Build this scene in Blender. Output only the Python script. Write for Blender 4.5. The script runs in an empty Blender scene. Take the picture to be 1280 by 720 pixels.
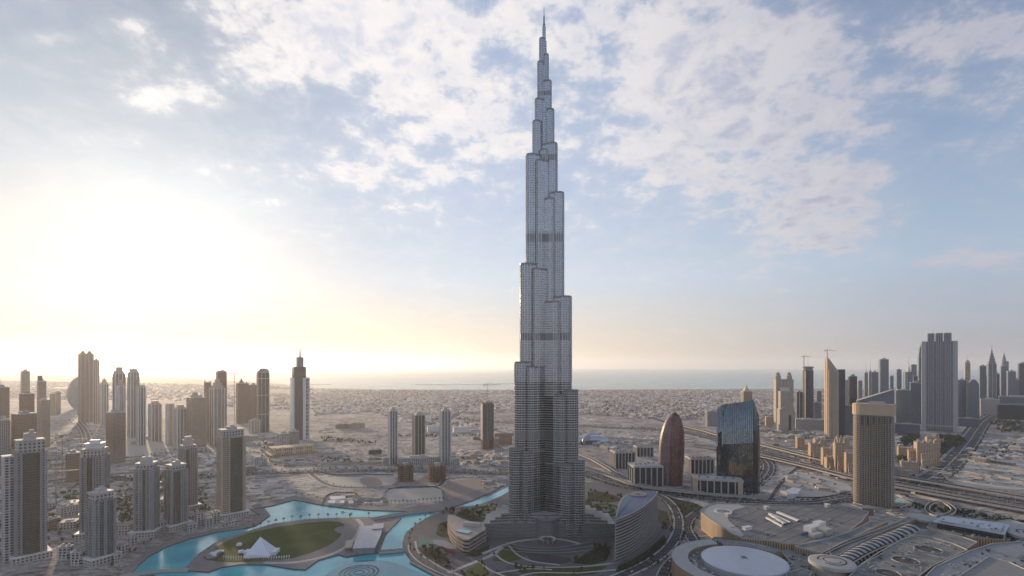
import bpy, math, random
from mathutils import Vector
R = math.radians
C = bpy.context.scene.collection
SC = bpy.context.scene

# ------------------------------------------------------------------ camera
F, HZ, H = 640.0, 458.0, 266.0          # focal length in photo pixels, horizon row, eye height in metres
cam_d = bpy.data.cameras.new('camera'); cam = bpy.data.objects.new('camera', cam_d); C.objects.link(cam)
cam.location = (0, 0, H); cam.rotation_euler = (R(90), 0, 0)
cam_d.sensor_width = 36.0; cam_d.lens = 36.0 * F / 1280.0
cam_d.shift_y = (HZ - 360.0) / 1280.0
cam_d.clip_start = 1.0; cam_d.clip_end = 200000.0
SC.camera = cam

# ------------------------------------------------------------------ light and exposure
SUN_AZ, SUN_EL = -37.0, 7.5
SV = Vector((math.sin(R(SUN_AZ)) * math.cos(R(SUN_EL)), math.cos(R(SUN_AZ)) * math.cos(R(SUN_EL)), math.sin(R(SUN_EL))))
sun_d = bpy.data.lights.new('sun', 'SUN'); sun_d.energy = 5.0; sun_d.angle = R(1.5); sun_d.color = (1.0, 0.76, 0.50)
sun = bpy.data.objects.new('sun', sun_d); C.objects.link(sun); sun.rotation_euler = SV.to_track_quat('Z', 'Y').to_euler()
sun.location = (-3000, 4000, 3000)
SC.view_settings.view_transform = 'Standard'; SC.view_settings.look = 'None'
SC.view_settings.exposure = 0.30; SC.view_settings.gamma = 1.0
SC.render.engine = 'CYCLES'
cy = SC.cycles
cy.use_denoising = True; cy.max_bounces = 6; cy.diffuse_bounces = 2; cy.glossy_bounces = 3; cy.transmission_bounces = 2
cy.volume_bounces = 1; cy.caustics_reflective = False; cy.caustics_refractive = False
cy.sample_clamp_indirect = 4.0; cy.use_adaptive_sampling = True; cy.adaptive_threshold = 0.02

class NT:
    """small helper to write node trees"""
    def __init__(s, tree): s.t = tree; s.n = tree.nodes; s.l = tree.links
    def node(s, typ, **kw):
        n = s.n.new(typ)
        for k, v in kw.items(): setattr(n, k, v)
        return n
    def put(s, sock, v):
        if isinstance(v, bpy.types.NodeSocket): s.l.new(v, sock)
        elif v is not None:
            if isinstance(v, (tuple, list)) and len(v) == 3 and sock.type == 'RGBA': v = (*v, 1)
            sock.default_value = v
    def math(s, op, a, b=None, c=None, clamp=False):
        n = s.node('ShaderNodeMath', operation=op, use_clamp=clamp)
        s.put(n.inputs[0], a); s.put(n.inputs[1], b); s.put(n.inputs[2], c)
        return n.outputs[0]
    def vmath(s, op, a, b=None):
        n = s.node('ShaderNodeVectorMath', operation=op)
        s.put(n.inputs[0], a)
        if b is not None: s.put(n.inputs[1], b)
        return n.outputs['Value'] if op in ('DOT_PRODUCT', 'LENGTH', 'DISTANCE') else n.outputs[0]
    def mix(s, f, a, b, mode='MIX'):
        n = s.node('ShaderNodeMix', data_type='RGBA', blend_type=mode)
        s.put(n.inputs[0], f); s.put(n.inputs[6], a); s.put(n.inputs[7], b)
        return n.outputs[2]
    def ramp(s, f, stops, interp='LINEAR'):
        n = s.node('ShaderNodeValToRGB'); n.color_ramp.interpolation = interp
        e = n.color_ramp.elements
        while len(e) < len(stops): e.new(0.5)
        for el, (p, c) in zip(e, stops): el.position = p; el.color = (*c, 1) if len(c) == 3 else c
        s.put(n.inputs[0], f); return n.outputs[0]
    def step(s, v, a, b):
        n = s.node('ShaderNodeMapRange', interpolation_type='SMOOTHSTEP')
        s.put(n.inputs[0], v); n.inputs[1].default_value = a; n.inputs[2].default_value = b
        return n.outputs[0]
    def noise(s, vec, scale, detail=3, rough=0.55, dist=0.0, dim='3D'):
        n = s.node('ShaderNodeTexNoise', noise_dimensions=dim)
        s.put(n.inputs['Vector'], vec); n.inputs['Scale'].default_value = scale; n.inputs['Detail'].default_value = detail
        n.inputs['Roughness'].default_value = rough; n.inputs['Distortion'].default_value = dist
        return n.outputs[0]
    def sep(s, v):
        n = s.node('ShaderNodeSeparateXYZ'); s.put(n.inputs[0], v); return n.outputs
    def comb(s, x, y, z):
        n = s.node('ShaderNodeCombineXYZ'); s.put(n.inputs[0], x); s.put(n.inputs[1], y); s.put(n.inputs[2], z); return n.outputs[0]

# ------------------------------------------------------------------ sky: Nishita with a veil of high cloud
W = bpy.data.worlds.new('World'); SC.world = W; W.use_nodes = True
t = NT(W.node_tree); t.n.clear()
out = t.node('ShaderNodeOutputWorld'); bg = t.node('ShaderNodeBackground')
sky = t.node('ShaderNodeTexSky', sky_type='NISHITA'); sky.sun_disc = False
sky.sun_elevation = R(SUN_EL); sky.sun_rotation = R(SUN_AZ); sky.altitude = 250; sky.air_density = 1.0; sky.dust_density = 1.5; sky.ozone_density = 2.0
d = t.node('ShaderNodeTexCoord').outputs['Generated']
dx, dy, dz = t.sep(d)
dyp = t.math('MAXIMUM', dy, 0.12)
azn = t.math('DIVIDE', dx, dyp); eln = t.math('DIVIDE', dz, dyp)          # tangent coordinates of the view direction
GD = Vector((200 - 640, 640, 458 - 325)).normalized()
dots = t.math('MAXIMUM', t.vmath('DOT_PRODUCT', d, tuple(GD)), 0.0)
dsun = t.math('MAXIMUM', t.vmath('DOT_PRODUCT', d, tuple(Vector((120 - 640, 640, 458 - 425)).normalized())), 0.0)
# clear sky: warm and bright toward the sun, cool and dim away from it
L_ = t.ramp(dz, [(0.0, (0.66, 0.38, 0.12)), (0.045, (0.66, 0.47, 0.22)), (0.10, (0.50, 0.48, 0.44)), (0.28, (0.38, 0.45, 0.53)), (0.60, (0.20, 0.26, 0.36))])
M_ = t.ramp(dz, [(0.0, (0.64, 0.52, 0.38)), (0.06, (0.64, 0.58, 0.51)), (0.16, (0.54, 0.61, 0.70)), (0.34, (0.39, 0.48, 0.64)), (0.65, (0.23, 0.32, 0.50))])
R__ = t.ramp(dz, [(0.0, (0.30, 0.30, 0.33)), (0.07, (0.34, 0.38, 0.45)), (0.17, (0.34, 0.44, 0.56)), (0.35, (0.23, 0.32, 0.47)), (0.60, (0.115, 0.16, 0.29))])
clear = t.mix(t.step(azn, -0.75, -0.05), L_, M_); clear = t.mix(t.step(azn, 0.0, 0.95), clear, R__)
B_ = t.ramp(dz, [(0.0, (0.50, 0.50, 0.57)), (0.15, (0.52, 0.58, 0.69)), (0.40, (0.36, 0.46, 0.63)), (1.0, (0.20, 0.28, 0.43))])     # cool evening sky opposite the sun
clear = t.mix(t.math('SUBTRACT', 1.0, t.step(dy, -0.25, 0.25)), clear, B_)
nish = t.vmath('MULTIPLY', sky.outputs[0], (0.10, 0.10, 0.10))
clear = t.mix(0.10, clear, nish)
def scaled(v, f):
    n_ = t.node('ShaderNodeVectorMath', operation='SCALE'); n_.inputs[0].default_value = v; t.put(n_.inputs['Scale'], f); return n_.outputs[0]
glow = t.vmath('ADD', scaled((0.03, 0.03, 0.03), t.math('POWER', dots, 8.0)), scaled((0.22, 0.215, 0.195), t.math('POWER', dots, 58.0)))
glow = t.vmath('MULTIPLY', glow, t.ramp(dz, [(0.0, (0.9, 0.50, 0.08)), (0.055, (0.95, 0.74, 0.36)), (0.13, (1.0, 1.0, 1.0))]))
glow = t.vmath('ADD', glow, scaled((0.60, 0.36, 0.04), t.math('POWER', dsun, 160.0)))
# altocumulus: billows gathered in drifting fields
k = t.math('ADD', t.math('MAXIMUM', dz, 0.0), 0.30)
plane = t.comb(t.math('DIVIDE', dx, k), t.math('DIVIDE', dy, k), 0.0)
plane = t.vmath('ADD', plane, (4.3, 2.9, 0.0))
bill = t.noise(plane, 11.0, 8, 0.60, 0.15); lump = t.noise(plane, 3.6, 4, 0.55, 0.2); fine = t.noise(plane, 40.0, 5, 0.65, 0.1)
def blob(px, py, rx, ry, w):
    u = t.math('DIVIDE', t.math('SUBTRACT', azn, (px - 640) / 640), rx / 640); v = t.math('DIVIDE', t.math('SUBTRACT', eln, (458 - py) / 640), ry / 640)
    r2 = t.math('ADD', t.math('MULTIPLY', u, u), t.math('MULTIPLY', v, v))
    return t.math('MULTIPLY', t.math('EXPONENT', t.math('MULTIPLY', r2, -1.0)), w)
cover = blob(440, 40, 250, 90, 1.0)
for bb in ((900, 110, 210, 150, 1.15), (700, 30, 200, 90, .8), (1020, 250, 110, 80, 1.05), (1210, 50, 150, 100, .7), (500, 200, 170, 70, .6), (230, 128, 70, 26, .75), (175, 30, 40, 22, .7), (70, 48, 44, 13, .65), (200, 60, 30, 10, .5), (160, 175, 50, 14, .45), (1240, 325, 90, 15, .75), (1230, 190, 130, 60, .35), (560, 120, 160, 110, .85), (1060, 312, 60, 24, .5), (250, 75, 60, 18, .45), (330, 250, 160, 50, .25), (800, 330, 200, 30, .2)):
    cover = t.math('MAXIMUM', cover, blob(*bb))
dens = t.math('ADD', t.math('ADD', t.math('MULTIPLY', bill, 0.74), t.math('MULTIPLY', lump, 0.38)), t.math('MULTIPLY', fine, 0.16))
dens = t.math('ADD', dens, t.math('MULTIPLY', cover, 0.38))
cloud = t.step(dens, 0.745, 0.965)
thick = t.step(dens, 0.86, 1.08)
veil = t.step(dens, 0.55, 0.85)
litc = t.mix(t.step(azn, -0.2, 0.9), (0.82, 0.775, 0.75), (0.46, 0.45, 0.50))
shdc = t.mix(t.step(azn, -0.2, 0.9), (0.55, 0.57, 0.66), (0.29, 0.31, 0.41))
ccol = t.mix(t.math('MULTIPLY', thick, t.step(t.noise(plane, 10.0, 5, 0.6, 0.3), 0.42, 0.62)), litc, shdc)
ccol = t.mix(t.step(dens, 0.77, 0.90), t.mix(0.4, ccol, clear), ccol)
col = t.mix(t.math('MULTIPLY', veil, 0.16), clear, litc)
col = t.mix(t.math('MULTIPLY', cloud, 0.86), col, ccol)
col = t.vmath('ADD', col, glow)
t.put(bg.inputs[0], col); bg.inputs[1].default_value = 1.0
t.put(out.inputs[0], bg.outputs[0])

# ------------------------------------------------------------------ helpers
def G(px, py, z=0.0):
    """ground point seen at photo pixel (px, py) for a surface at height z"""
    dd = F * (H - z) / (py - HZ)
    return Vector(((px - 640.0) * dd / F, dd, z))
def PX(p):
    return 640.0 + F * p[0] / p[1], HZ - F * (p[2] - H) / p[1]
def depth(py, z=0.0): return F * (H - z) / (py - HZ)
def zat(py, dd): return H - (py - HZ) * dd / F

class MB:
    """collects faces with uv and material slots; build() links them as ONE mesh object"""
    def __init__(s): s.v = []; s.f = []; s.uv = []; s.m = []
    def face(s, pts, uv=None, mi=0):
        b = len(s.v); s.v.extend([tuple(p) for p in pts]); s.f.append(tuple(range(b, b + len(pts))))
        s.uv.append(uv if uv else [(p[0], p[1]) for p in pts]); s.m.append(mi)
    def prism(s, poly, z0, z1, mi=0, top=True, bottom=False, topmi=None, u0=0.0, ztop=None):
        """poly: ccw list of (x, y). ztop: optional function (x, y) -> z for a sloping top"""
        n = len(poly); u = u0
        zt = [ztop(p[0], p[1]) if ztop else z1 for p in poly]
        for i in range(n):
            a, b = poly[i], poly[(i + 1) % n]; L = math.hypot(b[0] - a[0], b[1] - a[1])
            za, zb = zt[i], zt[(i + 1) % n]
            s.face([(a[0], a[1], z0), (b[0], b[1], z0), (b[0], b[1], zb), (a[0], a[1], za)],
                   [(u, z0), (u + L, z0), (u + L, zb), (u, za)], mi)
            u += L
        tm = mi if topmi is None else topmi
        if top: s.face([(p[0], p[1], zt[i]) for i, p in enumerate(poly)], None, tm)
        if bottom: s.face([(p[0], p[1], z0) for p in reversed(poly)], None, tm)
    def box(s, cx, cy, z0, sx, sy, sz, mi=0, yaw=0.0, bottom=False, topmi=None):
        c, n = math.cos(yaw), math.sin(yaw)
        P = [(cx + c * x - n * y, cy + n * x + c * y) for x, y in ((-sx / 2, -sy / 2), (sx / 2, -sy / 2), (sx / 2, sy / 2), (-sx / 2, sy / 2))]
        s.prism(P, z0, z0 + sz, mi, True, bottom, topmi)
    def ring(s, poly, off, z0, z1, mi=0):
        """solid slab whose outline is poly pushed out by off"""
        s.prism(offset(poly, off), z0, z1, mi, True, True)
    def bar(s, a, b, r, n=5, mi=0, r2=None):
        a, b = Vector(a), Vector(b); r2 = r if r2 is None else r2
        ax = (b - a); L = ax.length
        if L < 1e-6: return
        ax.normalize(); u = ax.orthogonal().normalized(); w = ax.cross(u)
        A = [a + (u * math.cos(2 * math.pi * i / n) + w * math.sin(2 * math.pi * i / n)) * r for i in range(n)]
        B = [b + (u * math.cos(2 * math.pi * i / n) + w * math.sin(2 * math.pi * i / n)) * r2 for i in range(n)]
        for i in range(n):
            j = (i + 1) % n; s.face([A[i], A[j], B[j], B[i]], [(0, 0), (1, 0), (1, L), (0, L)], mi)
        s.face(B, None, mi); s.face(list(reversed(A)), None, mi)
    def lathe(s, prof, cx=0, cy=0, n=24, mi=0, sx=1.0, sy=1.0, a0=0.0, a1=2 * math.pi):
        """prof: list of (r, z) going upward"""
        for i in range(n):
            t0, t1 = a0 + (a1 - a0) * i / n, a0 + (a1 - a0) * (i + 1) / n
            for (r0, z0), (r1, z1) in zip(prof, prof[1:]):
                p = [(cx + r0 * math.cos(t0) * sx, cy + r0 * math.sin(t0) * sy, z0), (cx + r0 * math.cos(t1) * sx, cy + r0 * math.sin(t1) * sy, z0),
                     (cx + r1 * math.cos(t1) * sx, cy + r1 * math.sin(t1) * sy, z1), (cx + r1 * math.cos(t0) * sx, cy + r1 * math.sin(t0) * sy, z1)]
                rr = max(r0, r1)
                uv = [(t0 * rr, z0), (t1 * rr, z0), (t1 * rr, z1), (t0 * rr, z1)]
                if r1 < 1e-6: p.pop(); uv.pop()
                elif r0 < 1e-6: p.pop(1); uv.pop(1)
                s.face(p, uv, mi)
    def build(s, name, mats, parent=None, loc=None, smooth=False):
        me = bpy.data.meshes.new(name)
        me.from_pydata(s.v, [], s.f)
        uvl = me.uv_layers.new(name='UVMap')
        flat = []
        for u in s.uv:
            for q in u: flat.extend((q[0], q[1]))
        uvl.data.foreach_set('uv', flat)
        me.polygons.foreach_set('material_index', s.m)
        if smooth: me.polygons.foreach_set('use_smooth', [True] * len(s.f))
        for m in (mats if isinstance(mats, (list, tuple)) else [mats]): me.materials.append(m)
        me.update()
        o = bpy.data.objects.new(name, me); C.objects.link(o)
        if parent: o.parent = parent
        if loc is not None: o.location = loc
        return o

def offset(poly, off):
    n = len(poly); outp = []
    for i in range(n):
        a, b, c = poly[i - 1], poly[i], poly[(i + 1) % n]
        e1 = (b[0] - a[0], b[1] - a[1]); e2 = (c[0] - b[0], c[1] - b[1])
        l1 = math.hypot(*e1) or 1e-9; l2 = math.hypot(*e2) or 1e-9
        n1 = (e1[1] / l1, -e1[0] / l1); n2 = (e2[1] / l2, -e2[0] / l2)
        m = (n1[0] + n2[0], n1[1] + n2[1]); ml = math.hypot(*m) or 1e-9
        m = (m[0] / ml, m[1] / ml); co = max(0.4, m[0] * n1[0] + m[1] * n1[1])
        outp.append((b[0] + m[0] * off / co, b[1] + m[1] * off / co))
    return outp
def rectp(w, dp, cx=0, cy=0): return [(cx - w / 2, cy - dp / 2), (cx + w / 2, cy - dp / 2), (cx + w / 2, cy + dp / 2), (cx - w / 2, cy + dp / 2)]
def ellp(rx, ry, n=24, cx=0, cy=0, a0=0): return [(cx + rx * math.cos(a0 + 2 * math.pi * i / n), cy + ry * math.sin(a0 + 2 * math.pi * i / n)) for i in range(n)]
def catmull(pts, sub=8, closed=False):
    n = len(pts); outp = []
    rng = range(n) if closed else range(n - 1)
    g = (lambda i: pts[i % n]) if closed else (lambda i: pts[max(0, min(n - 1, i))])
    for i in rng:
        p0, p1, p2, p3 = g(i - 1), g(i), g(i + 1), g(i + 2)
        for k in range(sub):
            t_ = k / sub
            outp.append(tuple(0.5 * (2 * p1[j] + (p2[j] - p0[j]) * t_ + (2 * p0[j] - 5 * p1[j] + 4 * p2[j] - p3[j]) * t_ ** 2 + (3 * p1[j] - p0[j] - 3 * p2[j] + p3[j]) * t_ ** 3) for j in range(len(p1))))
    if not closed: outp.append(tuple(pts[-1]))
    return outp
def ccw(poly):
    a = sum(poly[i][0] * poly[(i + 1) % len(poly)][1] - poly[(i + 1) % len(poly)][0] * poly[i][1] for i in range(len(poly)))
    return poly if a > 0 else list(reversed(poly))
def gpoly(pix, z=0.0, smooth=0):
    if smooth: pix = catmull(pix, smooth, True)
    return ccw([(G(x, y, z).x, G(x, y, z).y) for x, y in pix])

def empty(name, loc=(0, 0, 0), yaw=0.0, label=None, cat=None, group=None):
    o = bpy.data.objects.new(name, None); C.objects.link(o); o.location = loc; o.rotation_euler = (0, 0, yaw)
    o.empty_display_size = 5
    tag(o, label, cat, group); return o
def tag(o, label=None, cat=None, group=None, kind=None):
    if label: o['label'] = label
    if cat: o['category'] = cat
    if group: o['group'] = group
    if kind: o['kind'] = kind
    return o
def copy_tree(o, loc, yaw=None, label=None, group=None, scale=None):
    c = o.copy(); C.objects.link(c); c.location = loc
    if yaw is not None: c.rotation_euler = (0, 0, yaw)
    if label: c['label'] = label
    if group: c['group'] = group
    if scale is not None: c.scale = (scale, scale, scale) if not isinstance(scale, tuple) else scale
    for ch in list(o.children):
        e = ch.copy(); C.objects.link(e); e.parent = c
        for g in list(ch.children):
            h = g.copy(); C.objects.link(h); h.parent = e
    return c
def sheet(name, poly, z, mat, kind='structure', label=None):
    mb = MB(); mb.face([(p[0], p[1], z) for p in poly]); o = mb.build(name, mat)
    # fill concave outlines properly
    import bmesh
    bm = bmesh.new(); bm.from_mesh(o.data); bmesh.ops.triangulate(bm, faces=bm.faces[:], ngon_method='EAR_CLIP')
    for f in bm.faces:
        if f.normal.z < 0: f.normal_flip()
    bm.to_mesh(o.data); bm.free()
    if kind: o['kind'] = kind
    if label: o['label'] = label
    return o
def ribbon(mb, path, width, z=0.0, mi=0, shift=0.0, thick=0.0, umul=1.0):
    """flat strip along path [(x, y)] or [(x, y, z)]; uv: u across in metres, v along in metres"""
    L = 0; rows = []
    for i, p in enumerate(path):
        a = path[max(0, i - 1)]; b = path[min(len(path) - 1, i + 1)]
        tx, ty = b[0] - a[0], b[1] - a[1]; l = math.hypot(tx, ty) or 1e-9; nx, ny = ty / l, -tx / l
        if i: L += math.hypot(p[0] - path[i - 1][0], p[1] - path[i - 1][1])
        zz = (p[2] if len(p) > 2 else 0.0) + z
        w0, w1 = shift - width / 2, shift + width / 2
        rows.append(((p[0] + nx * w0, p[1] + ny * w0, zz), (p[0] + nx * w1, p[1] + ny * w1, zz), L))
    for (a0, a1, l0), (b0, b1, l1) in zip(rows, rows[1:]):
        mb.face([a0, a1, b1, b0], [(0, l0), (width, l0), (width, l1), (0, l1)], mi)
        if thick:
            dn = lambda q: (q[0], q[1], q[2] - thick)
            mb.face([dn(a0), dn(b0), dn(b1), dn(a1)], None, mi)
            mb.face([dn(a1), dn(b1), b1, a1], [(l0, 0), (l1, 0), (l1, thick), (l0, thick)], mi)
            mb.face([dn(b0), dn(a0), a0, b0], [(l1, 0), (l0, 0), (l0, thick), (l1, thick)], mi)
    return rows
# ------------------------------------------------------------------ materials
MATS = {}
def mat_base(name):
    m = bpy.data.materials.new(name); m.use_nodes = True; tt = NT(m.node_tree); bs = m.node_tree.nodes['Principled BSDF']
    return m, tt, bs
def plain(name, col, rough=0.7, metal=0.0, var=0.18, scale=0.08, bump=0.0):
    """a weathered surface: colour varied by noise in world space"""
    if name in MATS: return MATS[name]
    m, tt, bs = mat_base(name)
    pos = tt.node('ShaderNodeNewGeometry').outputs['Position']
    n1 = tt.noise(pos, scale, 5, 0.6); n2 = tt.noise(pos, scale * 9, 3, 0.5)
    f = tt.math('ADD', tt.math('MULTIPLY', n1, 0.65), tt.math('MULTIPLY', n2, 0.35))
    c = tt.ramp(f, [(0.3, tuple(x * (1 - var) for x in col)), (0.7, tuple(min(1, x * (1 + var)) for x in col))])
    tt.put(bs.inputs['Base Color'], c); bs.inputs['Roughness'].default_value = rough; bs.inputs['Metallic'].default_value = metal
    if rough > 0.45: bs.inputs['Specular IOR Level'].default_value = 0.15
    if bump:
        b = tt.node('ShaderNodeBump'); b.inputs['Strength'].default_value = bump; tt.put(b.inputs['Height'], n2); tt.put(bs.inputs['Normal'], b.outputs[0])
    MATS[name] = m; return m

# one node group draws every facade: floors along v, bays along u
fg = bpy.data.node_groups.new('FacadeGrid', 'ShaderNodeTree')
for nm, ty, dv in (('Wall', 'NodeSocketColor', (0.4, 0.37, 0.33, 1)), ('Glass', 'NodeSocketColor', (0.05, 0.07, 0.09, 1)), ('FloorHeight', 'NodeSocketFloat', 3.5),
                   ('BayWidth', 'NodeSocketFloat', 3.2), ('Spandrel', 'NodeSocketFloat', 0.35), ('Pier', 'NodeSocketFloat', 0.3), ('GlassRough', 'NodeSocketFloat', 0.12),
                   ('GlassMetal', 'NodeSocketFloat', 0.0), ('Variation', 'NodeSocketFloat', 0.35), ('WallRough', 'NodeSocketFloat', 0.75), ('WallMetal', 'NodeSocketFloat', 0.0)):
    s_ = fg.interface.new_socket(nm, in_out='INPUT', socket_type=ty); s_.default_value = dv
fg.interface.new_socket('Shader', in_out='OUTPUT', socket_type='NodeSocketShader')
q = NT(fg); gi = q.node('NodeGroupInput'); go = q.node('NodeGroupOutput'); I = gi.outputs
uvn = q.node('ShaderNodeUVMap'); uvn.uv_map = 'UVMap'
ux, uy, _ = q.sep(uvn.outputs[0])
cu = q.math('DIVIDE', ux, I['BayWidth']); cv = q.math('DIVIDE', uy, I['FloorHeight'])
fu = q.math('FRACT', cu); fv = q.math('FRACT', cv)
win = q.math('MULTIPLY', q.math('GREATER_THAN', fu, I['Pier']), q.math('GREATER_THAN', fv, I['Spandrel']))
geo = q.node('ShaderNodeNewGeometry'); up = q.sep(geo.outputs['Normal'])[2]
win = q.math('MULTIPLY', win, q.math('LESS_THAN', q.math('ABSOLUTE', up), 0.55))
wn = q.node('ShaderNodeTexWhiteNoise', noise_dimensions='2D'); q.put(wn.inputs['Vector'], q.comb(q.math('FLOOR', cu), q.math('FLOOR', cv), 0.0))
cell = wn.outputs['Value']
wide = q.noise(geo.outputs['Position'], 0.035, 4, 0.6)
gv = q.math('ADD', q.math('MULTIPLY', q.math('SUBTRACT', cell, 0.4), q.math('MULTIPLY', I['Variation'], 2.0)), 1.0)
gv = q.math('MULTIPLY', gv, q.math('ADD', 0.6, q.math('MULTIPLY', wide, 0.8)))
gcol = q.vmath('MULTIPLY', I['Glass'], q.comb(gv, gv, gv))
blind = q.math('MULTIPLY', q.math('GREATER_THAN', cell, 0.86), q.math('MULTIPLY', I['Variation'], 0.9))
gcol = q.mix(blind, gcol, I['Wall'])
stain = q.noise(q.vmath('MULTIPLY', geo.outputs['Position'], (1, 1, 0.25)), 0.11, 5, 0.65)
wv = q.math('ADD', 0.82, q.math('MULTIPLY', stain, 0.34))
wcol = q.vmath('MULTIPLY', I['Wall'], q.comb(wv, wv, wv))
bs_w = q.node('ShaderNodeBsdfPrincipled'); bs_w.inputs['Specular IOR Level'].default_value = 0.2; q.put(bs_w.inputs['Base Color'], wcol); q.put(bs_w.inputs['Roughness'], I['WallRough']); q.put(bs_w.inputs['Metallic'], I['WallMetal'])
bs_g = q.node('ShaderNodeBsdfPrincipled'); q.put(bs_g.inputs['Base Color'], gcol); q.put(bs_g.inputs['Roughness'], I['GlassRough']); q.put(bs_g.inputs['Metallic'], I['GlassMetal'])
wn2 = q.node('ShaderNodeTexWhiteNoise', noise_dimensions='2D'); q.put(wn2.inputs['Vector'], q.comb(q.math('FLOOR', cu), q.math('FLOOR', q.math('MULTIPLY', cv, 0.5)), 0.0))
tilt = q.vmath('MULTIPLY', q.vmath('SUBTRACT', wn2.outputs['Color'], (0.5, 0.5, 0.5)), (0.04, 0.04, 0.02))
col_tilt = q.node('ShaderNodeTexWhiteNoise', noise_dimensions='1D'); q.put(col_tilt.inputs['W'], q.math('FLOOR', cu))
tilt = q.vmath('ADD', tilt, q.vmath('MULTIPLY', q.vmath('SUBTRACT', col_tilt.outputs['Color'], (0.5, 0.5, 0.5)), (0.05, 0.05, 0.025)))
q.put(bs_g.inputs['Normal'], q.vmath('NORMALIZE', q.vmath('ADD', geo.outputs['Normal'], tilt)))
mx = q.node('ShaderNodeMixShader'); q.put(mx.inputs[0], win); q.put(mx.inputs[1], bs_w.outputs[0]); q.put(mx.inputs[2], bs_g.outputs[0])
q.put(go.inputs[0], mx.outputs[0])

def facade(name, wall, glass=(0.05, 0.065, 0.08), fh=3.5, bw=3.2, sp=0.35, pier=0.3, gr=0.15, gm=0.0, var=0.35, wr=0.75, wm=0.0):
    if name in MATS: return MATS[name]
    m = bpy.data.materials.new(name); m.use_nodes = True; n = m.node_tree.nodes; n.clear()
    g = n.new('ShaderNodeGroup'); g.node_tree = fg; o = n.new('ShaderNodeOutputMaterial'); m.node_tree.links.new(g.outputs[0], o.inputs[0])
    for k_, v in (('Wall', (*wall, 1)), ('Glass', (*glass, 1)), ('FloorHeight', fh), ('BayWidth', bw), ('Spandrel', sp), ('Pier', pier), ('GlassRough', gr), ('GlassMetal', gm), ('Variation', var), ('WallRough', wr), ('WallMetal', wm)):
        g.inputs[k_].default_value = v
    MATS[name] = m; return m

CONC = plain('pale concrete', (0.42, 0.39, 0.36)); WHITE = plain('white render', (0.62, 0.60, 0.58), 0.6, var=0.08); OFFW = plain('off white render', (0.28, 0.28, 0.285), 0.7, var=0.12); PLAZA = plain('dark stone plaza', (0.125, 0.115, 0.112), 0.6, scale=0.12, var=0.25); BEIGE = plain('beige render', (0.46, 0.37, 0.29))
SANDW = plain('sand stone', (0.50, 0.38, 0.26)); GREY = plain('grey cladding', (0.22, 0.22, 0.23), 0.5); DARK = plain('dark cladding', (0.07, 0.07, 0.08), 0.4)
ROOFG = plain('grey flat roof', (0.24, 0.23, 0.22), 0.85, scale=0.15); METAL = plain('brushed metal', (0.42, 0.43, 0.45), 0.32, 0.8); BROWN = plain('brown render', (0.22, 0.15, 0.12))
ASPH = plain('asphalt', (0.062, 0.060, 0.062), 0.8, scale=0.05, var=0.25); PAVE = plain('stone paving', (0.19, 0.168, 0.158), 0.75, scale=0.12, var=0.2)
DPAVE = plain('dark granite paving', (0.07, 0.067, 0.07), 0.6, scale=0.1, var=0.25); LEAF = None
GLASSD = plain('dark glass', (0.035, 0.045, 0.06), 0.12, 0.0, var=0.3, scale=0.03); POOL = plain('pool tiles', (0.06, 0.42, 0.45), 0.1, var=0.1)
BRICK = plain('raw brown blockwork', (0.20, 0.12, 0.09), 0.9, var=0.3, scale=0.3)

# sandy ground with scrub, tyre tracks and graded plots
m, tt, bs = mat_base('desert ground'); pos = tt.node('ShaderNodeNewGeometry').outputs['Position']
a = tt.noise(pos, 0.0022, 8, 0.62, 0.4); b = tt.noise(pos, 0.018, 6, 0.65, 0.8); c_ = tt.noise(pos, 0.14, 4, 0.6)
vor = tt.node('ShaderNodeTexVoronoi', feature='DISTANCE_TO_EDGE'); tt.put(vor.inputs['Vector'], tt.vmath('ADD', pos, (17, 5, 0))); vor.inputs['Scale'].default_value = 0.0065
vor2 = tt.node('ShaderNodeTexVoronoi', distance='CHEBYCHEV'); tt.put(vor2.inputs['Vector'], pos); vor2.inputs['Scale'].default_value = 0.009
f = tt.math('ADD', tt.math('MULTIPLY', a, 0.5), tt.math('ADD', tt.math('MULTIPLY', b, 0.35), tt.math('MULTIPLY', c_, 0.15)))
col = tt.ramp(f, [(0.30, (0.17, 0.155, 0.148)), (0.44, (0.30, 0.275, 0.26)), (0.55, (0.42, 0.385, 0.36)), (0.70, (0.57, 0.53, 0.495))])
plot = tt.ramp(vor2.outputs['Color'], [(0.2, (0.80, 0.80, 0.80)), (0.8, (1.15, 1.13, 1.10))])
col = tt.mix(0.55, col, tt.vmath('MULTIPLY', col, plot))
track = tt.math('LESS_THAN', vor.outputs['Distance'], 0.035)
col = tt.mix(tt.math('MULTIPLY', track, 0.3), col, (0.42, 0.36, 0.31))
pat = tt.noise(pos, 0.011, 7, 0.72, 1.2); col = tt.vmath('MULTIPLY', col, tt.ramp(pat, [(0.36, (0.50, 0.48, 0.48)), (0.47, (0.86, 0.85, 0.85)), (0.56, (1.05, 1.04, 1.02)), (0.66, (1.38, 1.34, 1.28))]))
rut = tt.noise(tt.vmath('MULTIPLY', pos, (1.0, 2.2, 1.0)), 0.05, 5, 0.7, 0.6); col = tt.vmath('MULTIPLY', col, tt.ramp(rut, [(0.38, (0.52, 0.50, 0.50)), (0.50, (1.0, 1.0, 1.0)), (0.66, (1.38, 1.35, 1.30))]))
fs = tt.noise(pos, 0.33, 3, 0.6); col = tt.vmath('MULTIPLY', col, tt.ramp(fs, [(0.36, (0.70, 0.69, 0.69)), (0.62, (1.22, 1.2, 1.18))]))
scrub = tt.math('MULTIPLY', tt.step(tt.noise(pos, 0.06, 3, 0.7), 0.60, 0.68), tt.step(tt.noise(pos, 0.004, 2, 0.5), 0.48, 0.56))
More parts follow.
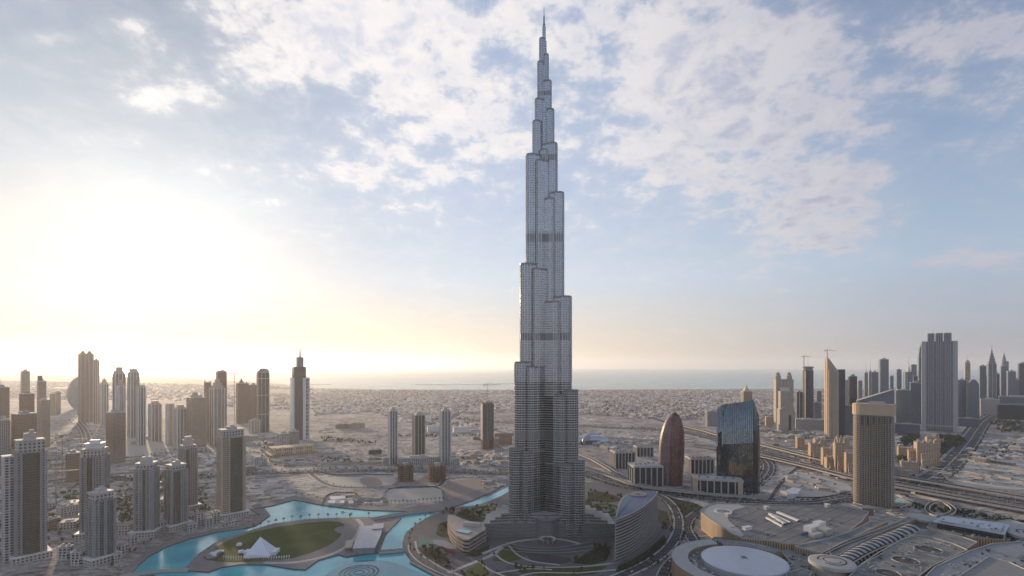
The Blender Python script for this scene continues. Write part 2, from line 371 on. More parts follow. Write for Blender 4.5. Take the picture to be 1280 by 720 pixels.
col = tt.mix(tt.math('MULTIPLY', scrub, 0.8), col, (0.07, 0.075, 0.05))
tt.put(bs.inputs['Base Color'], col); bs.inputs['Roughness'].default_value = 0.95; bs.inputs['Specular IOR Level'].default_value = 0.08
GROUND = m
# water: sea and lagoon
def water(name, col, rough, sc, bump=0.3, deep=None):
    m, tt, bs = mat_base(name); pos = tt.node('ShaderNodeNewGeometry').outputs['Position']
    n = tt.noise(pos, sc, 6, 0.6, 0.3); big_ = tt.noise(pos, sc * 0.06, 3, 0.5)
    tt.put(bs.inputs['Base Color'], tt.ramp(big_, [(0.35, deep or tuple(x * 0.8 for x in col)), (0.65, col)]))
    bs.inputs['Roughness'].default_value = rough; bs.inputs['Specular IOR Level'].default_value = 0.35
    bb = tt.node('ShaderNodeBump'); bb.inputs['Strength'].default_value = bump; bb.inputs['Distance'].default_value = 0.3; tt.put(bb.inputs['Height'], n); tt.put(bs.inputs['Normal'], bb.outputs[0])
    return m
SEA = water('sea water', (0.19, 0.34, 0.31), 0.25, 0.02, 0.4)
LAGOON = water('turquoise lagoon water', (0.09, 0.44, 0.46), 0.08, 0.35, 0.45, (0.045, 0.31, 0.37))
LAGOOND = water('deep lagoon water', (0.02, 0.24, 0.31), 0.06, 0.25, 0.12)
# lawn
m, tt, bs = mat_base('lawn grass'); pos = tt.node('ShaderNodeNewGeometry').outputs['Position']
f = tt.math('ADD', tt.math('MULTIPLY', tt.noise(pos, 0.03, 5, 0.6), 0.6), tt.math('MULTIPLY', tt.noise(pos, 0.5, 4, 0.7), 0.4))
tt.put(bs.inputs['Base Color'], tt.ramp(f, [(0.3, (0.045, 0.055, 0.018)), (0.52, (0.075, 0.09, 0.028)), (0.60, (0.10, 0.108, 0.04)), (0.72, (0.15, 0.135, 0.065))])); bs.inputs['Roughness'].default_value = 0.95; bs.inputs['Specular IOR Level'].default_value = 0.08
LAWN = m
GARDEN = plain('planted garden bed', (0.050, 0.052, 0.030), 0.95, var=0.5, scale=0.35)
def leafmat(name, c0, c1):
    m, tt, bs = mat_base(name); pos = tt.node('ShaderNodeNewGeometry').outputs['Position']
    tt.put(bs.inputs['Base Color'], tt.ramp(tt.noise(pos, 0.6, 3, 0.7), [(0.3, c0), (0.7, c1)])); bs.inputs['Roughness'].default_value = 0.85
    return m
LEAFD = leafmat('dark tree leaves', (0.022, 0.032, 0.014), (0.07, 0.085, 0.035)); LEAFP = leafmat('palm fronds', (0.03, 0.045, 0.02), (0.085, 0.10, 0.045))
BARK = plain('tree bark', (0.13, 0.095, 0.07), 0.9)
# ------------------------------------------------------------------ ground, sea, lagoon, haze
coast_px = [(-420, 464.5), (0, 467), (200, 471), (330, 478), (395, 485), (460, 486.6), (560, 487), (700, 487.2), (900, 486.5), (1100, 486), (1300, 485), (1700, 484), (2300, 483)]
land = [(-26000, -1800)] + [(12000, -1800)] + [(G(x, y).x, G(x, y).y) for x, y in reversed(coast_px)]
o = sheet('ground', ccw(land), 0.0, GROUND, 'structure', 'sandy desert ground with tracks and scrub')
sheet('sea', rectp(150000, 61000, 0, 28600), -1.2, SEA, 'structure', 'pale hazy sea beyond the villas')
# breakwaters and reclaimed sand banks off the coast
mb = MB()
for pts, w in (([(520, 480.5), (560, 481), (600, 480.3), (660, 479)], 40), ([(380, 480.5), (400, 480.4), (416, 480.2)], 50), ([(395, 468.8), (455, 467.6), (500, 468.6), (560, 468)], 160), ([(590, 467.5), (640, 468.4)], 150)):
    path = [(G(a, b).x, G(a, b).y) for a, b in catmull(pts, 6)]
    ribbon(mb, path, w, 3.0, 0, thick=4.5)
o = mb.build('breakwater_bank', [GROUND]); tag(o, 'low sandy breakwaters lying off the coast', kind='structure')

hz = MB(); hz.box(0, 28600, -40, 152000, 62000, 960, bottom=True)
mh = bpy.data.materials.new('haze'); mh.use_nodes = True; mh.node_tree.nodes.clear()
vo = mh.node_tree.nodes.new('ShaderNodeOutputMaterial'); pv = mh.node_tree.nodes.new('ShaderNodeVolumePrincipled')
pv.inputs['Color'].default_value = (0.90, 0.90, 0.94, 1); pv.inputs['Density'].default_value = 3.2e-5; pv.inputs['Anisotropy'].default_value = 0.5
mh.node_tree.links.new(pv.outputs[0], vo.inputs['Volume'])
o = hz.build('haze', mh); o['kind'] = 'stuff'; o.display_type = 'WIRE'

# ---- lagoon: turquoise sheets lying in stone quays
lag_pts = [(140, 735), (160.5, 717), (171, 704), (185, 693), (206, 682), (234, 672), (269.5, 663.6), (304.7, 658.7), (316, 655), (331, 644.5), (328, 639), (321, 636), (342, 631.7), (367, 625), (378, 626.7), (400, 631), (430, 635), (460, 637.6), (507, 639), (549, 638.5),
           (531.7, 648), (520, 655), (507, 666), (503, 677), (504, 687), (513, 700), (530, 710), (549, 720), (580, 733), (640, 752), (640, 800), (100, 800), (100, 760)]
WATER_Z = 0.15
lagoon = gpoly(lag_pts, WATER_Z)
sheet('lagoon_water', lagoon, WATER_Z, LAGOON, 'structure', 'turquoise lagoon water')
# darker bowl of the fountain
sheet('deep_lagoon_water', gpoly([(405, 722), (440, 703), (470, 700), (500, 706), (545, 728), (560, 770), (400, 770)], WATER_Z, 5), WATER_Z + 0.02, LAGOOND, 'structure', 'darker deep water around the fountain rings')
# narrow canal with pools east of the bridge
canal = gpoly([(577, 631), (592, 627), (612, 620), (632, 610), (650, 603), (650, 609), (638, 615), (618, 624), (600, 630), (585, 634)], WATER_Z)
sheet('canal_water', canal, WATER_Z, LAGOON, 'structure', 'narrow turquoise canal beside the tower gardens')
# promenades around the lagoon, 1.4 m above the water
def quay(pix, width_px_fn, name, label, mat=PAVE, z=1.4, sub=5):
    pass
QZ = 1.5
def slab(name, pix, z, mat, label, smooth=0, thick=1.5, edge=None):
    pl = gpoly(pix, z, smooth)
    mb = MB()
    n = len(pl)
    for i in range(n):
        a, b = pl[i], pl[(i + 1) % n]; mb.face([(a[0], a[1], z - thick), (b[0], b[1], z - thick), (b[0], b[1], z), (a[0], a[1], z)], None, 1)
    me_side = mb
    o = sheet(name, pl, z, mat, 'structure', label)
    import bmesh
    bm = bmesh.new(); bm.from_mesh(o.data)
    for f, mi in zip(mb.f, mb.m):
        vs = [bm.verts.new(mb.v[j]) for j in f]; bf = bm.faces.new(vs); bf.material_index = 1
    bm.to_mesh(o.data); bm.free(); o.data.materials.append(edge or DPAVE)
    return o
# north shore promenade
slab('north_promenade', [(318, 636), (342, 631.5), (367, 624.8), (378, 626.5), (400, 630.8), (430, 634.8), (460, 637.4), (507, 638.8), (549, 638.3), (566, 634), (590, 625.5), (612, 616), (632, 606), (650, 598), (650, 594.5), (628, 600), (606, 609), (584, 617.5), (560, 624), (549, 629), (507, 634), (460, 632.5), (430, 629.5), (400, 625.5), (380, 621), (366, 619.5), (340, 626), (316, 631)], QZ, PAVE, 'stone promenade along the north shore of the lagoon')
# west shore promenade (below the residential towers)
slab('west_promenade', [(120, 760), (152, 719), (163, 705), (178, 693), (200, 681), (230, 670.5), (266, 662), (301, 656.5), (312, 653), (325, 643.5), (314, 637), (331, 635.5), (338, 644), (320, 656.5), (308, 660), (271, 665), (236, 673.5), (208, 683.5), (187, 694.5), (174, 705.5), (164, 718), (144, 760)], QZ, PAVE, 'curved stone promenade under the residential towers')
# island
island_px = [(231, 713), (234, 707), (248.5, 691.8), (269.5, 677.7), (297.7, 667.8), (316.7, 661.7), (343, 654), (367, 651), (386.7, 648.5), (416.7, 647.5), (436.7, 646.9), (460, 646), (480, 647), (501.7, 647.5), (494, 655), (483, 666.7), (477, 681), (476, 690.5), (460, 691.7), (433, 695.8), (423, 693), (398, 700), (382, 711.5), (367, 711), (333, 705.8), (300, 705.3), (277, 709), (261, 714.5)]
slab('island_promenade', island_px, QZ, PAVE, 'paved edge of the park island')
lawn_px = [(254, 698), (262, 690), (270, 684), (284, 675.6), (311.7, 666.4), (330, 662), (350, 658), (383, 653.6), (408, 651.5), (424, 652), (431, 655.5), (430, 657.5), (421, 659), (417, 662.5), (423, 666), (427, 667), (424, 672), (416.7, 678), (404, 685), (391.7, 690), (366.7, 697.5), (350, 700), (320, 702), (290, 703), (270, 702)]
sheet('island_lawn', gpoly(lawn_px, QZ + 0.02), QZ + 0.02, LAWN, 'structure', 'oval green lawn on the park island')
# plaza path (light ring) on island right side
mb = MB(); pth = [(G(a, b, QZ).x, G(a, b, QZ).y) for a, b in catmull([(446, 648.5), (452, 656), (449, 665), (441, 676), (425, 688), (400, 697), (366, 703), (330, 703.5)], 6)]
ribbon(mb, pth, 7, QZ + 0.025); o = mb.build('island_path', CONC); tag(o, 'pale curved path around the lawn', kind='structure')

# tower gardens: paving and lawns around the base of the tall tower
slab('tower_plaza', [(504, 677), (507, 666), (520, 655), (532, 648), (549, 640), (572, 634), (600, 631), (626, 620), (650, 606), (700, 600), (760, 604), (800, 612), (840, 622), (860, 640), (850, 665), (838, 690), (815, 730), (810, 780), (655, 780), (582, 733), (549, 719.5), (531, 710), (513.5, 700), (504, 687)], QZ - 0.3, PLAZA, 'stone plaza around the foot of the tall tower')
GZ = QZ - 0.28
def patch(name, pix, mat, z, label, smooth=4):
    return sheet(name, gpoly(pix, z, smooth), z, mat, 'structure', label)
# ------------------------------------------------------------------ the tall stepped tower
D0 = 832.0; KM = D0 / F                       # metres per photo pixel at the tower's axis
AX = (680.0 - 640.0) * KM
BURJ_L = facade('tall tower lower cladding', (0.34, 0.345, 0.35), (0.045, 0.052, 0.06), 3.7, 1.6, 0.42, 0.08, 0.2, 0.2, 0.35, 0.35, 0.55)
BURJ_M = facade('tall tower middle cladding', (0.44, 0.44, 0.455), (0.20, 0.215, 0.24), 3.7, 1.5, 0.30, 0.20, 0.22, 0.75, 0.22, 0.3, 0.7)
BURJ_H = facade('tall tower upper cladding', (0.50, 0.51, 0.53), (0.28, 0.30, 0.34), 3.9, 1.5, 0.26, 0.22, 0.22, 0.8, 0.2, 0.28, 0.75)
MECH = facade('mechanical floor louvres', (0.25, 0.25, 0.25), (0.13, 0.13, 0.13), 1.2, 1.0, 0.5, 0.3, 0.4, 0.3, 0.2, 0.5, 0.4)
SPIREM = plain('spire steel', (0.20, 0.22, 0.25), 0.35, 0.7, var=0.1)
FIN = plain('polished steel fins', (0.50, 0.51, 0.52), 0.34, 0.85, var=0.05)
burj = empty('skyscraper', (AX, D0, QZ), 0, 'very tall tapering silver glass tower with stepped wings and a needle spire', 'skyscraper')
ZG = -0.5
MECHZ = [(150, 163), (306, 317), (463, 475), (594, 604), (702, 708)]
def zy(y): return zat(y, D0) - QZ
def wing(ang, tiers):
    """tiers: (nose distance, nose radius, top height) from outside in; each tier is a round-nosed module reaching back to the axis"""
    ca, sa = math.cos(R(ang)), math.sin(R(ang))
    prev_top = ZG
    for k_, (rd, w, top) in enumerate(tiers):
        # body of this module: two straight flanks and a round nose, plus a lower pair of flanking lobes
        def stadium(rr, ww, lat=0.0, back=0.0, n=9):
            pts = [(rr + ww * math.cos(a_), lat + ww * math.sin(a_)) for a_ in [R(-90 + 180 * i / (n - 1)) for i in range(n)]]
            pts = [(back, lat - ww)] + pts + [(back, lat + ww)]
            return [(x * ca - y * sa, x * sa + y * ca) for x, y in pts]
        yield stadium, rd, w, top, k_
def wing_parts(ang, tiers):
    for stadium, rd, w, top, k_ in wing(ang, tiers):
        segs = [ZG]
        for a_, b_ in MECHZ:
            if b_ < top - 4: segs += [a_, b_]
        segs.append(top)
        shapes = [(stadium(rd, w), top, 0.0)]
        if w > 6: shapes += [(stadium(rd - w * 1.15, w * 0.62, s_ * w * 1.12), top - 6.0 - 1.3 * k_, 0.013) for s_ in (-1, 1)]
        for si, (poly, tp, eps) in enumerate(shapes):
            body = MB(); zs = [ZG] + [v for v in segs[1:-1] if v < tp - 3] + [tp]
            if len(zs) % 2: zs = zs[:-2] + [tp]
            for i in range(len(zs) - 1):
                z0, z1 = zs[i], zs[i + 1]
                if i % 2:
                    mech = MB(); mech.prism(offset(poly, 0.25 + eps), z0, z1, 0); bands.append(mech)
                else:
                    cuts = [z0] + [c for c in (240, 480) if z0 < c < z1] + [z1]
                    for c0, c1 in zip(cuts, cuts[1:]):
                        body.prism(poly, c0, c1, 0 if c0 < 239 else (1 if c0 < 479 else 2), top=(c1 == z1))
            body.prism(offset(poly, 0.35 + eps), tp - 1.6, tp + 1.3, 3)      # parapet lip
            P = offset(poly, 0.45)
            for i in range(1, len(P) - 1): body.bar((*P[i], ZG + 12), (*P[i], min(tp - 0.5, 238)), 0.26, 4, mi=4); (body.bar((*P[i], 238), (*P[i], tp - 0.5), (0.55 if i % 2 else 0.36) if w > 6 else 0.3, 4, mi=4) if tp > 250 else None)
            lz = 4.0
            while lz < min(tp - 3, 236):                                    # slab edges that cast fine lines on the lower floors
                if not any(a_ - 1 < lz < b_ + 1 for a_, b_ in MECHZ): body.prism(offset(poly, 0.75 if si == 0 else 0.7), lz, lz + 0.7, 4, True, True)
                lz += 7.4
            body.build('wing_module' if si == 0 else 'flank_module', [BURJ_L, BURJ_M, BURJ_H, MECH, FIN], burj)
        for mech in bands: mech.build('mechanical_band', MECH, burj)
        bands.clear()
bands = []
c30 = math.cos(R(27))
def tiers_from(sil):
    res = []
    for ext, y in sil:
        w = 10.5 if ext > 25 else (8.5 if ext > 16 else (6.0 if ext > 9 else 4.0))
        e = ext * KM
        rd = max(0.5, (e - w) / c30)
        res.append((rd, w, zy(y)))
    return res
left = tiers_from([(44, 556), (37, 453), (30, 333), (22.7, 198), (14.5, 155), (11.5, 127), (8.2, 80), (5.8, 50)])
right = tiers_from([(48, 571), (40.5, 487), (33, 373), (24, 245), (16.3, 183), (12.3, 140), (9.2, 104), (5.6, 70)])
back = tiers_from([(45, 520), (38, 410), (30, 290), (22, 222), (15, 168), (11, 115), (8, 92), (5, 62)])
wing_parts(207, left); wing_parts(-27, right); wing_parts(90, back)
# hexagonal core rising through the wings
core = MB(); cr = 11.0
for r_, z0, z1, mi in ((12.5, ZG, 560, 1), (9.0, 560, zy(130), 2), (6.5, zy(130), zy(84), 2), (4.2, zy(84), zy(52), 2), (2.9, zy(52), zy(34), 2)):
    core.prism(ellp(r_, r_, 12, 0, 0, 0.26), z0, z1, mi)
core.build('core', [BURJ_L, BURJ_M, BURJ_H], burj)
mb = MB(); mb.bar((0.5, -15.2, 70), (0.5, -15.2, 300), .8, 6); mb.bar((0.5, -14.6, 300), (0.5, -14.6, zy(215)), .7, 6); mb.build('bright_mullion', plain('bright steel', (.72, .72, .72), .3, .6, var=.04), burj)
mb = MB(); mb.box(0.5, -13.2, 60, 6.5, 2.4, zy(222) - 60); mb.build('crease_shade_strip', plain('painted crease shade', (.05, .055, .065), .25), burj)  # dark box added as painted shade in the crease between the shafts
sp = MB(); sp.lathe([(2.2, zy(36)), (2.0, zy(30)), (1.4, zy(29.5)), (1.15, zy(20)), (0.7, zy(19.5)), (0.35, zy(9.5)), (0, zy(9))], n=10)
sp.build('spire', SPIREM, burj)
# terraced podium with curved wings and the glazed entrance drum
POD = facade('podium screen wall', (0.25, 0.25, 0.26), (0.045, 0.045, 0.05), 2.2, 1.1, 0.35, 0.35, 0.3, 0.1, 0.3, 0.5, 0.3)
def arc_terrace(mb, x0, x1, yf, yb_, z0, z1, sag, n=14):
    """terrace whose front edge curves; pixel x range, front and back depth in metres from the axis"""
    pts = []
    for i in range(n + 1):
        s_ = i / n; x = (x0 + (x1 - x0) * s_ - 680) * KM
        pts.append((x, yf + sag * math.sin(math.pi * s_)))
    pts += [((x1 - 680) * KM, yb_), ((x0 - 680) * KM, yb_)]
    mb.prism(ccw(pts), z0, z1, 0)
mb = MB(); arc_terrace(mb, 607, 672, -40, 16, ZG, 21, 4); mb.build('podium_wing', POD, burj)
mb = MB(); arc_terrace(mb, 692, 763, -40, 20, ZG, 20.6, 4); mb.build('podium_wing', POD, burj)
tr = MB(); 
for i, (a_, b_, z0, z1, f_) in enumerate(((614, 678, 21, 26, -38.5), (620, 680, 26, 31, -37.5), (627, 682, 31, 36, -36.5))):
    arc_terrace(tr, a_, b_, f_, 14, z0 - 0.2, z1, 5)
tr.build('terrace', [facade('terrace louvre', (0.30, 0.29, 0.28), (0.06, 0.06, 0.065), 4.2, 2.0, 0.42, 0.12, 0.3)], burj)
tr = MB()
for i, (a_, b_, z0, z1, f_) in enumerate(((684, 754, 20.6, 25.6, -38.4), (683, 746, 25.6, 30.6, -37.4), (682, 738, 30.6, 35.6, -36.4))):
    arc_terrace(tr, a_, b_, f_, 14, z0 - 0.2, z1, 5)
tr.build('terrace', [MATS['terrace louvre']], burj)
mb = MB(); mb.lathe([(19.5, ZG), (19.5, 2.5), (19.0, 3.0), (19.0, 27), (20.3, 27.4), (20.3, 29), (16.5, 29.2), (0, 29.6)], 2, -30, 40)
mb.build('entrance_drum', [POD], burj)
mb = MB(); mb.lathe([(9.0, 4.4), (12, 5.4), (12.6, 5.2), (9, 3.9)], 2, -60, 24); 
for i in range(8): mb.bar((2 + 10 * math.cos(i * 0.785), -60 + 10 * math.sin(i * 0.785), ZG), (2 + 10 * math.cos(i * 0.785), -60 + 10 * math.sin(i * 0.785), 4.6), 0.35)
mb.build('entrance_canopy', [CONC], burj)
# ------------------------------------------------------------------ towers
rnd = random.Random(7)
def fit(x0, x1, yb, shape, yaw):
    """place a footprint so that it spans photo columns x0..x1 and its nearest corner stands on row yb; returns centre, yaw, scale"""
    th = math.atan2((x0 + x1) / 2 - 640, F); a = -th + R(yaw); ca, sa = math.cos(a), math.sin(a)
    dd = depth(yb); sc = (x1 - x0) * dd / F; cxp = (x0 + x1) / 2; cx = (cxp - 640) * dd / F; cyy = dd + sc * 0.5
    for _ in range(30):
        P = [(cx + (x * ca - y * sa) * sc, cyy + (x * sa + y * ca) * sc) for x, y in shape]
        xs = [640 + F * p[0] / p[1] for p in P]; mn, mxx = min(xs), max(xs)
        sc *= 1 + 0.8 * ((x1 - x0) / (mxx - mn) - 1)
        cx += ((x0 + x1) / 2 - (mn + mxx) / 2) * cyy / F
        cyy += (dd - min(p[1] for p in P))
    return cx, cyy, a, sc
class T:
    """a tower: an Empty at its base with parts. local -y faces the camera side"""
    def __init__(s, label, x0, x1, yt, yb, yaw=20, ratio=0.8, shape=None, name='tower_block', cat='tower', group=None, z0=0.0):
        s.unit = shape if shape else rectp(1, ratio)
        s.cx, s.cy, s.a, s.sc = fit(x0, x1, yb, s.unit, yaw)
        s.w = s.sc * (max(p[0] for p in s.unit) - min(p[0] for p in s.unit)); s.d = s.sc * (max(p[1] for p in s.unit) - min(p[1] for p in s.unit))
        s.h = zat(yt, s.cy)
        s.root = empty(name, (s.cx, s.cy, z0), s.a, label, cat, group)
        s.P = [(x * s.sc, y * s.sc) for x, y in s.unit]
    def z(s, y): return zat(y, s.cy)
    def part(s, name, mb, mats): return mb.build(name, mats, s.root)
    def body(s, mat, h=None, poly=None, z0=-1.0, roof=None, name='body', ztop=None):
        mb = MB(); mb.prism(poly or s.P, z0, h or s.h, 0, topmi=1, ztop=ztop)
        return s.part(name, mb, [mat, roof or ROOFG])
    def crown(s, mat, z0, z1, inset=0.0, name='crown', lip=0.8):
        mb = MB(); p = offset(s.P, -inset); mb.prism(p, z0, z1, 0, topmi=1); mb.prism(offset(p, lip), z1 - 1.6, z1 + 0.4, 1)
        return s.part(name, mb, [mat, CONC])
    def plant(s, z0, hh=5, f=0.45, ox=0, oy=0, mat=None, name='roof_plant'):
        mb = MB(); mb.box(ox, oy, z0 - 0.2, s.w * f, s.d * f, hh); mb.box(ox + s.w * f * .15, oy, z0 + hh - 0.3, s.w * f * .4, s.d * f * .5, hh * .5)
        return s.part(name, mb, mat or CONC)
    def mast(s, z0, z1, r=1.1, ox=0, oy=0, mat=None, name='mast'):
        mb = MB(); mb.bar((ox, oy, z0 - 1), (ox, oy, z1), r, 6, r2=r * .3); return s.part(name, mb, mat or SPIREM)
    def ribs(s, mat, z0, z1, xs, proud=0.8, wd=1.0, sides=True, name='facade_ribs', ys=None):
        """vertical ribs on the two long faces at x fractions -0.5..0.5, and on the ends at y fractions"""
        mb = MB()
        for f in xs:
            for sg in (-1, 1): mb.box(f * s.w, sg * (s.d / 2 + proud / 2 - 0.05), z0, wd, proud, z1 - z0, bottom=True)
        for f in (ys or ()):
            for sg in (-1, 1): mb.box(sg * (s.w / 2 + proud / 2 - 0.05), f * s.d, z0, proud, wd, z1 - z0, bottom=True)
        return s.part(name, mb, mat)
    def slabs(s, mat, z0, z1, step=3.6, proud=1.0, th=0.9, poly=None, name='balcony_edges'):
        mb = MB(); zz = z0
        p = offset(poly or s.P, proud)
        while zz < z1: mb.prism(p, zz, zz + th, 0, True, True); zz += step
        return s.part(name, mb, mat)
    def bay(s, mat, fx, fw, z0, z1, proud=1.2, name='glass_bay', side=-1, nseg=7):
        """bowed glass bay on the front"""
        mb = MB(); w_ = fw * s.w; c0 = fx * s.w; pts = []
        for i in range(nseg + 1):
            u_ = -1 + 2 * i / nseg; pts.append((c0 + u_ * w_ / 2, side * (s.d / 2 + proud * (1 - u_ * u_))))
        pts += [(c0 + w_ / 2, side * (s.d / 2 - 1)), (c0 - w_ / 2, side * (s.d / 2 - 1))]
        mb.prism(ccw(pts), z0, z1); return s.part(name, mb, mat)

F_WHITE = facade('white tower facade', (0.28, 0.28, 0.285), (0.05, 0.05, 0.055), 3.6, 3.6, 0.38, 0.42)
F_WHITE2 = facade('white tower facade wide bays', (0.45, 0.43, 0.42), (0.055, 0.06, 0.065), 3.6, 5.0, 0.30, 0.35)
F_TAN = facade('tan tower facade', (0.34, 0.27, 0.22), (0.06, 0.055, 0.05), 3.6, 3.2, 0.42, 0.35)
F_BROWN = facade('brown tower facade', (0.24, 0.165, 0.13), (0.05, 0.045, 0.045), 3.6, 3.0, 0.45, 0.25)
F_GREYB = facade('grey blue curtain wall', (0.26, 0.285, 0.32), (0.07, 0.09, 0.115), 3.8, 1.6, 0.22, 0.12, 0.12, 0.3)
F_DARK = facade('dark curtain wall', (0.10, 0.10, 0.11), (0.03, 0.035, 0.045), 3.8, 1.8, 0.22, 0.12, 0.12, 0.2)
F_STONE = facade('pale stone facade', (0.46, 0.40, 0.33), (0.07, 0.065, 0.06), 3.6, 2.6, 0.35, 0.48)
F_SAND = facade('sand coloured facade', (0.50, 0.37, 0.26), (0.08, 0.06, 0.05), 3.5, 3.4, 0.40, 0.50)
F_CROWN = facade('crown with square openings', (0.38, 0.36, 0.345), (0.035, 0.035, 0.04), 4.6, 4.6, 0.42, 0.5, var=0.1)
F_BAY = facade('olive bay glazing', (0.10, 0.10, 0.095), (0.05, 0.052, 0.048), 3.6, 1.8, 0.16, 0.10, 0.1, 0.2, 0.25)
F_BAYB = facade('blue bay glazing', (0.13, 0.15, 0.17), (0.05, 0.09, 0.12), 3.6, 1.8, 0.18, 0.10, 0.08, 0.3, 0.25)
F_BAYG = facade('green bay glazing', (0.12, 0.13, 0.11), (0.05, 0.075, 0.06), 3.6, 1.8, 0.18, 0.10, 0.08, 0.3, 0.25)
F_LOW = facade('low block facade', (0.43, 0.40, 0.37), (0.05, 0.05, 0.05), 3.8, 4.2, 0.42, 0.5)
GR_L = 'residential towers beside the lagoon'

def residential(label, x0, x1, yt, yb, yaw, ratio, glass, crownh=9, wall=None, rib=None, side_strip=False, slabx=True, plant=5, crown_in=1.0, bays=((0.0, 0.42),)):
    w_ = wall or F_WHITE; rb = rib or OFFW
    t_ = T(label, x0, x1, yt, yb, yaw, ratio, name='residential_tower', group=GR_L)
    hb = t_.h - crownh
    t_.body(w_, hb)
    for fx, fw in bays: t_.bay(glass, fx, fw, 8, hb - 2, 2.2)
    # balconies as slabs with solid fronts on both sides of the bay and round the corners
    mb = MB(); zz = 8
    edges = sorted([-0.5] + [v for fx, fw in bays for v in (fx - fw / 2, fx + fw / 2)] + [0.5])
    spans = [(a_, b_) for a_, b_ in zip(edges[::2], edges[1::2]) if b_ - a_ > 0.06]
    while zz < hb - 3:
        for a_, b_ in spans:
            w1 = (b_ - a_) * t_.w * 0.74; c1 = (a_ + b_) / 2 * t_.w
            mb.box(c1, -t_.d / 2 - 0.75, zz, w1, 1.5, 1.15, bottom=True); mb.box(c1, t_.d / 2 + 0.75, zz, w1, 1.5, 1.15, bottom=True)
        for sg in (-1, 1):
            for f in (-0.22, 0.22): mb.box(sg * (t_.w / 2 + 0.7), f * t_.d, zz, 1.4, t_.d * 0.26, 1.1, bottom=True)
        zz += 3.6
    t_.part('balcony_fronts', mb, rb)
    xs = [-0.485, 0.485] + [v for fx, fw in bays for v in (fx - fw / 2 - 0.015, fx + fw / 2 + 0.015)]
    t_.ribs(rb, -1, hb + 0.5, xs, 1.9, 1.5, ys=(-0.485, 0.0, 0.485), name='corner_piers')
    t_.crown(F_CROWN, hb, t_.h, crown_in)
    t_.plant(t_.h, plant, 0.42)
    mb = MB(); mb.prism(offset(t_.P, 6), -1, 9, 0, topmi=1); mb.prism(offset(t_.P, 6.5), 8.6, 10, 1)
    t_.part('podium', mb, [F_LOW, WHITE])
    return t_
ta = residential('tallest white framed tower with a broad dark olive bay and square holed crown', 17, 57, 549, 705, 8, 0.7, F_BAY, 16, bays=((0.0, 0.62),), plant=9)
mb = MB(); mb.box(-ta.w * 0.5 - 6, 6, -1, 11, ta.d * .8, ta.z(568), topmi=1); mb.box(-ta.w * 0.5 - 6, 6, ta.z(568) - 1.2, 12.4, ta.d * .85, 2, 1); ta.part('side_wing', mb, [F_WHITE2, WHITE])
tb = residential('white tower with stepped flat crown standing behind the blue glass tower', 101, 136, 560, 674, -18, 0.8, F_BAY, 12, bays=((-0.1, 0.28),))
mb = MB(); mb.prism(offset(tb.P, -4), tb.h, tb.h + 7, 0); mb.prism(offset(tb.P, -2.5), tb.h + 7, tb.h + 8.2, 0); mb.prism(offset(tb.P, -8), tb.h + 8.2, tb.h + 13, 0); tb.part('stepped_cap', mb, WHITE)
tc = residential('shorter white tower with a curved blue glass side, nearest the quay corner', 108, 143, 614, 707, 24, 0.85, F_BAYB, 10, bays=((-0.16, 0.24), (0.27, 0.36)))
td = residential('slim white gridded tower with rounded top, third along the quay', 168, 198, 578, 672, -22, 0.85, F_BAY, 8, wall=F_WHITE2, bays=((0.05, 0.2),))
mb = MB(); mb.lathe([(td.w * .34, td.h), (td.w * .34, td.h + 5), (td.w * .25, td.h + 9), (0, td.h + 10)], n=16); td.part('rounded_cap', mb, CONC)
te = residential('white tower with a green glass front and white frame near the lagoon bend', 206, 234, 580, 664, 26, 0.85, F_BAYG, 9, bays=((-0.18, 0.5),))
tf_ = residential('white tower with a square grey cupola behind the green fronted tower', 224, 246, 556, 640, 22, 0.8, F_BAY, 6, bays=((-0.2, 0.3),))
mb = MB(); mb.box(0, 0, tf_.h, tf_.w * .62, tf_.d * .62, 9); mb.box(0, 0, tf_.h + 9, tf_.w * .72, tf_.d * .72, 1); mb.box(0, 0, tf_.h + 10, tf_.w * .5, tf_.d * .5, 6); tf_.part('cupola', mb, CONC)
tg = residential('tall warm brown tower with a wide greenish glass bay and small square crown openings', 272, 306, 536, 650, 14, 0.8, F_BAYG, 13, wall=F_TAN, rib=BEIGE, bays=((0.12, 0.56),), plant=5)

# --- middle distance on the left
def simple(label, x0, x1, yt, yb, mat, yaw=20, ratio=0.8, crown=0, plantf=0.45, ribmat=None, ribx=(), slab=None, name='tower_block', group=None, mast=None, shape=None, cm=None, ph=5):
    t_ = T(label, x0, x1, yt, yb, yaw, ratio, shape, name, 'tower', group)
    hb = t_.h - crown
    t_.body(mat, hb)
    if crown: t_.crown(cm or F_CROWN, hb, t_.h, 0.8)
    else:
        mb = MB(); mb.prism(offset(t_.P, 0.5), hb - 1.2, hb + 1.2, 0); t_.part('parapet', mb, CONC if mat not in (F_DARK, F_GREYB) else GREY)
    if ph: t_.plant(t_.h + 1, ph, plantf, mat=CONC if mat not in (F_DARK, F_BROWN) else GREY)
    if ribx: t_.ribs(ribmat or WHITE, -1, hb + 0.5, ribx, 1.2, 1.6, ys=(-.45, .45))
    if slab: t_.slabs(slab, 6, hb - 2, 3.7, 1.3, 1.0)
    if mast: t_.mast(t_.h, t_.z(mast))
    return t_
simple('olive brown tower with fine horizontal bands standing alone on the sandy plot', 132, 157, 515, 580, F_TAN, 30, 0.9, 4, slab=BROWN)
simple('short dark brown tower under construction, between the two leftmost white towers', 82, 100, 566, 604, F_BROWN, 10, 0.9, slab=BRICK)
simple('wide dark brown block with banded balconies at the left edge', 14, 46, 517, 594, F_BROWN, 24, 0.7, slab=BROWN)
simple('pale narrow tower at the far left edge', -6, 13, 524, 596, F_WHITE, 20, 0.9, 4)
simple('dark tower with a small mast at the far left edge', -10, 12, 484, 560, F_BROWN, 20, 0.8, mast=474)
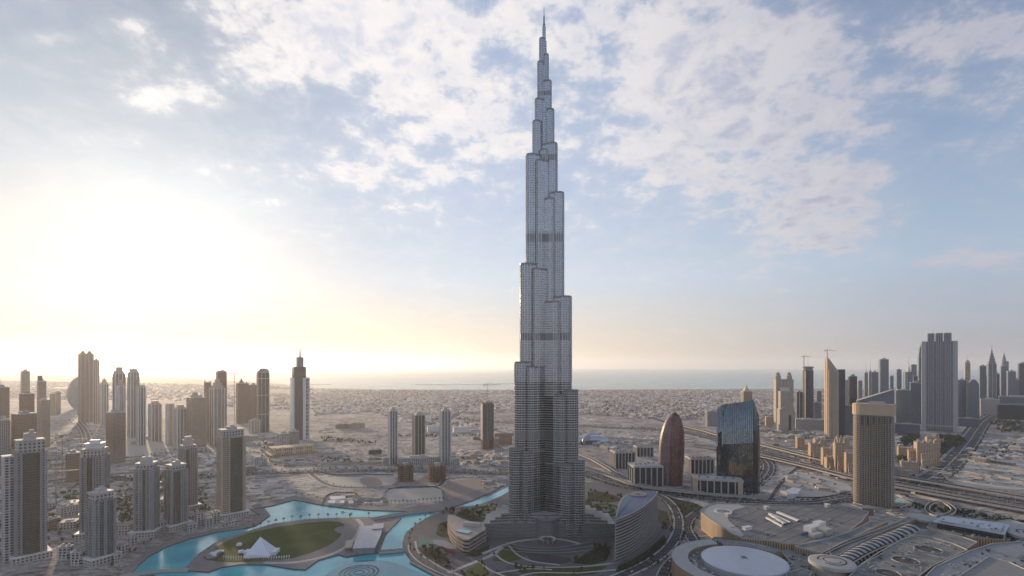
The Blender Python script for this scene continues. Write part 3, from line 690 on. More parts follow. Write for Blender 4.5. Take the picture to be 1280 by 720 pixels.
simple('tall slim grey tower with a dark cap, left of the half round building', 25.5, 37.5, 464, 548, F_STONE, 12, 0.8, 3, cm=DARK)
simple('broad brown tower in front of the slim grey tower with dark cap', 24, 43, 492, 556, F_BROWN, 22, 0.9, slab=BROWN)
tt_ = simple('stepped tan tower with a flat dark penthouse', 46, 58, 476, 552, F_TAN, 12, 0.8, 3)
mb = MB(); mb.box(-tt_.w * .2, 0, tt_.h, tt_.w * .5, tt_.d * .6, tt_.z(469.5) - tt_.h); tt_.part('penthouse', mb, BROWN)
simple('low tan tower in front of the stepped tan tower', 47, 63, 500, 560, F_TAN, 26, 0.9, slab=BEIGE)
simple('brown twin slab tower right of the stepped tan tower', 62, 69, 492, 520, F_BROWN, 26, 0.9)
simple('narrow brown tower nearest the half round building', 68, 76, 490, 518, F_TAN, 20, 0.8)
# half round sail building
t_ = T('half round sail shaped building with a curved left edge, beside the golden twin towers', 83, 104, 470, 512, 10, 0.35, name='sail_building', cat='building')
mb = MB(); prof = []
for i in range(19):
    a_ = R(-62 + 152 * i / 18); prof.append((t_.w / 2 - t_.w * math.cos(a_) * 0.98, t_.h * 0.46 + t_.h * 0.54 * math.sin(a_)))
prof = [(t_.w / 2, 0)] + [(prof[0][0], 0)] + prof + [(t_.w / 2, t_.h)]
for sg in (-1, 1):
    pts = [(x, sg * t_.d / 2, z) for x, z in prof]; mb.face(pts if sg < 0 else list(reversed(pts)), [(x, z) for x, z in (prof if sg < 0 else list(reversed(prof)))])
for (xa, za), (xb, zb) in zip(prof, prof[1:] + prof[:1]): mb.face([(xa, -t_.d / 2, za), (xa, t_.d / 2, za), (xb, t_.d / 2, zb), (xb, -t_.d / 2, zb)], None, 1)
t_.part('curved_hull', mb, [facade('pale curtain wall', (0.40, 0.38, 0.37), (0.17, 0.17, 0.18), 4, 3, 0.3, 0.25, 0.2, 0.2), GREY])
t_.mast(t_.h, t_.z(464), 1.0, t_.w * .4)
# twin towers catching the sun
def spiked(label, x0, x1, yt, yb, yaw, mat, rib, peak):
    t_ = T(label, x0, x1, yt, yb, yaw, 0.8, name='twin_peak_tower')
    t_.body(mat); t_.ribs(rib, -1, t_.h + 3, (-.45, -.15, .15, .45), 1.6, 2.2, ys=(-.45, 0, .45))
    mb = MB()
    for ox in (-.25, .25): 
        for k_ in range(3): mb.box(ox * t_.w, 0, t_.h + k_ * peak / 3 - .3, t_.w * (.4 - .11 * k_), t_.d * (.7 - .2 * k_), peak / 3)
        mb.bar((ox * t_.w, 0, t_.h + peak - 1), (ox * t_.w, 0, t_.h + peak * 1.5), 1, 5, r2=.3)
    t_.part('stepped_peak', mb, mat)
    return t_
spiked('tallest tan tower of the left skyline with a stepped double peak against the sunset', 98, 117, 443, 528, 10, F_TAN, BEIGE, 16)
simple('tan tower leaning shoulder to shoulder with the double peaked tower', 116.5, 124, 450, 530, F_TAN, -20, 0.9, 4, ribmat=BEIGE, ribx=(-.4, 0, .4))
GRB = 'ribbed white towers of the left skyline'
def ribbed(label, x0, x1, yt, yb, steps=2, yaw=20, mat=None, dome=False, mast=None):
    t_ = T(label, x0, x1, yt, yb, yaw, 0.85, name='ribbed_tower', group=GRB)
    hb = t_.h * (1 - 0.05 * steps)
    t_.body(mat or F_TAN, hb); t_.ribs(WHITE, -1, hb + 4, (-.47, -.2, .2, .47), 1.8, 2.0, ys=(-.45, 0, .45))
    mb = MB(); z_ = hb
    for k_ in range(steps):
        f_ = .82 - .24 * k_; z2 = z_ + (t_.h - hb) / steps; mb.box(0, 0, z_ - .3, t_.w * f_, t_.d * f_, z2 - z_ + .3); z_ = z2
    if dome: mb.lathe([(t_.w * .22, z_), (t_.w * .2, z_ + 3), (t_.w * .1, z_ + 6), (0, z_ + 8)], n=10)
    t_.part('stepped_cap', mb, BEIGE)
    if mast: t_.mast(t_.h, t_.z(mast), .8)
    return t_
ribbed('slender ribbed tower with rounded top, right of the tan shoulder tower', 125, 135.5, 475, 532, 2, 16, F_TAN, True)
ribbed('ribbed tower with a brown stepped head and a crane mast, first of the dense cluster', 141, 157, 459, 545, 2, 16, F_BROWN, mast=452)
ribbed('white ribbed tower in front of the brown stepped head', 146, 156, 475, 556, 2, 24, F_TAN)
ribbed('white ribbed tower with a flat grey head, tallest of the dense cluster', 159.5, 174, 461, 548, 1, 22, F_TAN)
ribbed('narrow white ribbed tower with a square cap at the right of the dense cluster', 170.5, 182, 481, 557, 1, 18, F_GREYB)
ribbed('low ribbed tower between the dense cluster and the banded block', 185.5, 202, 501, 552, 2, 20, F_GREYB)
ribbed('slim ribbed tower left of the banded beige block', 207.5, 217.5, 504, 556, 1, 20, F_TAN)
ribbed('ribbed tower touching the banded beige block', 217, 233, 506, 560, 2, 24, F_TAN)
tq = simple('broad beige block with many horizontal bands and a small domed turret', 233, 258, 497, 560, F_TAN, 24, 0.8, 0, slab=BEIGE, ph=0)
mb = MB(); mb.box(0, 0, tq.h - .5, tq.w * .6, tq.d * .6, 9); mb.lathe([(tq.w * .2, tq.h + 8), (tq.w * .2, tq.h + 14), (tq.w * .12, tq.h + 18), (0, tq.h + 20)], -tq.w * .1, 0, 12); tq.part('domed_turret', mb, BEIGE)
tq = simple('narrow tan tower with pointed corner horns', 255, 264, 478, 552, F_TAN, 18, 0.9, 0, ph=0)
mb = MB()
for a_, b_ in ((-.42, -.42), (.42, -.42), (.42, .42), (-.42, .42)): mb.bar((a_ * tq.w, b_ * tq.d, tq.h), (a_ * tq.w * 1.2, b_ * tq.d * 1.2, tq.h + 9), 2, 4, r2=.2)
tq.part('corner_horns', mb, BEIGE)
simple('brown tower with a flared flat cap behind the tall white ribbed tower', 270, 283.5, 465, 548, F_BROWN, 18, 0.8, 0, ph=4, plantf=.8)
ribbed('tall white ribbed tower with a stepped crown, left of the warm brown bay tower', 262, 281, 474, 556, 3, 24, F_TAN, mast=467)
tq = simple('dark twin slab tower with a pointed pyramid head, left of the domed dark tower', 295, 311, 479, 530, F_BROWN, 15, 0.7, 0, ph=0)
mb = MB(); mb.lathe([(tq.w * .32, tq.h), (tq.w * .14, tq.h + 10), (tq.w * .12, tq.h + 15), (0, tq.h + 24)], -tq.w * .1, 0, 4, a0=math.pi / 4, a1=math.pi / 4 + 2 * math.pi); mb.bar((tq.w * .38, 0, tq.h), (tq.w * .38, 0, tq.h + 9), 4, 4, r2=.3); tq.part('pointed_head', mb, BROWN)
simple('lower dark brown slab touching the tower with the pointed head', 311, 322, 481, 532, F_BROWN, 10, 0.8)
# domed tower
t_ = T('dark framed tower with a rounded barrel top, left of the white and dark spire tower', 321, 336.5, 466, 541, 8, 0.8, name='barrel_top_tower')
t_.body(F_DARK); t_.ribs(CONC, -1, t_.h + 1, (-.49, -.17, .17, .49), 1.3, 1.3, ys=(-.49, .49))
mb = MB()
for zf in (.30, .62, .90): mb.prism(offset(t_.P, 1.6), t_.h * zf, t_.h * zf + 2.2, 0, True, True)
t_.part('frame_bands', mb, CONC)
mb = MB(); n_ = 10
arc = [(t_.w / 2 * math.cos(math.pi - math.pi * i / n_), t_.h + t_.h * .075 * math.sin(math.pi * i / n_) ** .6) for i in range(n_ + 1)]
for (xa, za), (xb, zb) in zip(arc, arc[1:]): mb.face([(xa, -t_.d / 2, za), (xb, -t_.d / 2, zb), (xb, t_.d / 2, zb), (xa, t_.d / 2, za)])
for sg in (1, -1): 
    pts = [(x, sg * t_.d / 2, z) for x, z in arc]; mb.face(pts if sg > 0 else list(reversed(pts)))
t_.part('barrel_top', mb, GREY)
# white and dark spire tower
t_ = T('dark tower with white side wings, a gridded window column and a needle on top', 363.5, 386.5, 473, 551, 12, 0.65, name='spire_tower')
w = t_.w; d_ = t_.d
mb = MB(); mb.prism(rectp(w * .74, d_ * .9, -w * .06, 0), -1, t_.z(458.5), 0, topmi=1); t_.part('shaft', mb, [F_DARK, ROOFG])
mb = MB(); mb.prism(rectp(w * .40, d_ * .6, -w * .02, 0), t_.z(458.5) - .4, t_.z(446.5), 0, topmi=1); t_.part('upper_shaft', mb, [F_GREYB, ROOFG])
t_.mast(t_.z(446.5), t_.z(434.5), 3.2)
mb = MB(); mb.prism(rectp(w * .13, d_ * 1.0, -w * .47, 0), -1, t_.z(472)); t_.part('white_wing', mb, WHITE)
mb = MB(); mb.prism(rectp(w * .18, d_ * 1.04, w * .20, 0), -1, t_.z(472.5)); mb.prism(rectp(w * .06, d_ * 1.04, w * .50, 0), -1, t_.z(472.5)); mb.prism(rectp(w * .44, d_ * 1.02, w * .31, 0), t_.z(472.5) - 2, t_.z(472.5) + 1)
t_.part('white_frame', mb, WHITE)
mb = MB(); mb.prism(rectp(w * .20, d_ * .98, w * .38, 0), -1, t_.z(473.5)); t_.part('gridded_column', mb, facade('large square grid', (0.55, 0.53, 0.52), (0.06, 0.065, 0.07), 13, 7, 0.16, 0.2, 0.2))
# long low hotel and small neighbours
t_ = T('low sand coloured palace hotel with rows of tall arched windows on a brick red terrace', 336, 393, 558, 572, 14, 0.45, name='palace_hotel', cat='hotel')
h_ = t_.h
t_.body(facade('tall windows in sand stone', (0.52, 0.38, 0.26), (0.09, 0.06, 0.05), 13, 5.2, 0.28, 0.5, 0.3), h_)
mb = MB()
for f in (-.47, -.28, 0.0, .24, .47): mb.box(f * t_.w, -t_.d / 2 - 1, -1, t_.w * .06, 4, h_ + 5)
mb.prism(offset(t_.P, 1.2), h_ - 1, h_ + 2, 0); t_.part('bay_tower', mb, SANDW)
mb = MB(); mb.prism(offset(t_.P, 9), -1, 8, 0, topmi=1); t_.part('terrace', mb, [facade('arcaded terrace', (0.42, 0.28, 0.21), (0.12, 0.08, 0.06), 8, 5, .3, .5), plain('terracotta roof deck', (0.38, 0.27, 0.21))])
simple('small pale office block behind the palace hotel', 347, 362, 542, 560, F_WHITE2, 15, .8, name='office_block')
simple('small white office block beside the spire tower', 361, 374, 539, 558, F_WHITE, 15, .8, name='office_block')
simple('low white block with blank ribs at the foot of the barrel topped tower', 311, 325, 525, 542, F_WHITE2, 15, .6, ribx=(-.4, -.1, .2, .45), name='office_block')

# --- three slim towers in the middle
GR3 = 'three slim towers on the sandy plain'
for lab, x0, x1, yt, yb, mat, rib in (('slim grey tower with pale vertical stripes, left one of the three on the sandy plain', 485, 497, 514, 581, F_WHITE, WHITE), ('greenish slim tower, shortest and middle one of the three on the sandy plain', 515.5, 531.5, 519, 571, F_BAYG, CONC), ('slim grey tower with pale vertical stripes, right one of the three on the sandy plain', 549.5, 563.5, 514, 582, F_WHITE, WHITE)):
    t_ = T(lab, x0, x1, yt, yb, 14, .9, name='slim_tower', group=GR3)
    t_.body(mat); t_.ribs(rib, -1, t_.h + 2, (-.47, -.16, .16, .47), 1.2, 1.4, ys=(-.47, 0, .47)); 
    mb = MB(); mb.box(0, 0, t_.h - .2, t_.w * .7, t_.d * .7, 6); mb.box(0, 0, t_.h + 5.8, t_.w * .4, t_.d * .4, 5); t_.part('stepped_cap', mb, CONC)
simple('long low white podium with a grid of windows joining the three slim towers', 497, 549, 571, 583, F_WHITE2, 4, .3, name='podium_block', ph=3)
simple('low white block right of the three slim towers', 562, 574, 573, 584, F_WHITE2, 4, .8, name='podium_block', ph=2)
simple('low white block left of the three slim towers', 478, 486, 572, 583, F_WHITE2, 4, .8, name='podium_block', ph=2)
def unfinished(label, x0, x1, yt, yb, yaw=10, n=None, ratio=.7):
    t_ = T(label, x0, x1, yt, yb, yaw, ratio, name='unfinished_block', cat='construction', group='unfinished concrete frames')
    mb = MB(); zz = -1
    while zz < t_.h: mb.prism(t_.P, zz, zz + .7, 0, True, True); zz += 4.2
    t_.part('floor_slabs', mb, BRICK)
    mb = MB()
    for i in range(7):
        for j in range(4): mb.box((-.47 + .94 * i / 6) * t_.w, (-.46 + .92 * j / 3) * t_.d, -1, 1.2, 1.2, t_.h + 2 + rnd.random() * 3)
    t_.part('column_grid', mb, BROWN)
    mb = MB(); mb.box(0, 0, -1, t_.w * .34, t_.d * .4, t_.h + 6); t_.part('lift_core', mb, CONC)
    return t_
unfinished('unfinished brown concrete frame below the left slim tower', 497, 517, 581, 603)
unfinished('unfinished brown concrete frame below the right slim tower', 534, 558, 581, 603)
t_ = unfinished('dark unfinished tower wrapped in scaffolding with a crane on top, left of the tall tower', 601, 617, 503, 562, 12, ratio=.9)
mb = MB(); mb.prism(offset(t_.P, .6), 30, t_.h - 4, 0); t_.part('scaffold_netting', mb, facade('scaffold netting', (0.12, 0.11, 0.11), (0.05, 0.055, 0.065), 4.2, 2.5, .35, .25, .6))
t_.mast(t_.h, t_.z(478), 1.0)
simple('low orange brick block left of the tall tower', 617, 640, 541, 556, facade('orange brick', (0.42, 0.23, 0.15), (0.10, 0.08, 0.07), 4, 4, .4, .4), 6, .5, name='brick_block', ph=2)
simple('low ochre block at the foot of the unfinished tower', 606, 624, 548, 560, F_SAND, 10, .5, name='brick_block', ph=2)
# ------------------------------------------------------------------ towers and blocks on the right
GRR = 'towers along the highway'
# columned low blocks of the financial centre
def columned(label, x0, x1, yt, yb, yaw, ratio, ncol, wallm=None, name='colonnaded_block'):
    t_ = T(label, x0, x1, yt, yb, yaw, ratio, name=name, cat='office block', group='colonnaded office blocks beside the viaduct')
    h_ = t_.h
    mb = MB(); mb.prism(offset(t_.P, -2), -1, h_ - 4, 0, topmi=1); t_.part('glazed_core', mb, [F_DARK, ROOFG])
    mb = MB(); mb.prism(offset(t_.P, 1.2), h_ - 4, h_ - .5, 0, True, True); mb.prism(offset(t_.P, -1.5), h_ - .5, h_ + .2, 1); t_.part('roof_slab', mb, [CONC, wallm or ROOFG])
    for i in range(ncol + 1):
        mb = MB(); f = -.485 + .97 * i / ncol
        mb.box(f * t_.w, -t_.d / 2 + .3, -1, 2.4, 2.4, h_ - 3.2); t_.part('column', mb, CONC)
    nd = max(2, int(ncol * ratio))
    for i in range(1, nd + 1):
        for sg in (-1, 1):
            mb = MB(); mb.box(sg * (t_.w / 2 - .3), (-.485 + .97 * i / nd) * t_.d, -1, 2.4, 2.4, h_ - 3.2); t_.part('column', mb, CONC)
    mb = MB()
    for k_ in range(5): mb.box((-.35 + .17 * k_) * t_.w, (rnd.random() - .5) * .5 * t_.d, h_ - .6, 5, 5, 3)
    t_.part('roof_units', mb, GREY)
    return t_
ca_ = columned('boxy colonnaded block with dark glass, furthest left near the metro station', 763, 794, 563, 586, 18, .8, 6)
columned('low colonnaded block behind, between the metro station and the egg shaped tower', 792, 817, 557, 571, 18, .6, 5)
columned('broad low block with pale flat roof and columns left of the egg shaped tower', 785, 829, 580, 609, 18, .7, 5, CONC)
columned('brown topped colonnaded block right of the egg shaped tower', 857, 893, 571, 592, 18, .7, 6, BROWN)
t_ = columned('long colonnaded block with a sunlit yellow end wall before the blue glass tower', 864, 929, 597, 621, 8, .35, 7, CONC)
mb = MB(); mb.box(-t_.w / 2 + 5, 0, -1, 10, t_.d + 1, t_.h + 1.5); t_.part('end_block', mb, SANDW)
mb = MB(); mb.box(t_.w / 2 - 5, 0, -1, 9, t_.d + 1, t_.h - 1); t_.part('end_block', mb, SANDW)
# egg shaped brown tower
th0 = T('brown glass tower shaped like a pointed egg with a seam down its edge', 825, 857, 515, 608, 26, .62, shape=ellp(.5, .32, 20), name='egg_tower')
F_EGG = facade('bronze curtain wall', (0.07, 0.04, 0.04), (0.17, 0.08, 0.075), 7.4, 4.4, 0.16, 0.12, 0.25, 0.3, 0.45, 0.5, 0.1)
hh = th0.h; W2 = th0.w / 2; D2 = th0.d / 2
prof = []
for i in range(23):
    z_ = hh * i / 22; u_ = z_ / hh
    f = 1.0 if u_ < .45 else max(0.0, 1 - ((u_ - .45) / .55) ** 2.5) ** .55
    f *= .93 + .07 * min(1, u_ / .4)
    prof.append((f, z_))
mb = MB()
# front leaf: lens shaped plan, slightly tipped; rear leaf of paler panels stands a little higher on the left
nn = 24
for (f0, z0), (f1, z1) in zip(prof, prof[1:]):
    for i in range(nn):
        a0, a1 = 2 * math.pi * i / nn, 2 * math.pi * (i + 1) / nn
        P_ = lambda a_, f_, z_: (W2 * .17 * min(1, z_ / hh * 1.2) + W2 * .80 * f_ * math.cos(a_), D2 * (.35 + .65 * f_) * math.sin(a_) * (1 if f_ > .01 else 0.6), z_)
        mb.face([P_(a0, f0, z0), P_(a1, f0, z0), P_(a1, f1, z1), P_(a0, f1, z1)], [(a0 * W2, z0), (a1 * W2, z0), (a1 * W2, z1), (a0 * W2, z1)])
th0.part('glass_shell', mb, F_EGG)
mb = MB()
for (f0, z0), (f1, z1) in zip(prof, prof[1:]):
    for i in range(nn):
        a0, a1 = 2 * math.pi * i / nn, 2 * math.pi * (i + 1) / nn
        def P2(a_, f_, z_): u_ = z_ / hh; return (-W2 * .22 + W2 * .34 * u_ ** 3 + W2 * .84 * f_ * math.cos(a_), D2 * .22 + D2 * (.35 + .65 * f_) * 1.0 * math.sin(a_), z_ * .985)
        mb.face([P2(a0, f0, z0), P2(a1, f0, z0), P2(a1, f1, z1), P2(a0, f1, z1)], [(a0 * W2, z0), (a1 * W2, z0), (a1 * W2, z1), (a0 * W2, z1)])
th0.part('rear_shell', mb, facade('rose panel shell', (0.24, 0.165, 0.16), (0.17, 0.11, 0.105), 7.4, 4.4, .12, .10, .4, .2, .2, .5))
# blue glass tower with slanted curved top
F_BLUE = facade('blue reflective curtain wall', (0.05, 0.055, 0.06), (0.17, 0.20, 0.215), 3.9, 3.6, 0.08, 0.22, 0.06, 0.9, 0.3, 0.3, 0.5)
tb_ = T('reflective blue glass tower with a slanting curved top and darker right flank', 895.5, 950.5, 507, 619, 0, .5, name='blue_glass_tower')
w, d_, h_ = tb_.w, tb_.d, tb_.h
n_ = 20; top = lambda x: h_ + (x / w + .5) ** 1.3 * h_ * .085 - (max(0, -x / w - .38) * 90)
mb = MB()
xs = [-w / 2 + w * .86 * i / n_ for i in range(n_ + 1)]
def yf(x): return -d_ / 2 + 4.5 * ((x + w * .1) / (w * .4)) ** 2
hs = [0.0, .55, .7, .8, .88, .94, 1.0]
def lean(u_): return 0 if u_ < .55 else d_ * .55 * ((u_ - .55) / .45) ** 2
for xa, xb in zip(xs, xs[1:]):
    for u0_, u1_ in zip(hs, hs[1:]):
        mb.face([(xa, yf(xa) + lean(u0_), top(xa) * u0_), (xb, yf(xb) + lean(u0_), top(xb) * u0_), (xb, yf(xb) + lean(u1_), top(xb) * u1_), (xa, yf(xa) + lean(u1_), top(xa) * u1_)],
                [(xa, top(xa) * u0_), (xb, top(xb) * u0_), (xb, top(xb) * u1_), (xa, top(xa) * u1_)])
    mb.face([(xa, yf(xa) + lean(1), top(xa)), (xb, yf(xb) + lean(1), top(xb)), (xb, d_ / 2, top(xb) - 2), (xa, d_ / 2, top(xa) - 2)], None, 1)
    mb.face([(xb, d_ / 2, 0), (xa, d_ / 2, 0), (xa, d_ / 2, top(xa) - 2), (xb, d_ / 2, top(xb) - 2)], [(xb, 0), (xa, 0), (xa, h_), (xb, h_)])
x_ = xs[0]; side = [(x_, yf(x_) + lean(u_), top(x_) * u_) for u_ in hs] + [(x_, d_ / 2, top(x_) - 2), (x_, d_ / 2, 0)]
mb.face(list(reversed(side)), [(p[1], p[2]) for p in reversed(side)])
tb_.part('curved_glass_front', mb, [F_BLUE, ROOFG])
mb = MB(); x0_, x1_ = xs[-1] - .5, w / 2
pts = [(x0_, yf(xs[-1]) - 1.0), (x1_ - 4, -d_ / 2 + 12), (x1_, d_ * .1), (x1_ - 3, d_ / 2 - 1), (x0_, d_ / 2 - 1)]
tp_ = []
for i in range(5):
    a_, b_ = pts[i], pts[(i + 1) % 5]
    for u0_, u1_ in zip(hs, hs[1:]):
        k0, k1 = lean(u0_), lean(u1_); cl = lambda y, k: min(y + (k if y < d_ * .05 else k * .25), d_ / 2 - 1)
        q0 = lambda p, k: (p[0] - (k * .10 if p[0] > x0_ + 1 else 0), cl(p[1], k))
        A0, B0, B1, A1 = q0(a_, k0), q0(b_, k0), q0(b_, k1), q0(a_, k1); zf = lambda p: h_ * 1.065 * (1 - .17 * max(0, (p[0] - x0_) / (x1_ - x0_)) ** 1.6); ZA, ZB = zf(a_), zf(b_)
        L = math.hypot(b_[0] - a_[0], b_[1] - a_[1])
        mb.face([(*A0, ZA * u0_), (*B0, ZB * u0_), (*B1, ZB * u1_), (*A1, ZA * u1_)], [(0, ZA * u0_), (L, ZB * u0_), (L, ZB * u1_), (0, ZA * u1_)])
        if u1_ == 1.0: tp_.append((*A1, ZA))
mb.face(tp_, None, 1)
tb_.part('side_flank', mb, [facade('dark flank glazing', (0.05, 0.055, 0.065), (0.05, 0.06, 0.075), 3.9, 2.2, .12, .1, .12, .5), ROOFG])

# hotel tower in sand stone with curved ends (bottom right)
F_HOTEL = facade('hotel window grid', (0.33, 0.275, 0.23), (0.05, 0.042, 0.04), 3.55, 3.0, 0.40, 0.42, 0.25, 0.0, 0.3)
def capsule(w, d, n=8):
    r = d / 2; pts = [(-w / 2, -d / 2 * .2)]
    L = [(-w / 2 + r + r * math.cos(R(a_)), r * math.sin(R(a_))) for a_ in [90 + 180 * i / n for i in range(n + 1)]]
    return ccw(L + [(w / 2, -r * .75), (w / 2, r * .75)])
tA = T('sand coloured hotel tower with a rounded left end, deep balconies and a solid flared crown', 1067, 1118, 516, 636, -12, .42, shape=capsule(1, .42), name='hotel_tower', cat='hotel')
hb = tA.h
tA.body(F_HOTEL, hb)
mb = MB(); zz = 4
pl = offset([p for p in tA.P], 1.2)
while zz < hb - 8: mb.prism(pl, zz, zz + 1.15, 0, True, True); zz += 3.55
tA.part('balcony_edges', mb, plain('hotel balcony render', (0.38, 0.32, 0.265), .75, var=.1))
mb = MB(); 
for i in range(13): mb.box((-.30 + .8 * i / 12) * tA.w, -tA.d / 2 - .9, -1, .9, 1.7, hb - 6)
tA.part('vertical_ribs', mb, MATS['hotel balcony render'])
mb = MB(); mb.prism(offset(tA.P, 2.2), hb - 4, tA.z(505), 0, True, True); mb.prism(offset(tA.P, .6), tA.z(505) - .5, tA.z(505) + .8, 0); tA.part('crown_parapet', mb, plain('sand crown', (0.50, 0.38, 0.27), .7, var=.08))
mb = MB()
for i in range(6): mb.box((-.22 + .7 * i / 5) * tA.w, -tA.d / 2 - 1.5, hb - 24 + i * 1.5, tA.w * .045, 1.0, 18 - i * 1.5)
tA.part('recessed_openings', mb, DARK)
mb = MB(); mb.box(tA.w * .1, 0, tA.z(505) + .6, tA.w * .4, tA.d * .3, 4); tA.part('roof_plant', mb, CONC)

# skyline from centre right to the right edge
tq = simple('small tan tower with a pyramid roof peeping over the blue glass tower', 925.5, 940.5, 489, 520, F_TAN, 20, 1.0, 0, ph=0)
mb = MB(); mb.lathe([(tq.w * .5, tq.h), (tq.w * .28, tq.h + 14), (tq.w * .14, tq.h + 16), (tq.w * .12, tq.h + 24), (0, tq.h + 36)], n=4, a0=math.pi / 4, a1=math.pi / 4 + 2 * math.pi); tq.part('pyramid_roof', mb, BEIGE)
simple('broad plain block left of the blue glass tower with one sunlit edge', 881, 899, 514, 533, F_WHITE, 24, .5, name='office_block')
t_ = T('tan tower crowned by two round turrets, behind the gabled stone tower', 967, 992, 474, 531, 14, .6, name='twin_turret_tower', group=GRR)
t_.body(F_STONE); t_.ribs(BEIGE, -1, t_.h + 2, (-.47, -.2, 0, .2, .47), 1.4, 1.6)
for sg in (-1, 1):
    mb = MB(); mb.lathe([(t_.w * .17, t_.h - 1), (t_.w * .17, t_.h + 16), (t_.w * .12, t_.h + 18), (t_.w * .12, t_.h + 28), (t_.w * .05, t_.h + 31), (0, t_.h + 36)], sg * t_.w * .32, 0, 12); t_.part('turret', mb, F_STONE)
t_ = T('gabled stone tower with a tall dark arch on its front, before the twin turret tower', 971, 994, 514, 541, 16, .7, name='gabled_tower', group=GRR)
w, d_, h_ = t_.w, t_.d, t_.h
mb = MB()
front = [(-w / 2, -1), (w / 2, -1), (w / 2, h_), (w * .16, h_ + 14), (-w * .1, h_ + 22), (-w / 2, h_ + 8)]
for sg in (-1, 1):
    pts = [(x, sg * d_ / 2, z) for x, z in front]; mb.face(pts if sg < 0 else pts[::-1], front if sg < 0 else front[::-1])
for i in range(6):
    (xa, za), (xb, zb) = front[i], front[(i + 1) % 6]; mb.face([(xa, -d_ / 2, za), (xa, d_ / 2, za), (xb, d_ / 2, zb), (xb, -d_ / 2, zb)], [(0, za), (d_, za), (d_, zb), (0, zb)], 0 if abs(xa - xb) < 1 else 1)
t_.part('body', mb, [F_STONE, BEIGE])
mb = MB(); mb.box(-w * .1, d_ * .1, h_ + 4, w * .62, d_ * .8, zat(489, t_.cy) - h_ - 4); mb.face([(-w * .42, -d_ * .32, zat(489, t_.cy)), (w * .22, -d_ * .32, zat(489, t_.cy)), (w * .22, 0, zat(484, t_.cy)), (-w * .42, 0, zat(484, t_.cy))]); t_.part('upper_block', mb, F_STONE)
mb = MB(); mb.box(w * .16, -d_ / 2 - .3, 2, w * .16, .8, h_ * .8); t_.part('arch_window', mb, F_DARK)
simple('slim tower with one bright white stripe between the gabled and the dark round tower', 994, 1003, 490, 527, F_GREYB, 16, .9, ribmat=WHITE, ribx=(0,))
t_ = T('dark round shouldered tower with an overhanging disc on top', 1003, 1017, 463, 528, 12, .9, shape=ellp(.5, .45, 14), name='round_tower', group=GRR)
t_.body(F_DARK); mb = MB(); mb.lathe([(t_.w * .42, t_.h), (t_.w * .42, t_.h + 10), (t_.w * .52, t_.h + 12), (t_.w * .52, t_.h + 18), (t_.w * .3, t_.h + 19), (0, t_.h + 20)], n=16); t_.part('overhanging_disc', mb, GREY)
t_.mast(t_.h + 18, t_.z(446), .8)
mb = MB(); mb.prism([(-t_.w * .5, -t_.d * .1), (-t_.w * .30, -t_.d * .52), (-t_.w * .24, -t_.d * .4), (-t_.w * .42, 0)], -1, t_.h - 2); t_.part('pale_flank', mb, F_STONE)
simple('pale blank block right of the dark round shouldered tower', 1017, 1027, 503, 527, F_WHITE, 10, .8, name='office_block')
# blade tower
t_ = T('sunlit sand coloured blade tower with a sloping knife edge top', 1031, 1048.5, 449, 548, 26, .8, name='blade_tower', group=GRR)
w, d_, h_ = t_.w, t_.d, t_.h
mb = MB(); mb.prism([(-w / 2, -d_ / 2), (w / 2, -d_ / 2), (w / 2, d_ / 2), (-w / 2, d_ / 2)], -1, h_, 0, topmi=1, ztop=lambda x, y: h_ - (x / w + .5) * (h_ - zat(466, t_.cy)) + 4)
t_.part('body', mb, [F_STONE, BEIGE])
t_.ribs(SANDW, -1, h_ - 40, (-.49, -.1, .3), 2.2, 2.2, ys=()); 
mb = MB(); mb.box(-w / 2 - .6, -d_ * .2, -1, 3, d_ * .5, h_ + 5); mb.box(-w / 2 - 1.0, d_ * .30, -1, 2, 6, h_ - 4); t_.part('edge_fin', mb, SANDW)
t_.mast(h_, zat(437, t_.cy), .9, -w * .4)
simple('black slab tower touching the right side of the blade tower', 1046, 1056.5, 462, 547, F_DARK, 16, .8, 0, ph=0)
simple('sunlit tan slab behind the black slab tower', 1054.5, 1062, 475, 512, F_STONE, 24, .8, 0, ph=0)
simple('dark tower with twin dark caps right of the black slab tower', 1060, 1071.5, 470, 540, F_DARK, 14, .8, 3, cm=DARK)
simple('grey sloping roofed slab below the twin capped tower', 1056, 1072, 507, 545, F_GREYB, -10, .5, ph=0)
simple('pale thin tower with needle, first of the hazy group behind the hotel tower', 1080, 1085, 466, 520, F_WHITE, 10, .9, mast=449)
simple('second pale thin tower with needle behind the hotel tower', 1086, 1089.5, 464, 520, F_WHITE, 10, .9, mast=448)
simple('hazy blue grey block between the thin needled towers and the flat topped tower', 1088, 1098, 465, 520, F_GREYB, 16, .8, 3)
simple('flat topped tower with a darker right side behind the hotel tower', 1098, 1111, 449, 520, F_GREYB, 16, .8, 3, cm=GREY)
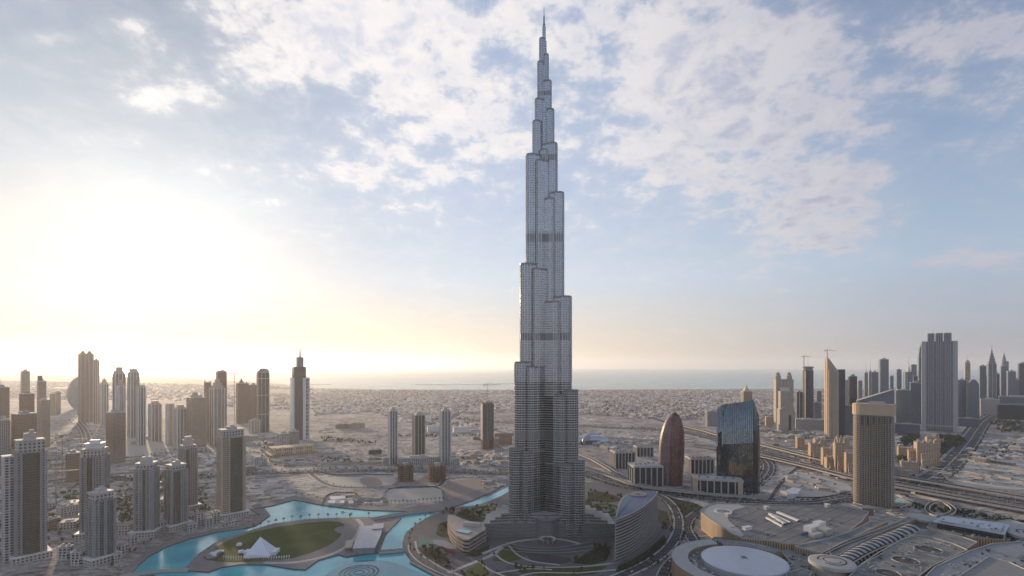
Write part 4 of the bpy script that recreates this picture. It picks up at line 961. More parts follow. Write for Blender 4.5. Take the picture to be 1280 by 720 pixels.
# building with the sloping roof (behind hotel) and grey block beside
t_ = T('grey convention block with a long sloping roof behind the hotel tower', 1070, 1118, 497, 545, 10, .35, name='sloping_block', cat='building')
mb = MB(); mb.prism(t_.P, -1, t_.h, 0, topmi=1, ztop=lambda x, y: t_.h - 12 + (x / t_.w + .5) * 46); t_.part('body', mb, [F_GREYB, CONC])
simple('square grey glass block between the hotel tower and the giant fluted tower', 1117, 1138, 488, 532, F_GREYB, 14, .7, 0, ph=4, plantf=.7)
simple('darker blue block touching the giant fluted tower', 1137, 1152, 478, 530, F_GREYB, 6, .8, 3)
t_ = simple('white and blue tower with a thin white needle left of the giant fluted tower', 1129, 1141, 465, 520, F_GREYB, 16, .9, 0, ribmat=WHITE, ribx=(-.45, -.25), ph=0)
mb = MB(); mb.lathe([(t_.w * .32, t_.h), (t_.w * .25, t_.h + 12), (t_.w * .07, t_.h + 30), (.4, t_.z(444)), (0, t_.z(444) + 1)], t_.w * .1, 0, 10); t_.part('needle', mb, WHITE)
# two sisters with curved arrow tops
for lab, x0, x1, yt, pk in (('slender tower with a curved arrow shaped top just left of the giant fluted tower', 1147, 1156, 447, 428),):
    t_ = T(lab, x0, x1, yt, 530, 16, .8, name='arrow_top_tower', group=GRR); t_.body(F_GREYB); w = t_.w; d_ = t_.d
    mb = MB(); hz_ = t_.z(pk) - t_.h; n_ = 8
    arc = [(-w / 2 + w * .8 * (i / n_) ** 1.8, t_.h + hz_ * math.sin(math.pi / 2 * i / n_)) for i in range(n_ + 1)] + [(w / 2, t_.h + hz_ * .72), (w / 2, t_.h)]
    for sg in (-1, 1):
        pts = [(x, sg * d_ / 2, z) for x, z in arc]; mb.face(pts if sg > 0 else pts[::-1])
    for (xa, za), (xb, zb) in zip(arc, arc[1:]): mb.face([(xa, -d_ / 2, za), (xb, -d_ / 2, zb), (xb, d_ / 2, zb), (xa, d_ / 2, za)])
    t_.part('arrow_top', mb, GREY)
# giant fluted tower
t_ = T('giant fluted grey tower with three raised ridges on top and paler side wings', 1152, 1197, 427, 541, 2, .5, name='fluted_tower')
w, d_, h_ = t_.w, t_.d, t_.h; ht = zat(417, t_.cy)
mb = MB(); mb.prism(t_.P, -1, h_, 0, topmi=1); t_.part('body', mb, [facade('fluted tower facade', (0.34, 0.34, 0.35), (0.06, 0.065, 0.075), 3.8, 2.0, .15, .35, .2), ROOFG])
for i, f in enumerate((-.235, 0.0, .235)):
    mb = MB(); mb.prism(rectp(w * .20, d_ * 1.04, f * w, 0), 8, ht, 0, topmi=1)
    for j in (-.075, -.025, .025, .075): mb.box((f + j) * w, -d_ * .52 - 1.2, 10, 2.2, 2.6, ht - 8, 1); mb.box((f + j) * w, d_ * .52 + 1.2, 10, 2.2, 2.6, ht - 8, 1)
    t_.part('fluted_ridge', mb, [facade('fluted ridge glazing', (0.22, 0.22, 0.235), (0.09, 0.095, 0.11), 3.8, 2.2, .2, .3, .2), plain('flute steel', (0.34, 0.34, 0.36), .5)])
for sg in (-1, 1):
    mb = MB(); mb.box(sg * w * .44, 0, -1, w * .13, d_ * 1.06, h_ + 2); t_.part('side_wing', mb, plain('pale grey panels', (0.38, 0.37, 0.36), .6, var=.08))
mb = MB(); mb.box(0, -d_ * .55, 22, w * .76, 4, 4); t_.part('entrance_beam', mb, CONC)
simple('dark arched blue block right of the giant fluted tower', 1197, 1208, 475, 526, F_GREYB, 10, .8, 3, cm=DARK)
t_ = simple('slim pale tower with a rounded crown and mast above the dark arched blocks', 1205, 1213, 454, 524, F_STONE, 14, .9, 0, ph=0)
mb = MB(); mb.lathe([(t_.w * .5, t_.h), (t_.w * .5, t_.h + 10), (t_.w * .3, t_.h + 14), (0, t_.h + 18)], n=12); t_.part('rounded_crown', mb, CONC); t_.mast(t_.h + 14, t_.z(443), .8)
t_ = T('dark blue block with a curved shoulder under the slim pale tower', 1209, 1224, 490, 528, 8, .8, name='curved_block', group=GRR)
mb = MB(); h_ = t_.h; prof = [(-t_.w / 2 + t_.w * i / 8, h_ + (zat(474, t_.cy) - h_) * math.sin(math.pi * (0.2 + 0.6 * (1 - i / 8)))) for i in range(9)]; prof = [(-t_.w / 2, 0)] + prof + [(t_.w / 2, 0)]
for sg in (-1, 1):
    pts = [(x, sg * t_.d / 2, z) for x, z in prof]; mb.face(pts if sg > 0 else pts[::-1], prof if sg > 0 else prof[::-1])
for (xa, za), (xb, zb) in zip(prof, prof[1:]): mb.face([(xa, -t_.d / 2, za), (xb, -t_.d / 2, zb), (xb, t_.d / 2, zb), (xa, t_.d / 2, za)])
t_.part('body', mb, F_GREYB)
simple('flat topped slab left of the tall stepped spire tower', 1223.5, 1233, 457, 512, F_GREYB, 12, .8, 3, cm=GREY)
t_ = T('tall stepped tower ending in a pointed tiered spire', 1233.5, 1246, 455, 514, 12, .8, name='stepped_spire_tower', group=GRR)
t_.body(F_GREYB); t_.ribs(CONC, -1, t_.h + 3, (-.45, 0, .45), 1.5, 2)
mb = MB(); H0 = t_.h; S_ = t_.z(431) - H0
for k_ in range(5): mb.box(0, 0, H0 + S_ * .14 * k_ - .3, t_.w * (.8 - .15 * k_), t_.d * (.8 - .15 * k_), S_ * .14 + .3)
mb.bar((0, 0, H0 + S_ * .68), (0, 0, H0 + S_), 2.4, 6, r2=.3); t_.part('tiered_spire', mb, GREY)
simple('dark low tower between the stepped spire tower and the arrow headed tower', 1242, 1249.5, 467, 512, F_DARK, 12, .8, 3)
t_ = T('hazy tower with a curved arrow head right of the stepped spire tower', 1250, 1260, 458, 510, 12, .8, name='arrow_head_tower', group=GRR)
t_.body(F_GREYB); mb = MB(); mb.lathe([(t_.w * .5, t_.h), (t_.w * .42, t_.h + 20), (t_.w * .22, t_.z(446)), (0, t_.z(441))], n=10); t_.part('arrow_head', mb, GREY)
simple('stepped hazy block near the right edge', 1258, 1270, 464, 512, F_GREYB, 14, .8, 4)
simple('plain dark tower at the far right edge', 1272, 1284, 454, 505, F_DARK, 14, .8, 3)
simple('low hazy block left of the plain dark tower at the right edge', 1267, 1274, 474, 512, F_GREYB, 14, .8, 3)
simple('low long grey exhibition hall beyond the park', 1225, 1250, 499, 520, F_LOW, 6, .4, name='exhibition_hall')
simple('wide flat grey hall with a dark base at the right edge', 1248, 1300, 496, 520, F_GREYB, 4, .5, name='exhibition_hall')
simple('low dark hall in front of the wide flat grey hall', 1246, 1300, 506, 526, F_DARK, 4, .4, name='exhibition_hall')
simple('low white glazed block at the foot of the giant fluted tower', 1197, 1224, 523, 534, F_GREYB, 4, .5, name='office_block', ph=3)
simple('low blue block left of the foot of the giant fluted tower', 1118, 1150, 530, 545, F_GREYB, 4, .5, name='office_block', ph=3)
simple('tiny sand block by the gabled stone tower', 956, 967, 521, 534, F_SAND, 16, .6, name='office_block', ph=2)
simple('low grey slab behind the gabled stone tower', 992, 1030, 524, 537, F_LOW, 10, .5, name='office_block', ph=3)
simple('sunlit orange block beside the viaduct', 994, 1006, 547, 562, facade('sunlit orange block', (0.52, 0.32, 0.18), (0.12, .08, .06), 4, 4, .4, .5), 22, .7, name='apartment_block', ph=2)
# old town style beige apartments with turrets
def turreted(label, x0, x1, yt, yb, yaw=18, ratio=.7, tw=3, steps=True, name='turreted_apartment_block'):
    t_ = T(label, x0, x1, yt, yb, yaw, ratio, name=name, cat='apartment block', group='sand coloured turreted apartment blocks')
    t_.body(F_SAND, roof=plain('sand roof', (0.40, 0.33, 0.27)))
    for i in range(tw):
        f = -.40 + .80 * i / max(1, tw - 1); hh_ = t_.h * (1.06 + .10 * rnd.random())
        mb = MB(); mb.box(f * t_.w, (rnd.random() - .7) * t_.d * .45, -1, t_.w * .17, t_.w * .17, hh_, 0); bx_ = f * t_.w
        mb.lathe([(t_.w * .055, hh_ - 1.2), (t_.w * .055, hh_ + 2.5), (0, hh_ + 5)], bx_, -t_.d * .15, 8, 1); t_.part('turret', mb, [F_SAND, BEIGE])
    if steps:
        mb = MB(); mb.box(0, -t_.d * .55, -1, t_.w * .7, t_.d * .4, t_.h * .55); mb.box(-t_.w * .1, -t_.d * .78, -1, t_.w * .5, t_.d * .3, t_.h * .3); t_.part('stepped_wing', mb, F_SAND)
    return t_
turreted('orange lit turreted block beside the viaduct, left one of the row before the blade tower', 1010, 1029, 554, 575)
turreted('turreted block in the middle of the row before the blade tower', 1026, 1042, 560, 582, tw=2)
turreted('turreted block nearest the hotel tower', 1041, 1058, 553, 588)
turreted('low turreted block half hidden by the hotel tower', 1055, 1070, 566, 592, tw=2)
turreted('tall clustered beige block with many turrets right of the hotel tower', 1142, 1175, 553, 583, 12, .8, 4)
turreted('flat roofed beige wing left of the many turreted block', 1121, 1143, 559, 573, 12, .5, 2, False)
turreted('low stepped beige block in front of the many turreted block', 1124, 1150, 577, 592, 12, .6, 3)
turreted('small beige block behind the many turreted block', 1172, 1180, 549, 556, 12, .6, 2, False)

turreted('orange lit block filling the gap behind the row before the blade tower', 1016, 1034, 549, 562, 18, .6, 4, False)
turreted('beige turreted block just behind the one nearest the hotel tower', 1044, 1062, 547, 560, 18, .6, 4, False)
turreted('low beige courtyard block at the near end of the row before the blade tower', 1030, 1050, 572, 586, 18, .7, 5)
turreted('stepped beige block rising right behind the many turreted block', 1156, 1176, 547, 566, 12, .8, 5)
turreted('small stepped beige block touching the flat roofed beige wing', 1134, 1148, 563, 580, 12, .8, 4)
c_ = G(1112, 629); pd = empty('pool_deck', (c_.x, c_.y, 0), -.25, 'turquoise pool terrace at the foot of the hotel tower', 'pool terrace')
mb = MB(); mb.box(0, 0, -1, 62, 34, 7); mb.build('terrace', SANDW, pd); mb = MB(); mb.box(2, 0, 5.9, 44, 22, .35); mb.build('pool', POOL, pd)
for i in range(5): mb = MB(); mb.bar((-26 + i * 13, -14, 6), (-26 + i * 13, -14, 8.6), .2); mb.lathe([(2.6, 8.4), (0, 9.6)], -26 + i * 13, -14, 8); mb.build('parasol', ROOFC if 'cream roof' in MATS else BEIGE, pd)
simple('small brown plant block at the foot of the hotel tower', 1078, 1092, 634, 645, BROWN, 18, .8, name='plant_block', ph=2); simple('small white plant block beside the hotel tower base', 1066, 1080, 638, 649, WHITE, 18, .6, name='plant_block', ph=2)

# further hazy towers of the right hand skyline
for lab, x0, x1, yt, yb, mm in (('small hazy tower between the round and the blade towers', 1020, 1027, 489, 520, F_GREYB), ('pale slim slab right of the black twin capped tower', 1072, 1078, 476, 515, F_WHITE), ('low grey tower behind the sloping roofed convention block', 1090, 1098, 480, 514, F_GREYB), ('slim hazy tower left of the white needle tower', 1120, 1127, 462, 512, F_GREYB), ('short dark blue tower right of the white needle tower', 1141, 1148, 470, 514, F_DARK),
    ('grey tower half hidden by the left wing of the fluted tower', 1138, 1146, 456, 512, F_GREYB), ('low hazy slab between the slim pale tower and the flat topped slab', 1216, 1223, 481, 508, F_GREYB), ('small distant tower left of the stepped spire tower', 1229, 1235, 470, 506, F_GREYB), ('narrow hazy tower behind the arrow headed tower', 1256, 1261, 452, 506, F_GREYB), ('distant pale block at the right of the stepped hazy block', 1265, 1270, 480, 506, F_WHITE), ('distant low tower just above the exhibition hall', 1240, 1247, 478, 505, F_GREYB), ('faint slim tower between the flat topped tower and the needle', 1112, 1117, 470, 512, F_GREYB)):
    simple(lab, x0, x1, yt, yb, mm, 14, .8, 0, ph=3)
# ------------------------------------------------------------------ roads, viaducts
def wpart(mb, name, mats, root, kind=None):
    """a part drawn in world coordinates under an unrotated root"""
    o = mb.build(name, mats, root); o.location = -Vector(root.location)
    if kind: o['kind'] = kind
    return o
m, tt, bs = mat_base('road asphalt with lane lines'); pos = tt.node('ShaderNodeNewGeometry').outputs['Position']
uvn_ = tt.node('ShaderNodeUVMap'); uvn_.uv_map = 'UVMap'; ru, rv, _ = tt.sep(uvn_.outputs[0])
asp = tt.ramp(tt.noise(pos, 0.05, 5, 0.6), [(0.3, (0.048, 0.045, 0.047)), (0.7, (0.085, 0.08, 0.08))])
fu_ = tt.math('FRACT', tt.math('DIVIDE', ru, 3.75)); fv_ = tt.math('FRACT', tt.math('DIVIDE', rv, 14.0))
ln = tt.math('MULTIPLY', tt.math('LESS_THAN', fu_, 0.07), tt.math('LESS_THAN', fv_, 0.45))
wear = tt.math('ABSOLUTE', tt.math('SUBTRACT', fu_, 0.5)); asp = tt.mix(tt.math('MULTIPLY', wear, 0.5), asp, (0.11, 0.10, 0.10))
tt.put(bs.inputs['Base Color'], tt.mix(ln, asp, (0.5, 0.48, 0.45))); bs.inputs['Roughness'].default_value = 0.85; bs.inputs['Specular IOR Level'].default_value = 0.1
ROAD = m
KERB = plain('kerb concrete', (0.40, 0.37, 0.345), 0.8, var=0.1)
def wpath(pix, z=0.0, sub=8):
    return [(G(x, y, z).x, G(x, y, z).y, z) for x, y in catmull(pix, sub)]
def road(name, pix, width, z=0.15, label=None, median=False, verge=2.0, thick=None, vmat=None):
    pth = wpath(pix, z); mb = MB(); th = thick if thick is not None else z + 0.3
    ribbon(mb, pth, width + verge * 2, -0.05, 1, thick=th); ribbon(mb, pth, width, 0.0, 0)
    for sg in (-1, 1): ribbon(mb, pth, 0.5, 0.14, 2, shift=sg * (width / 2 + .3), thick=.2)
    if median: ribbon(mb, pth, 2.4, 0.2, 2, thick=.25)
    o = mb.build(name, [ROAD, vmat or KERB, KERB]); tag(o, label, kind='structure'); return pth
def viaduct(pix, width, z, label, gap=34, cat='viaduct', name='viaduct', deckm=None, par=1.3):
    pth = wpath(pix, z); r_ = empty(name, (pth[0][0], pth[0][1], 0), 0, label, cat)
    mb = MB(); ribbon(mb, pth, width, -0.02, 1, thick=1.9); ribbon(mb, pth, width - 1.2, 0.02, 0); wpart(mb, 'deck', [deckm or ROAD, KERB], r_)
    for sg in (-1, 1):
        mb = MB(); ribbon(mb, pth, 0.9, par, 0, shift=sg * (width / 2 - .2), thick=par + .9); wpart(mb, 'parapet', KERB, r_)
    acc = 0; last = pth[0]
    n_ = 0
    for p in pth:
        acc += math.hypot(p[0] - last[0], p[1] - last[1]); last = p
        if acc > gap and n_ < 60:
            acc = 0; n_ += 1; mb = MB(); mb.bar((p[0], p[1], -1), (p[0], p[1], z - 3), 1.3, 8); mb.bar((p[0], p[1], z - 3.4), (p[0], p[1], z - 1.8), 1.3, 8, r2=min(4, width * .35)); wpart(mb, 'pier', KERB, r_)
    return pth
ROADS = []
def R_(*a, **k): p = road(*a, **k); ROADS.append(p); return p
R_('highway', [(540, 520), (640, 529), (730, 533), (800, 536), (860, 541), (900, 551), (950, 564), (1010, 579), (1066, 593), (1118, 604), (1200, 619), (1290, 634), (1420, 656)], 46, 0.2, 'wide multi lane highway crossing the sandy plain', True, 5, vmat=GREY)
R_('avenue_road', [(-120, 622), (0, 610), (90, 601), (160, 598), (230, 598), (300, 592.5), (380, 589), (460, 587.5), (530, 588.5), (600, 590.5), (660, 592), (725, 592), (760, 602), (800, 611), (850, 618), (920, 625.5), (975, 628.5), (1020, 628), (1058, 622), (1100, 622)], 26, 1.7, 'dual carriageway behind the lagoon and the tall tower', True, 3, vmat=GREY)
R_('service_road', [(170, 606), (240, 605), (300, 600), (345, 596), (370, 593), (388, 589)], 11, 0.3, 'pale service road on the left', False, 1)
R_('boulevard_road', [(388, 590), (395, 597), (408, 605), (428, 609), (470, 610), (520, 609.5), (548, 607), (556, 600), (575, 597), (604, 598)], 10, 0.3, 'sandy access road around the empty plots', False, 4, vmat=CONC)
R_('park_road', [(806, 612), (828, 621), (842, 634), (848, 650), (846, 668), (832, 688), (806, 706), (770, 722), (720, 742), (640, 775)], 12, 1.6, 'curving street around the leaf shaped office building', False, 3)
R_('mall_road', [(872, 640), (862, 648), (858, 660), (864, 672), (868, 682), (852, 694), (838, 704), (828, 722), (820, 760)], 13, 1.5, 'dark street between the office building and the mall', False, 2)
R_('market_road', [(919, 632), (927, 622), (943, 606), (957, 594), (961, 583), (955, 574), (944, 567)], 22, 1.6, 'busy road with traffic right of the blue glass tower', True, 2)
R_('side_road', [(960, 628), (975, 606), (990, 590), (1000, 583)], 8, 0.4, 'narrow site road', False, 1, vmat=GROUND)
R_('desert_highway', [(1148, 606), (1160, 599), (1178, 588), (1196, 570), (1212, 551), (1222, 536), (1232, 525), (1250, 517), (1290, 511), (1330, 508)], 44, 0.3, 'wide highway curving into the distance at the right', True, 6, vmat=GREY)
R_('slip_road', [(1100, 606), (1130, 607), (1152, 604), (1170, 596), (1188, 582)], 10, 0.25, 'slip road joining the right hand highway', False, 2)
R_('northern_road', [(92, 524), (101, 532), (107, 542), (110, 556), (114, 572), (122, 590), (128, 600)], 22, 0.3, 'curving road between the towers at the left', True, 6)
R_('northern_lane', [(40, 528), (52, 533), (58, 541), (54, 552), (40, 562), (20, 572)], 14, 0.3, 'curving lane at the far left', False, 4)
R_('plain_road', [(60, 575), (140, 573), (215, 567.5), (262, 565), (330, 566), (332, 578), (370, 583)], 15, 0.3, 'straight road crossing the left plain', False, 4)
R_('villa_road', [(534, 531), (563, 523), (580, 511), (596, 501), (608, 494)], 34, 0.3, 'straight road running to the coast through the villas', False, 10)
R_('coast_road', [(738, 497), (770, 506), (800, 517), (830, 527), (858, 535)], 34, 0.3, 'diagonal road through the villas', False, 12)
R_('district_road', [(400, 512), (470, 508), (540, 511), (620, 508), (700, 512), (800, 508), (960, 512)], 22, 0.3, 'cross road in the villa district', False, 6)
R_('outer_road', [(300, 500), (400, 496), (520, 498), (640, 496), (760, 497), (900, 496), (1040, 499)], 26, 0.3, 'far cross road in the villa district', False, 8)
viaduct([(852, 531.5), (880, 538), (905, 545), (950, 555), (1010, 570), (1066, 583), (1118, 594), (1200, 608), (1290, 623), (1420, 644)], 24, 9, 'long elevated highway deck with pale parapets, the farther of two at the right', name='highway_viaduct')
viaduct([(868, 556), (900, 560), (950, 569.5), (1010, 583), (1066, 597), (1118, 607), (1200, 622), (1290, 638), (1420, 660)], 24, 8, 'long elevated highway deck with pale parapets, the nearer of two at the right', name='highway_viaduct')
viaduct([(600, 548), (660, 549), (725, 548), (765, 547.5), (830, 551), (870, 548)], 9, 11, 'slim metro viaduct behind the tall tower', name='metro_viaduct', deckm=CONC, par=1.6)
viaduct([(720, 566), (738, 573), (756, 583), (778, 596), (800, 605), (830, 611), (880, 616)], 10, 7, 'curving flyover right of the tall tower', name='flyover')
viaduct([(724, 582), (745, 588), (768, 597), (798, 607), (850, 614), (910, 619), (960, 622)], 9, 8.5, 'second flyover running in front of the colonnaded blocks', name='flyover')
viaduct([(1100, 614), (1125, 616), (1150, 620), (1180, 628), (1192, 638), (1178, 645), (1162, 641), (1160, 633), (1172, 627), (1200, 630)], 7, 6, 'looping ramp beside the hotel tower', name='loop_ramp', gap=40)
viaduct([(1118, 618), (1130, 622), (1134, 629), (1122, 634)], 6, 4, 'short curved ramp at the foot of the hotel tower', name='hotel_ramp', gap=40)

# bridges over the lagoon
viaduct([(150, 720.5), (180, 716), (206, 713), (236, 712)], 4.5, 2.6, 'thin footbridge at the left tip of the park island', name='footbridge', gap=22, deckm=PAVE, par=.9)
viaduct([(474, 689.5), (490, 688.5), (505, 687)], 9, 3.0, 'short stone bridge between the island and the tower gardens', name='stone_bridge', gap=14, deckm=PAVE, par=1)
viaduct([(466, 648.5), (490, 644), (516, 640), (545, 637), (566, 634.5)], 10, 3.0, 'low sloping bridge from the island to the north shore', name='stone_bridge', gap=20, deckm=PAVE, par=1)

# ------------------------------------------------------------------ metro station shells
def shell_part(root, a, b, wid, hgt, mat, name):
    mb = MB(); A = Vector(a); B = Vector(b); ax = (B - A); L = ax.length; ax.normalize(); sd = Vector((ax.y, -ax.x, 0)); n_ = 14; m_ = 8
    g = []
    for i in range(n_ + 1):
        s_ = -1 + 2 * i / n_; k = max(0, 1 - s_ * s_) ** .6; row = []
        for j in range(m_ + 1):
            a_ = math.pi * j / m_; row.append(A + ax * L * (i / n_) + sd * wid * k * math.cos(a_) + Vector((0, 0, 1)) * hgt * (.25 + .75 * k) * math.sin(a_))
        g.append(row)
    for i in range(n_):
        for j in range(m_): mb.face([g[i][j], g[i][j + 1], g[i + 1][j + 1], g[i + 1][j]])
    return wpart(mb, name, mat, root)
p0 = G(722, 556); ms = empty('metro_station', (p0.x, p0.y, 0), 0, 'metro station under overlapping shell shaped roofs right of the tall tower', 'station')
a_ = G(716, 553, 0); b_ = G(762, 553, 0); shell_part(ms, (a_.x, a_.y, 2), (b_.x, b_.y, 2), 24, 24, METAL, 'shell_roof')
a_ = G(728, 556, 0); b_ = G(748, 548, 0); shell_part(ms, (a_.x, a_.y, 2), (b_.x, b_.y, 2), 16, 32, plain('lilac metal shell', (0.28, 0.26, 0.31), .4, .3), 'shell_roof')
mb = MB(); c_ = G(738, 555); mb.box(c_.x, c_.y, -1, 70, 22, 12, 0); wpart(mb, 'concourse', F_DARK, ms)
# ------------------------------------------------------------------ shopping mall (lower right)
MZ = 27.0
SLOT = plain('shadow slot', (0.035, 0.033, 0.032), .95)  # near-black colour standing in for the shade inside roof gaps
F_MALLW = facade('ribbed sandstone mall wall', (0.40, 0.29, 0.20), (0.10, 0.075, 0.055), 26, 3.2, 0.12, 0.62, 0.6, 0.0, 0.15)
ROOFB = None
m, tt, bs = mat_base('beige mall roof'); pos = tt.node('ShaderNodeNewGeometry').outputs['Position']
rot = tt.node('ShaderNodeVectorRotate'); rot.inputs['Angle'].default_value = R(35); tt.put(rot.inputs['Vector'], pos); px_, py_, _ = tt.sep(rot.outputs[0])
b_ = tt.ramp(tt.noise(pos, 0.05, 7, 0.68, 0.5), [(0.32, (0.14, 0.136, 0.128)), (0.5, (0.215, 0.208, 0.195)), (0.68, (0.29, 0.28, 0.262))])
str_ = tt.noise(tt.vmath('MULTIPLY', rot.outputs[0], (0.06, 1.0, 1.0)), 0.5, 4, 0.7); b_ = tt.vmath('MULTIPLY', b_, tt.ramp(str_, [(0.3, (0.80, 0.80, 0.80)), (0.7, (1.15, 1.14, 1.12))]))
seam = tt.math('MAXIMUM', tt.math('LESS_THAN', tt.math('FRACT', tt.math('DIVIDE', px_, 14.0)), 0.035), tt.math('LESS_THAN', tt.math('FRACT', tt.math('DIVIDE', py_, 9.0)), 0.05))
tt.put(bs.inputs['Base Color'], tt.mix(tt.math('MULTIPLY', seam, 0.5), b_, (0.10, 0.095, 0.09))); bs.inputs['Roughness'].default_value = 0.85; bs.inputs['Specular IOR Level'].default_value = 0.1
ROOFB = m
ROOFW = plain('pale metal roof', (0.45, 0.46, 0.50), 0.45, 0.25, var=0.08, scale=0.05)
ROOFC = plain('cream roof', (0.38, 0.36, 0.33), 0.75, var=0.1)
m, tt, bs = mat_base('roof parking deck'); pos = tt.node('ShaderNodeNewGeometry').outputs['Position']
rot = tt.node('ShaderNodeVectorRotate'); rot.inputs['Angle'].default_value = R(52); tt.put(rot.inputs['Vector'], pos); px_, py_, _ = tt.sep(rot.outputs[0])
base_ = tt.ramp(tt.noise(pos, 0.04, 5, 0.6), [(0.3, (0.15, 0.145, 0.14)), (0.7, (0.23, 0.22, 0.205))])
l1 = tt.math('LESS_THAN', tt.math('FRACT', tt.math('DIVIDE', px_, 19.0)), 0.055)
l2 = tt.math('MULTIPLY', tt.math('LESS_THAN', tt.math('FRACT', tt.math('DIVIDE', py_, 2.6)), 0.07), tt.math('LESS_THAN', tt.math('FRACT', tt.math('DIVIDE', tt.math('ADD', px_, 6.0), 19.0)), 0.5))
base_ = tt.mix(tt.math('MULTIPLY', l2, 0.35), base_, (0.45, 0.43, 0.4))
tt.put(bs.inputs['Base Color'], tt.mix(l1, base_, (0.055, 0.05, 0.05))); bs.inputs['Roughness'].default_value = 0.8; bs.inputs['Specular IOR Level'].default_value = 0.1
PARK = m
c0 = G(1000, 668, 0); mall = empty('shopping_mall', (c0.x, c0.y, 0), 0, 'sprawling sandstone shopping mall with round roofs and a rooftop car park', 'shopping mall')
def mblock(name, pix, z, wall, roof, smooth=0, lip=True, z0=-1, parent=None):
    pl = gpoly(pix, z, smooth); mb = MB(); mb.prism(pl, z0, z, 0, top=False)
    if lip:
        n = len(pl); q_ = offset(pl, -0.9)
        for i in range(n):
            j = (i + 1) % n
            mb.face([(*pl[i], z), (*pl[j], z), (*pl[j], z + 1.1), (*pl[i], z + 1.1)], None, 2); mb.face([(*pl[i], z + 1.1), (*pl[j], z + 1.1), (*q_[j], z + 1.1), (*q_[i], z + 1.1)], None, 2)
            mb.face([(*q_[j], z), (*q_[i], z), (*q_[i], z + 1.1), (*q_[j], z + 1.1)], None, 2)
    b = len(mb.v); mb.face([(p[0], p[1], z) for p in pl], None, 1)
    o = wpart(mb, name, [wall, roof, ROOFC], parent or mall) if not parent else None
    if parent:
        o = mb.build(name, [wall, roof, ROOFC], parent); o.location = (0, 0, 0)
    import bmesh
    bm = bmesh.new(); bm.from_mesh(o.data); big_ = [f for f in bm.faces if len(f.verts) > 4]; bmesh.ops.triangulate(bm, faces=big_, ngon_method='EAR_CLIP'); bm.to_mesh(o.data); bm.free()
    return o
mblock('car_park_wing', [(876, 641), (878, 636), (884, 632), (895, 629.5), (935, 630), (985, 631.5), (1030, 632), (1062, 634), (1086, 640), (1078, 652), (1062, 664), (1036, 673), (1008, 680), (985, 680), (962, 676), (940, 674), (926, 672), (916, 668), (902, 659), (888, 650)], MZ, F_MALLW, PARK)
mblock('corner_deck', [(877, 641), (879, 636.5), (885, 632.5), (895, 630), (925, 630.5), (932, 634), (918, 637), (908, 644), (912, 652), (924, 662), (930, 669), (925, 671.5), (916, 667.5), (902, 658.5), (888, 649.5)], MZ + .35, ROOFC, ROOFC, lip=False, z0=MZ - .5)
mblock('low_forecourt', [(893, 672), (926, 672), (932, 676), (914, 681), (884, 686), (872, 690), (868, 686)], 12, F_MALLW, ROOFB)
# drum with a huge round white roof and the C shaped ring around it
def gdisc(px, py, rx, z, n=48): c = G(px, py, z); return c, rx * c.y / F
c, rr = gdisc(930, 699, 50, MZ + 1)
mb = MB(); mb.lathe([(rr * .96, -1), (rr * .96, MZ - 3), (rr, MZ - 2.6), (rr + .4, MZ + .2), (rr - 1.5, MZ + 1), (rr * .5, MZ + 2.4), (rr * .1, MZ + 3.0)], c.x, c.y, 64); mb.lathe([(rr * .1, MZ + 3.0), (rr * .1, MZ + 3.5), (rr * .085, MZ + 3.5)], c.x, c.y, 24); wpart(mb, 'round_roof', ROOFW, mall)
mb = MB(); mb.lathe([(rr * .085, MZ + 3.4), (rr * .08, MZ + 3.7), (0, MZ + 4)], c.x, c.y, 20); wpart(mb, 'roof_light', GLASSD, mall)
def arcring(name, cx, cy, r0, r1, a0, a1, z0, z1, mats, n=40, slope=0):
    mb = MB()
    P = [(cx + r1 * math.cos(R(a0 + (a1 - a0) * i / n)), cy + r1 * math.sin(R(a0 + (a1 - a0) * i / n))) for i in range(n + 1)]
    Q = [(cx + r0 * math.cos(R(a0 + (a1 - a0) * i / n)), cy + r0 * math.sin(R(a0 + (a1 - a0) * i / n))) for i in range(n + 1)]
    for i in range(n):
        a_, b_, d_, e_ = P[i], P[i + 1], Q[i + 1], Q[i]; u0 = r1 * R(a1 - a0) * i / n; u1 = r1 * R(a1 - a0) * (i + 1) / n
        mb.face([(*a_, z0), (*b_, z0), (*b_, z1), (*a_, z1)], [(u0, z0), (u1, z0), (u1, z1), (u0, z1)], 0)
        mb.face([(*a_, z1), (*b_, z1), (*d_, z1 - slope), (*e_, z1 - slope)], None, 1)
        mb.face([(*d_, z0), (*e_, z0), (*e_, z1 - slope), (*d_, z1 - slope)], [(u0, z0), (u1, z0), (u1, z1), (u0, z1)], 0)
    for a_, b_ in ((P[0], Q[0]), (Q[-1], P[-1])): mb.face([(*b_, z0), (*a_, z0), (*a_, z1), (*b_, z1)], None, 0)
    return wpart(mb, name, mats, mall)
arcring('curved_wing', c.x, c.y, rr + 16, rr + 36, 95, 250, -1, MZ - 3, [F_MALLW, ROOFC])
arcring('curved_wing', c.x, c.y, rr + 8, rr + 27, 28, 92, -1, MZ - 1, [F_MALLW, ROOFB])
arcring('service_deck', c.x, c.y, rr - 3, rr + 17, 20, 250, -1, MZ - 9, [F_MALLW, ROOFG])
mb = MB()
for i in range(26):
    a_ = R(100 + rnd.random() * 110); r_ = rr + 4 + rnd.random() * 10; mb.box(c.x + r_ * math.cos(a_), c.y + r_ * math.sin(a_), MZ - 9.2, 2 + rnd.random() * 4, 2 + rnd.random() * 3, 1.5 + rnd.random() * 2.5, rnd.randint(0, 1), a_)
wpart(mb, 'roof_units', [GREY, CONC], mall, 'stuff')
mblock('service_yard', [(975, 690), (1000, 684), (1022, 690), (1018, 720), (1010, 760), (968, 760), (984, 722), (990, 705)], MZ - 8, F_MALLW, ROOFG)
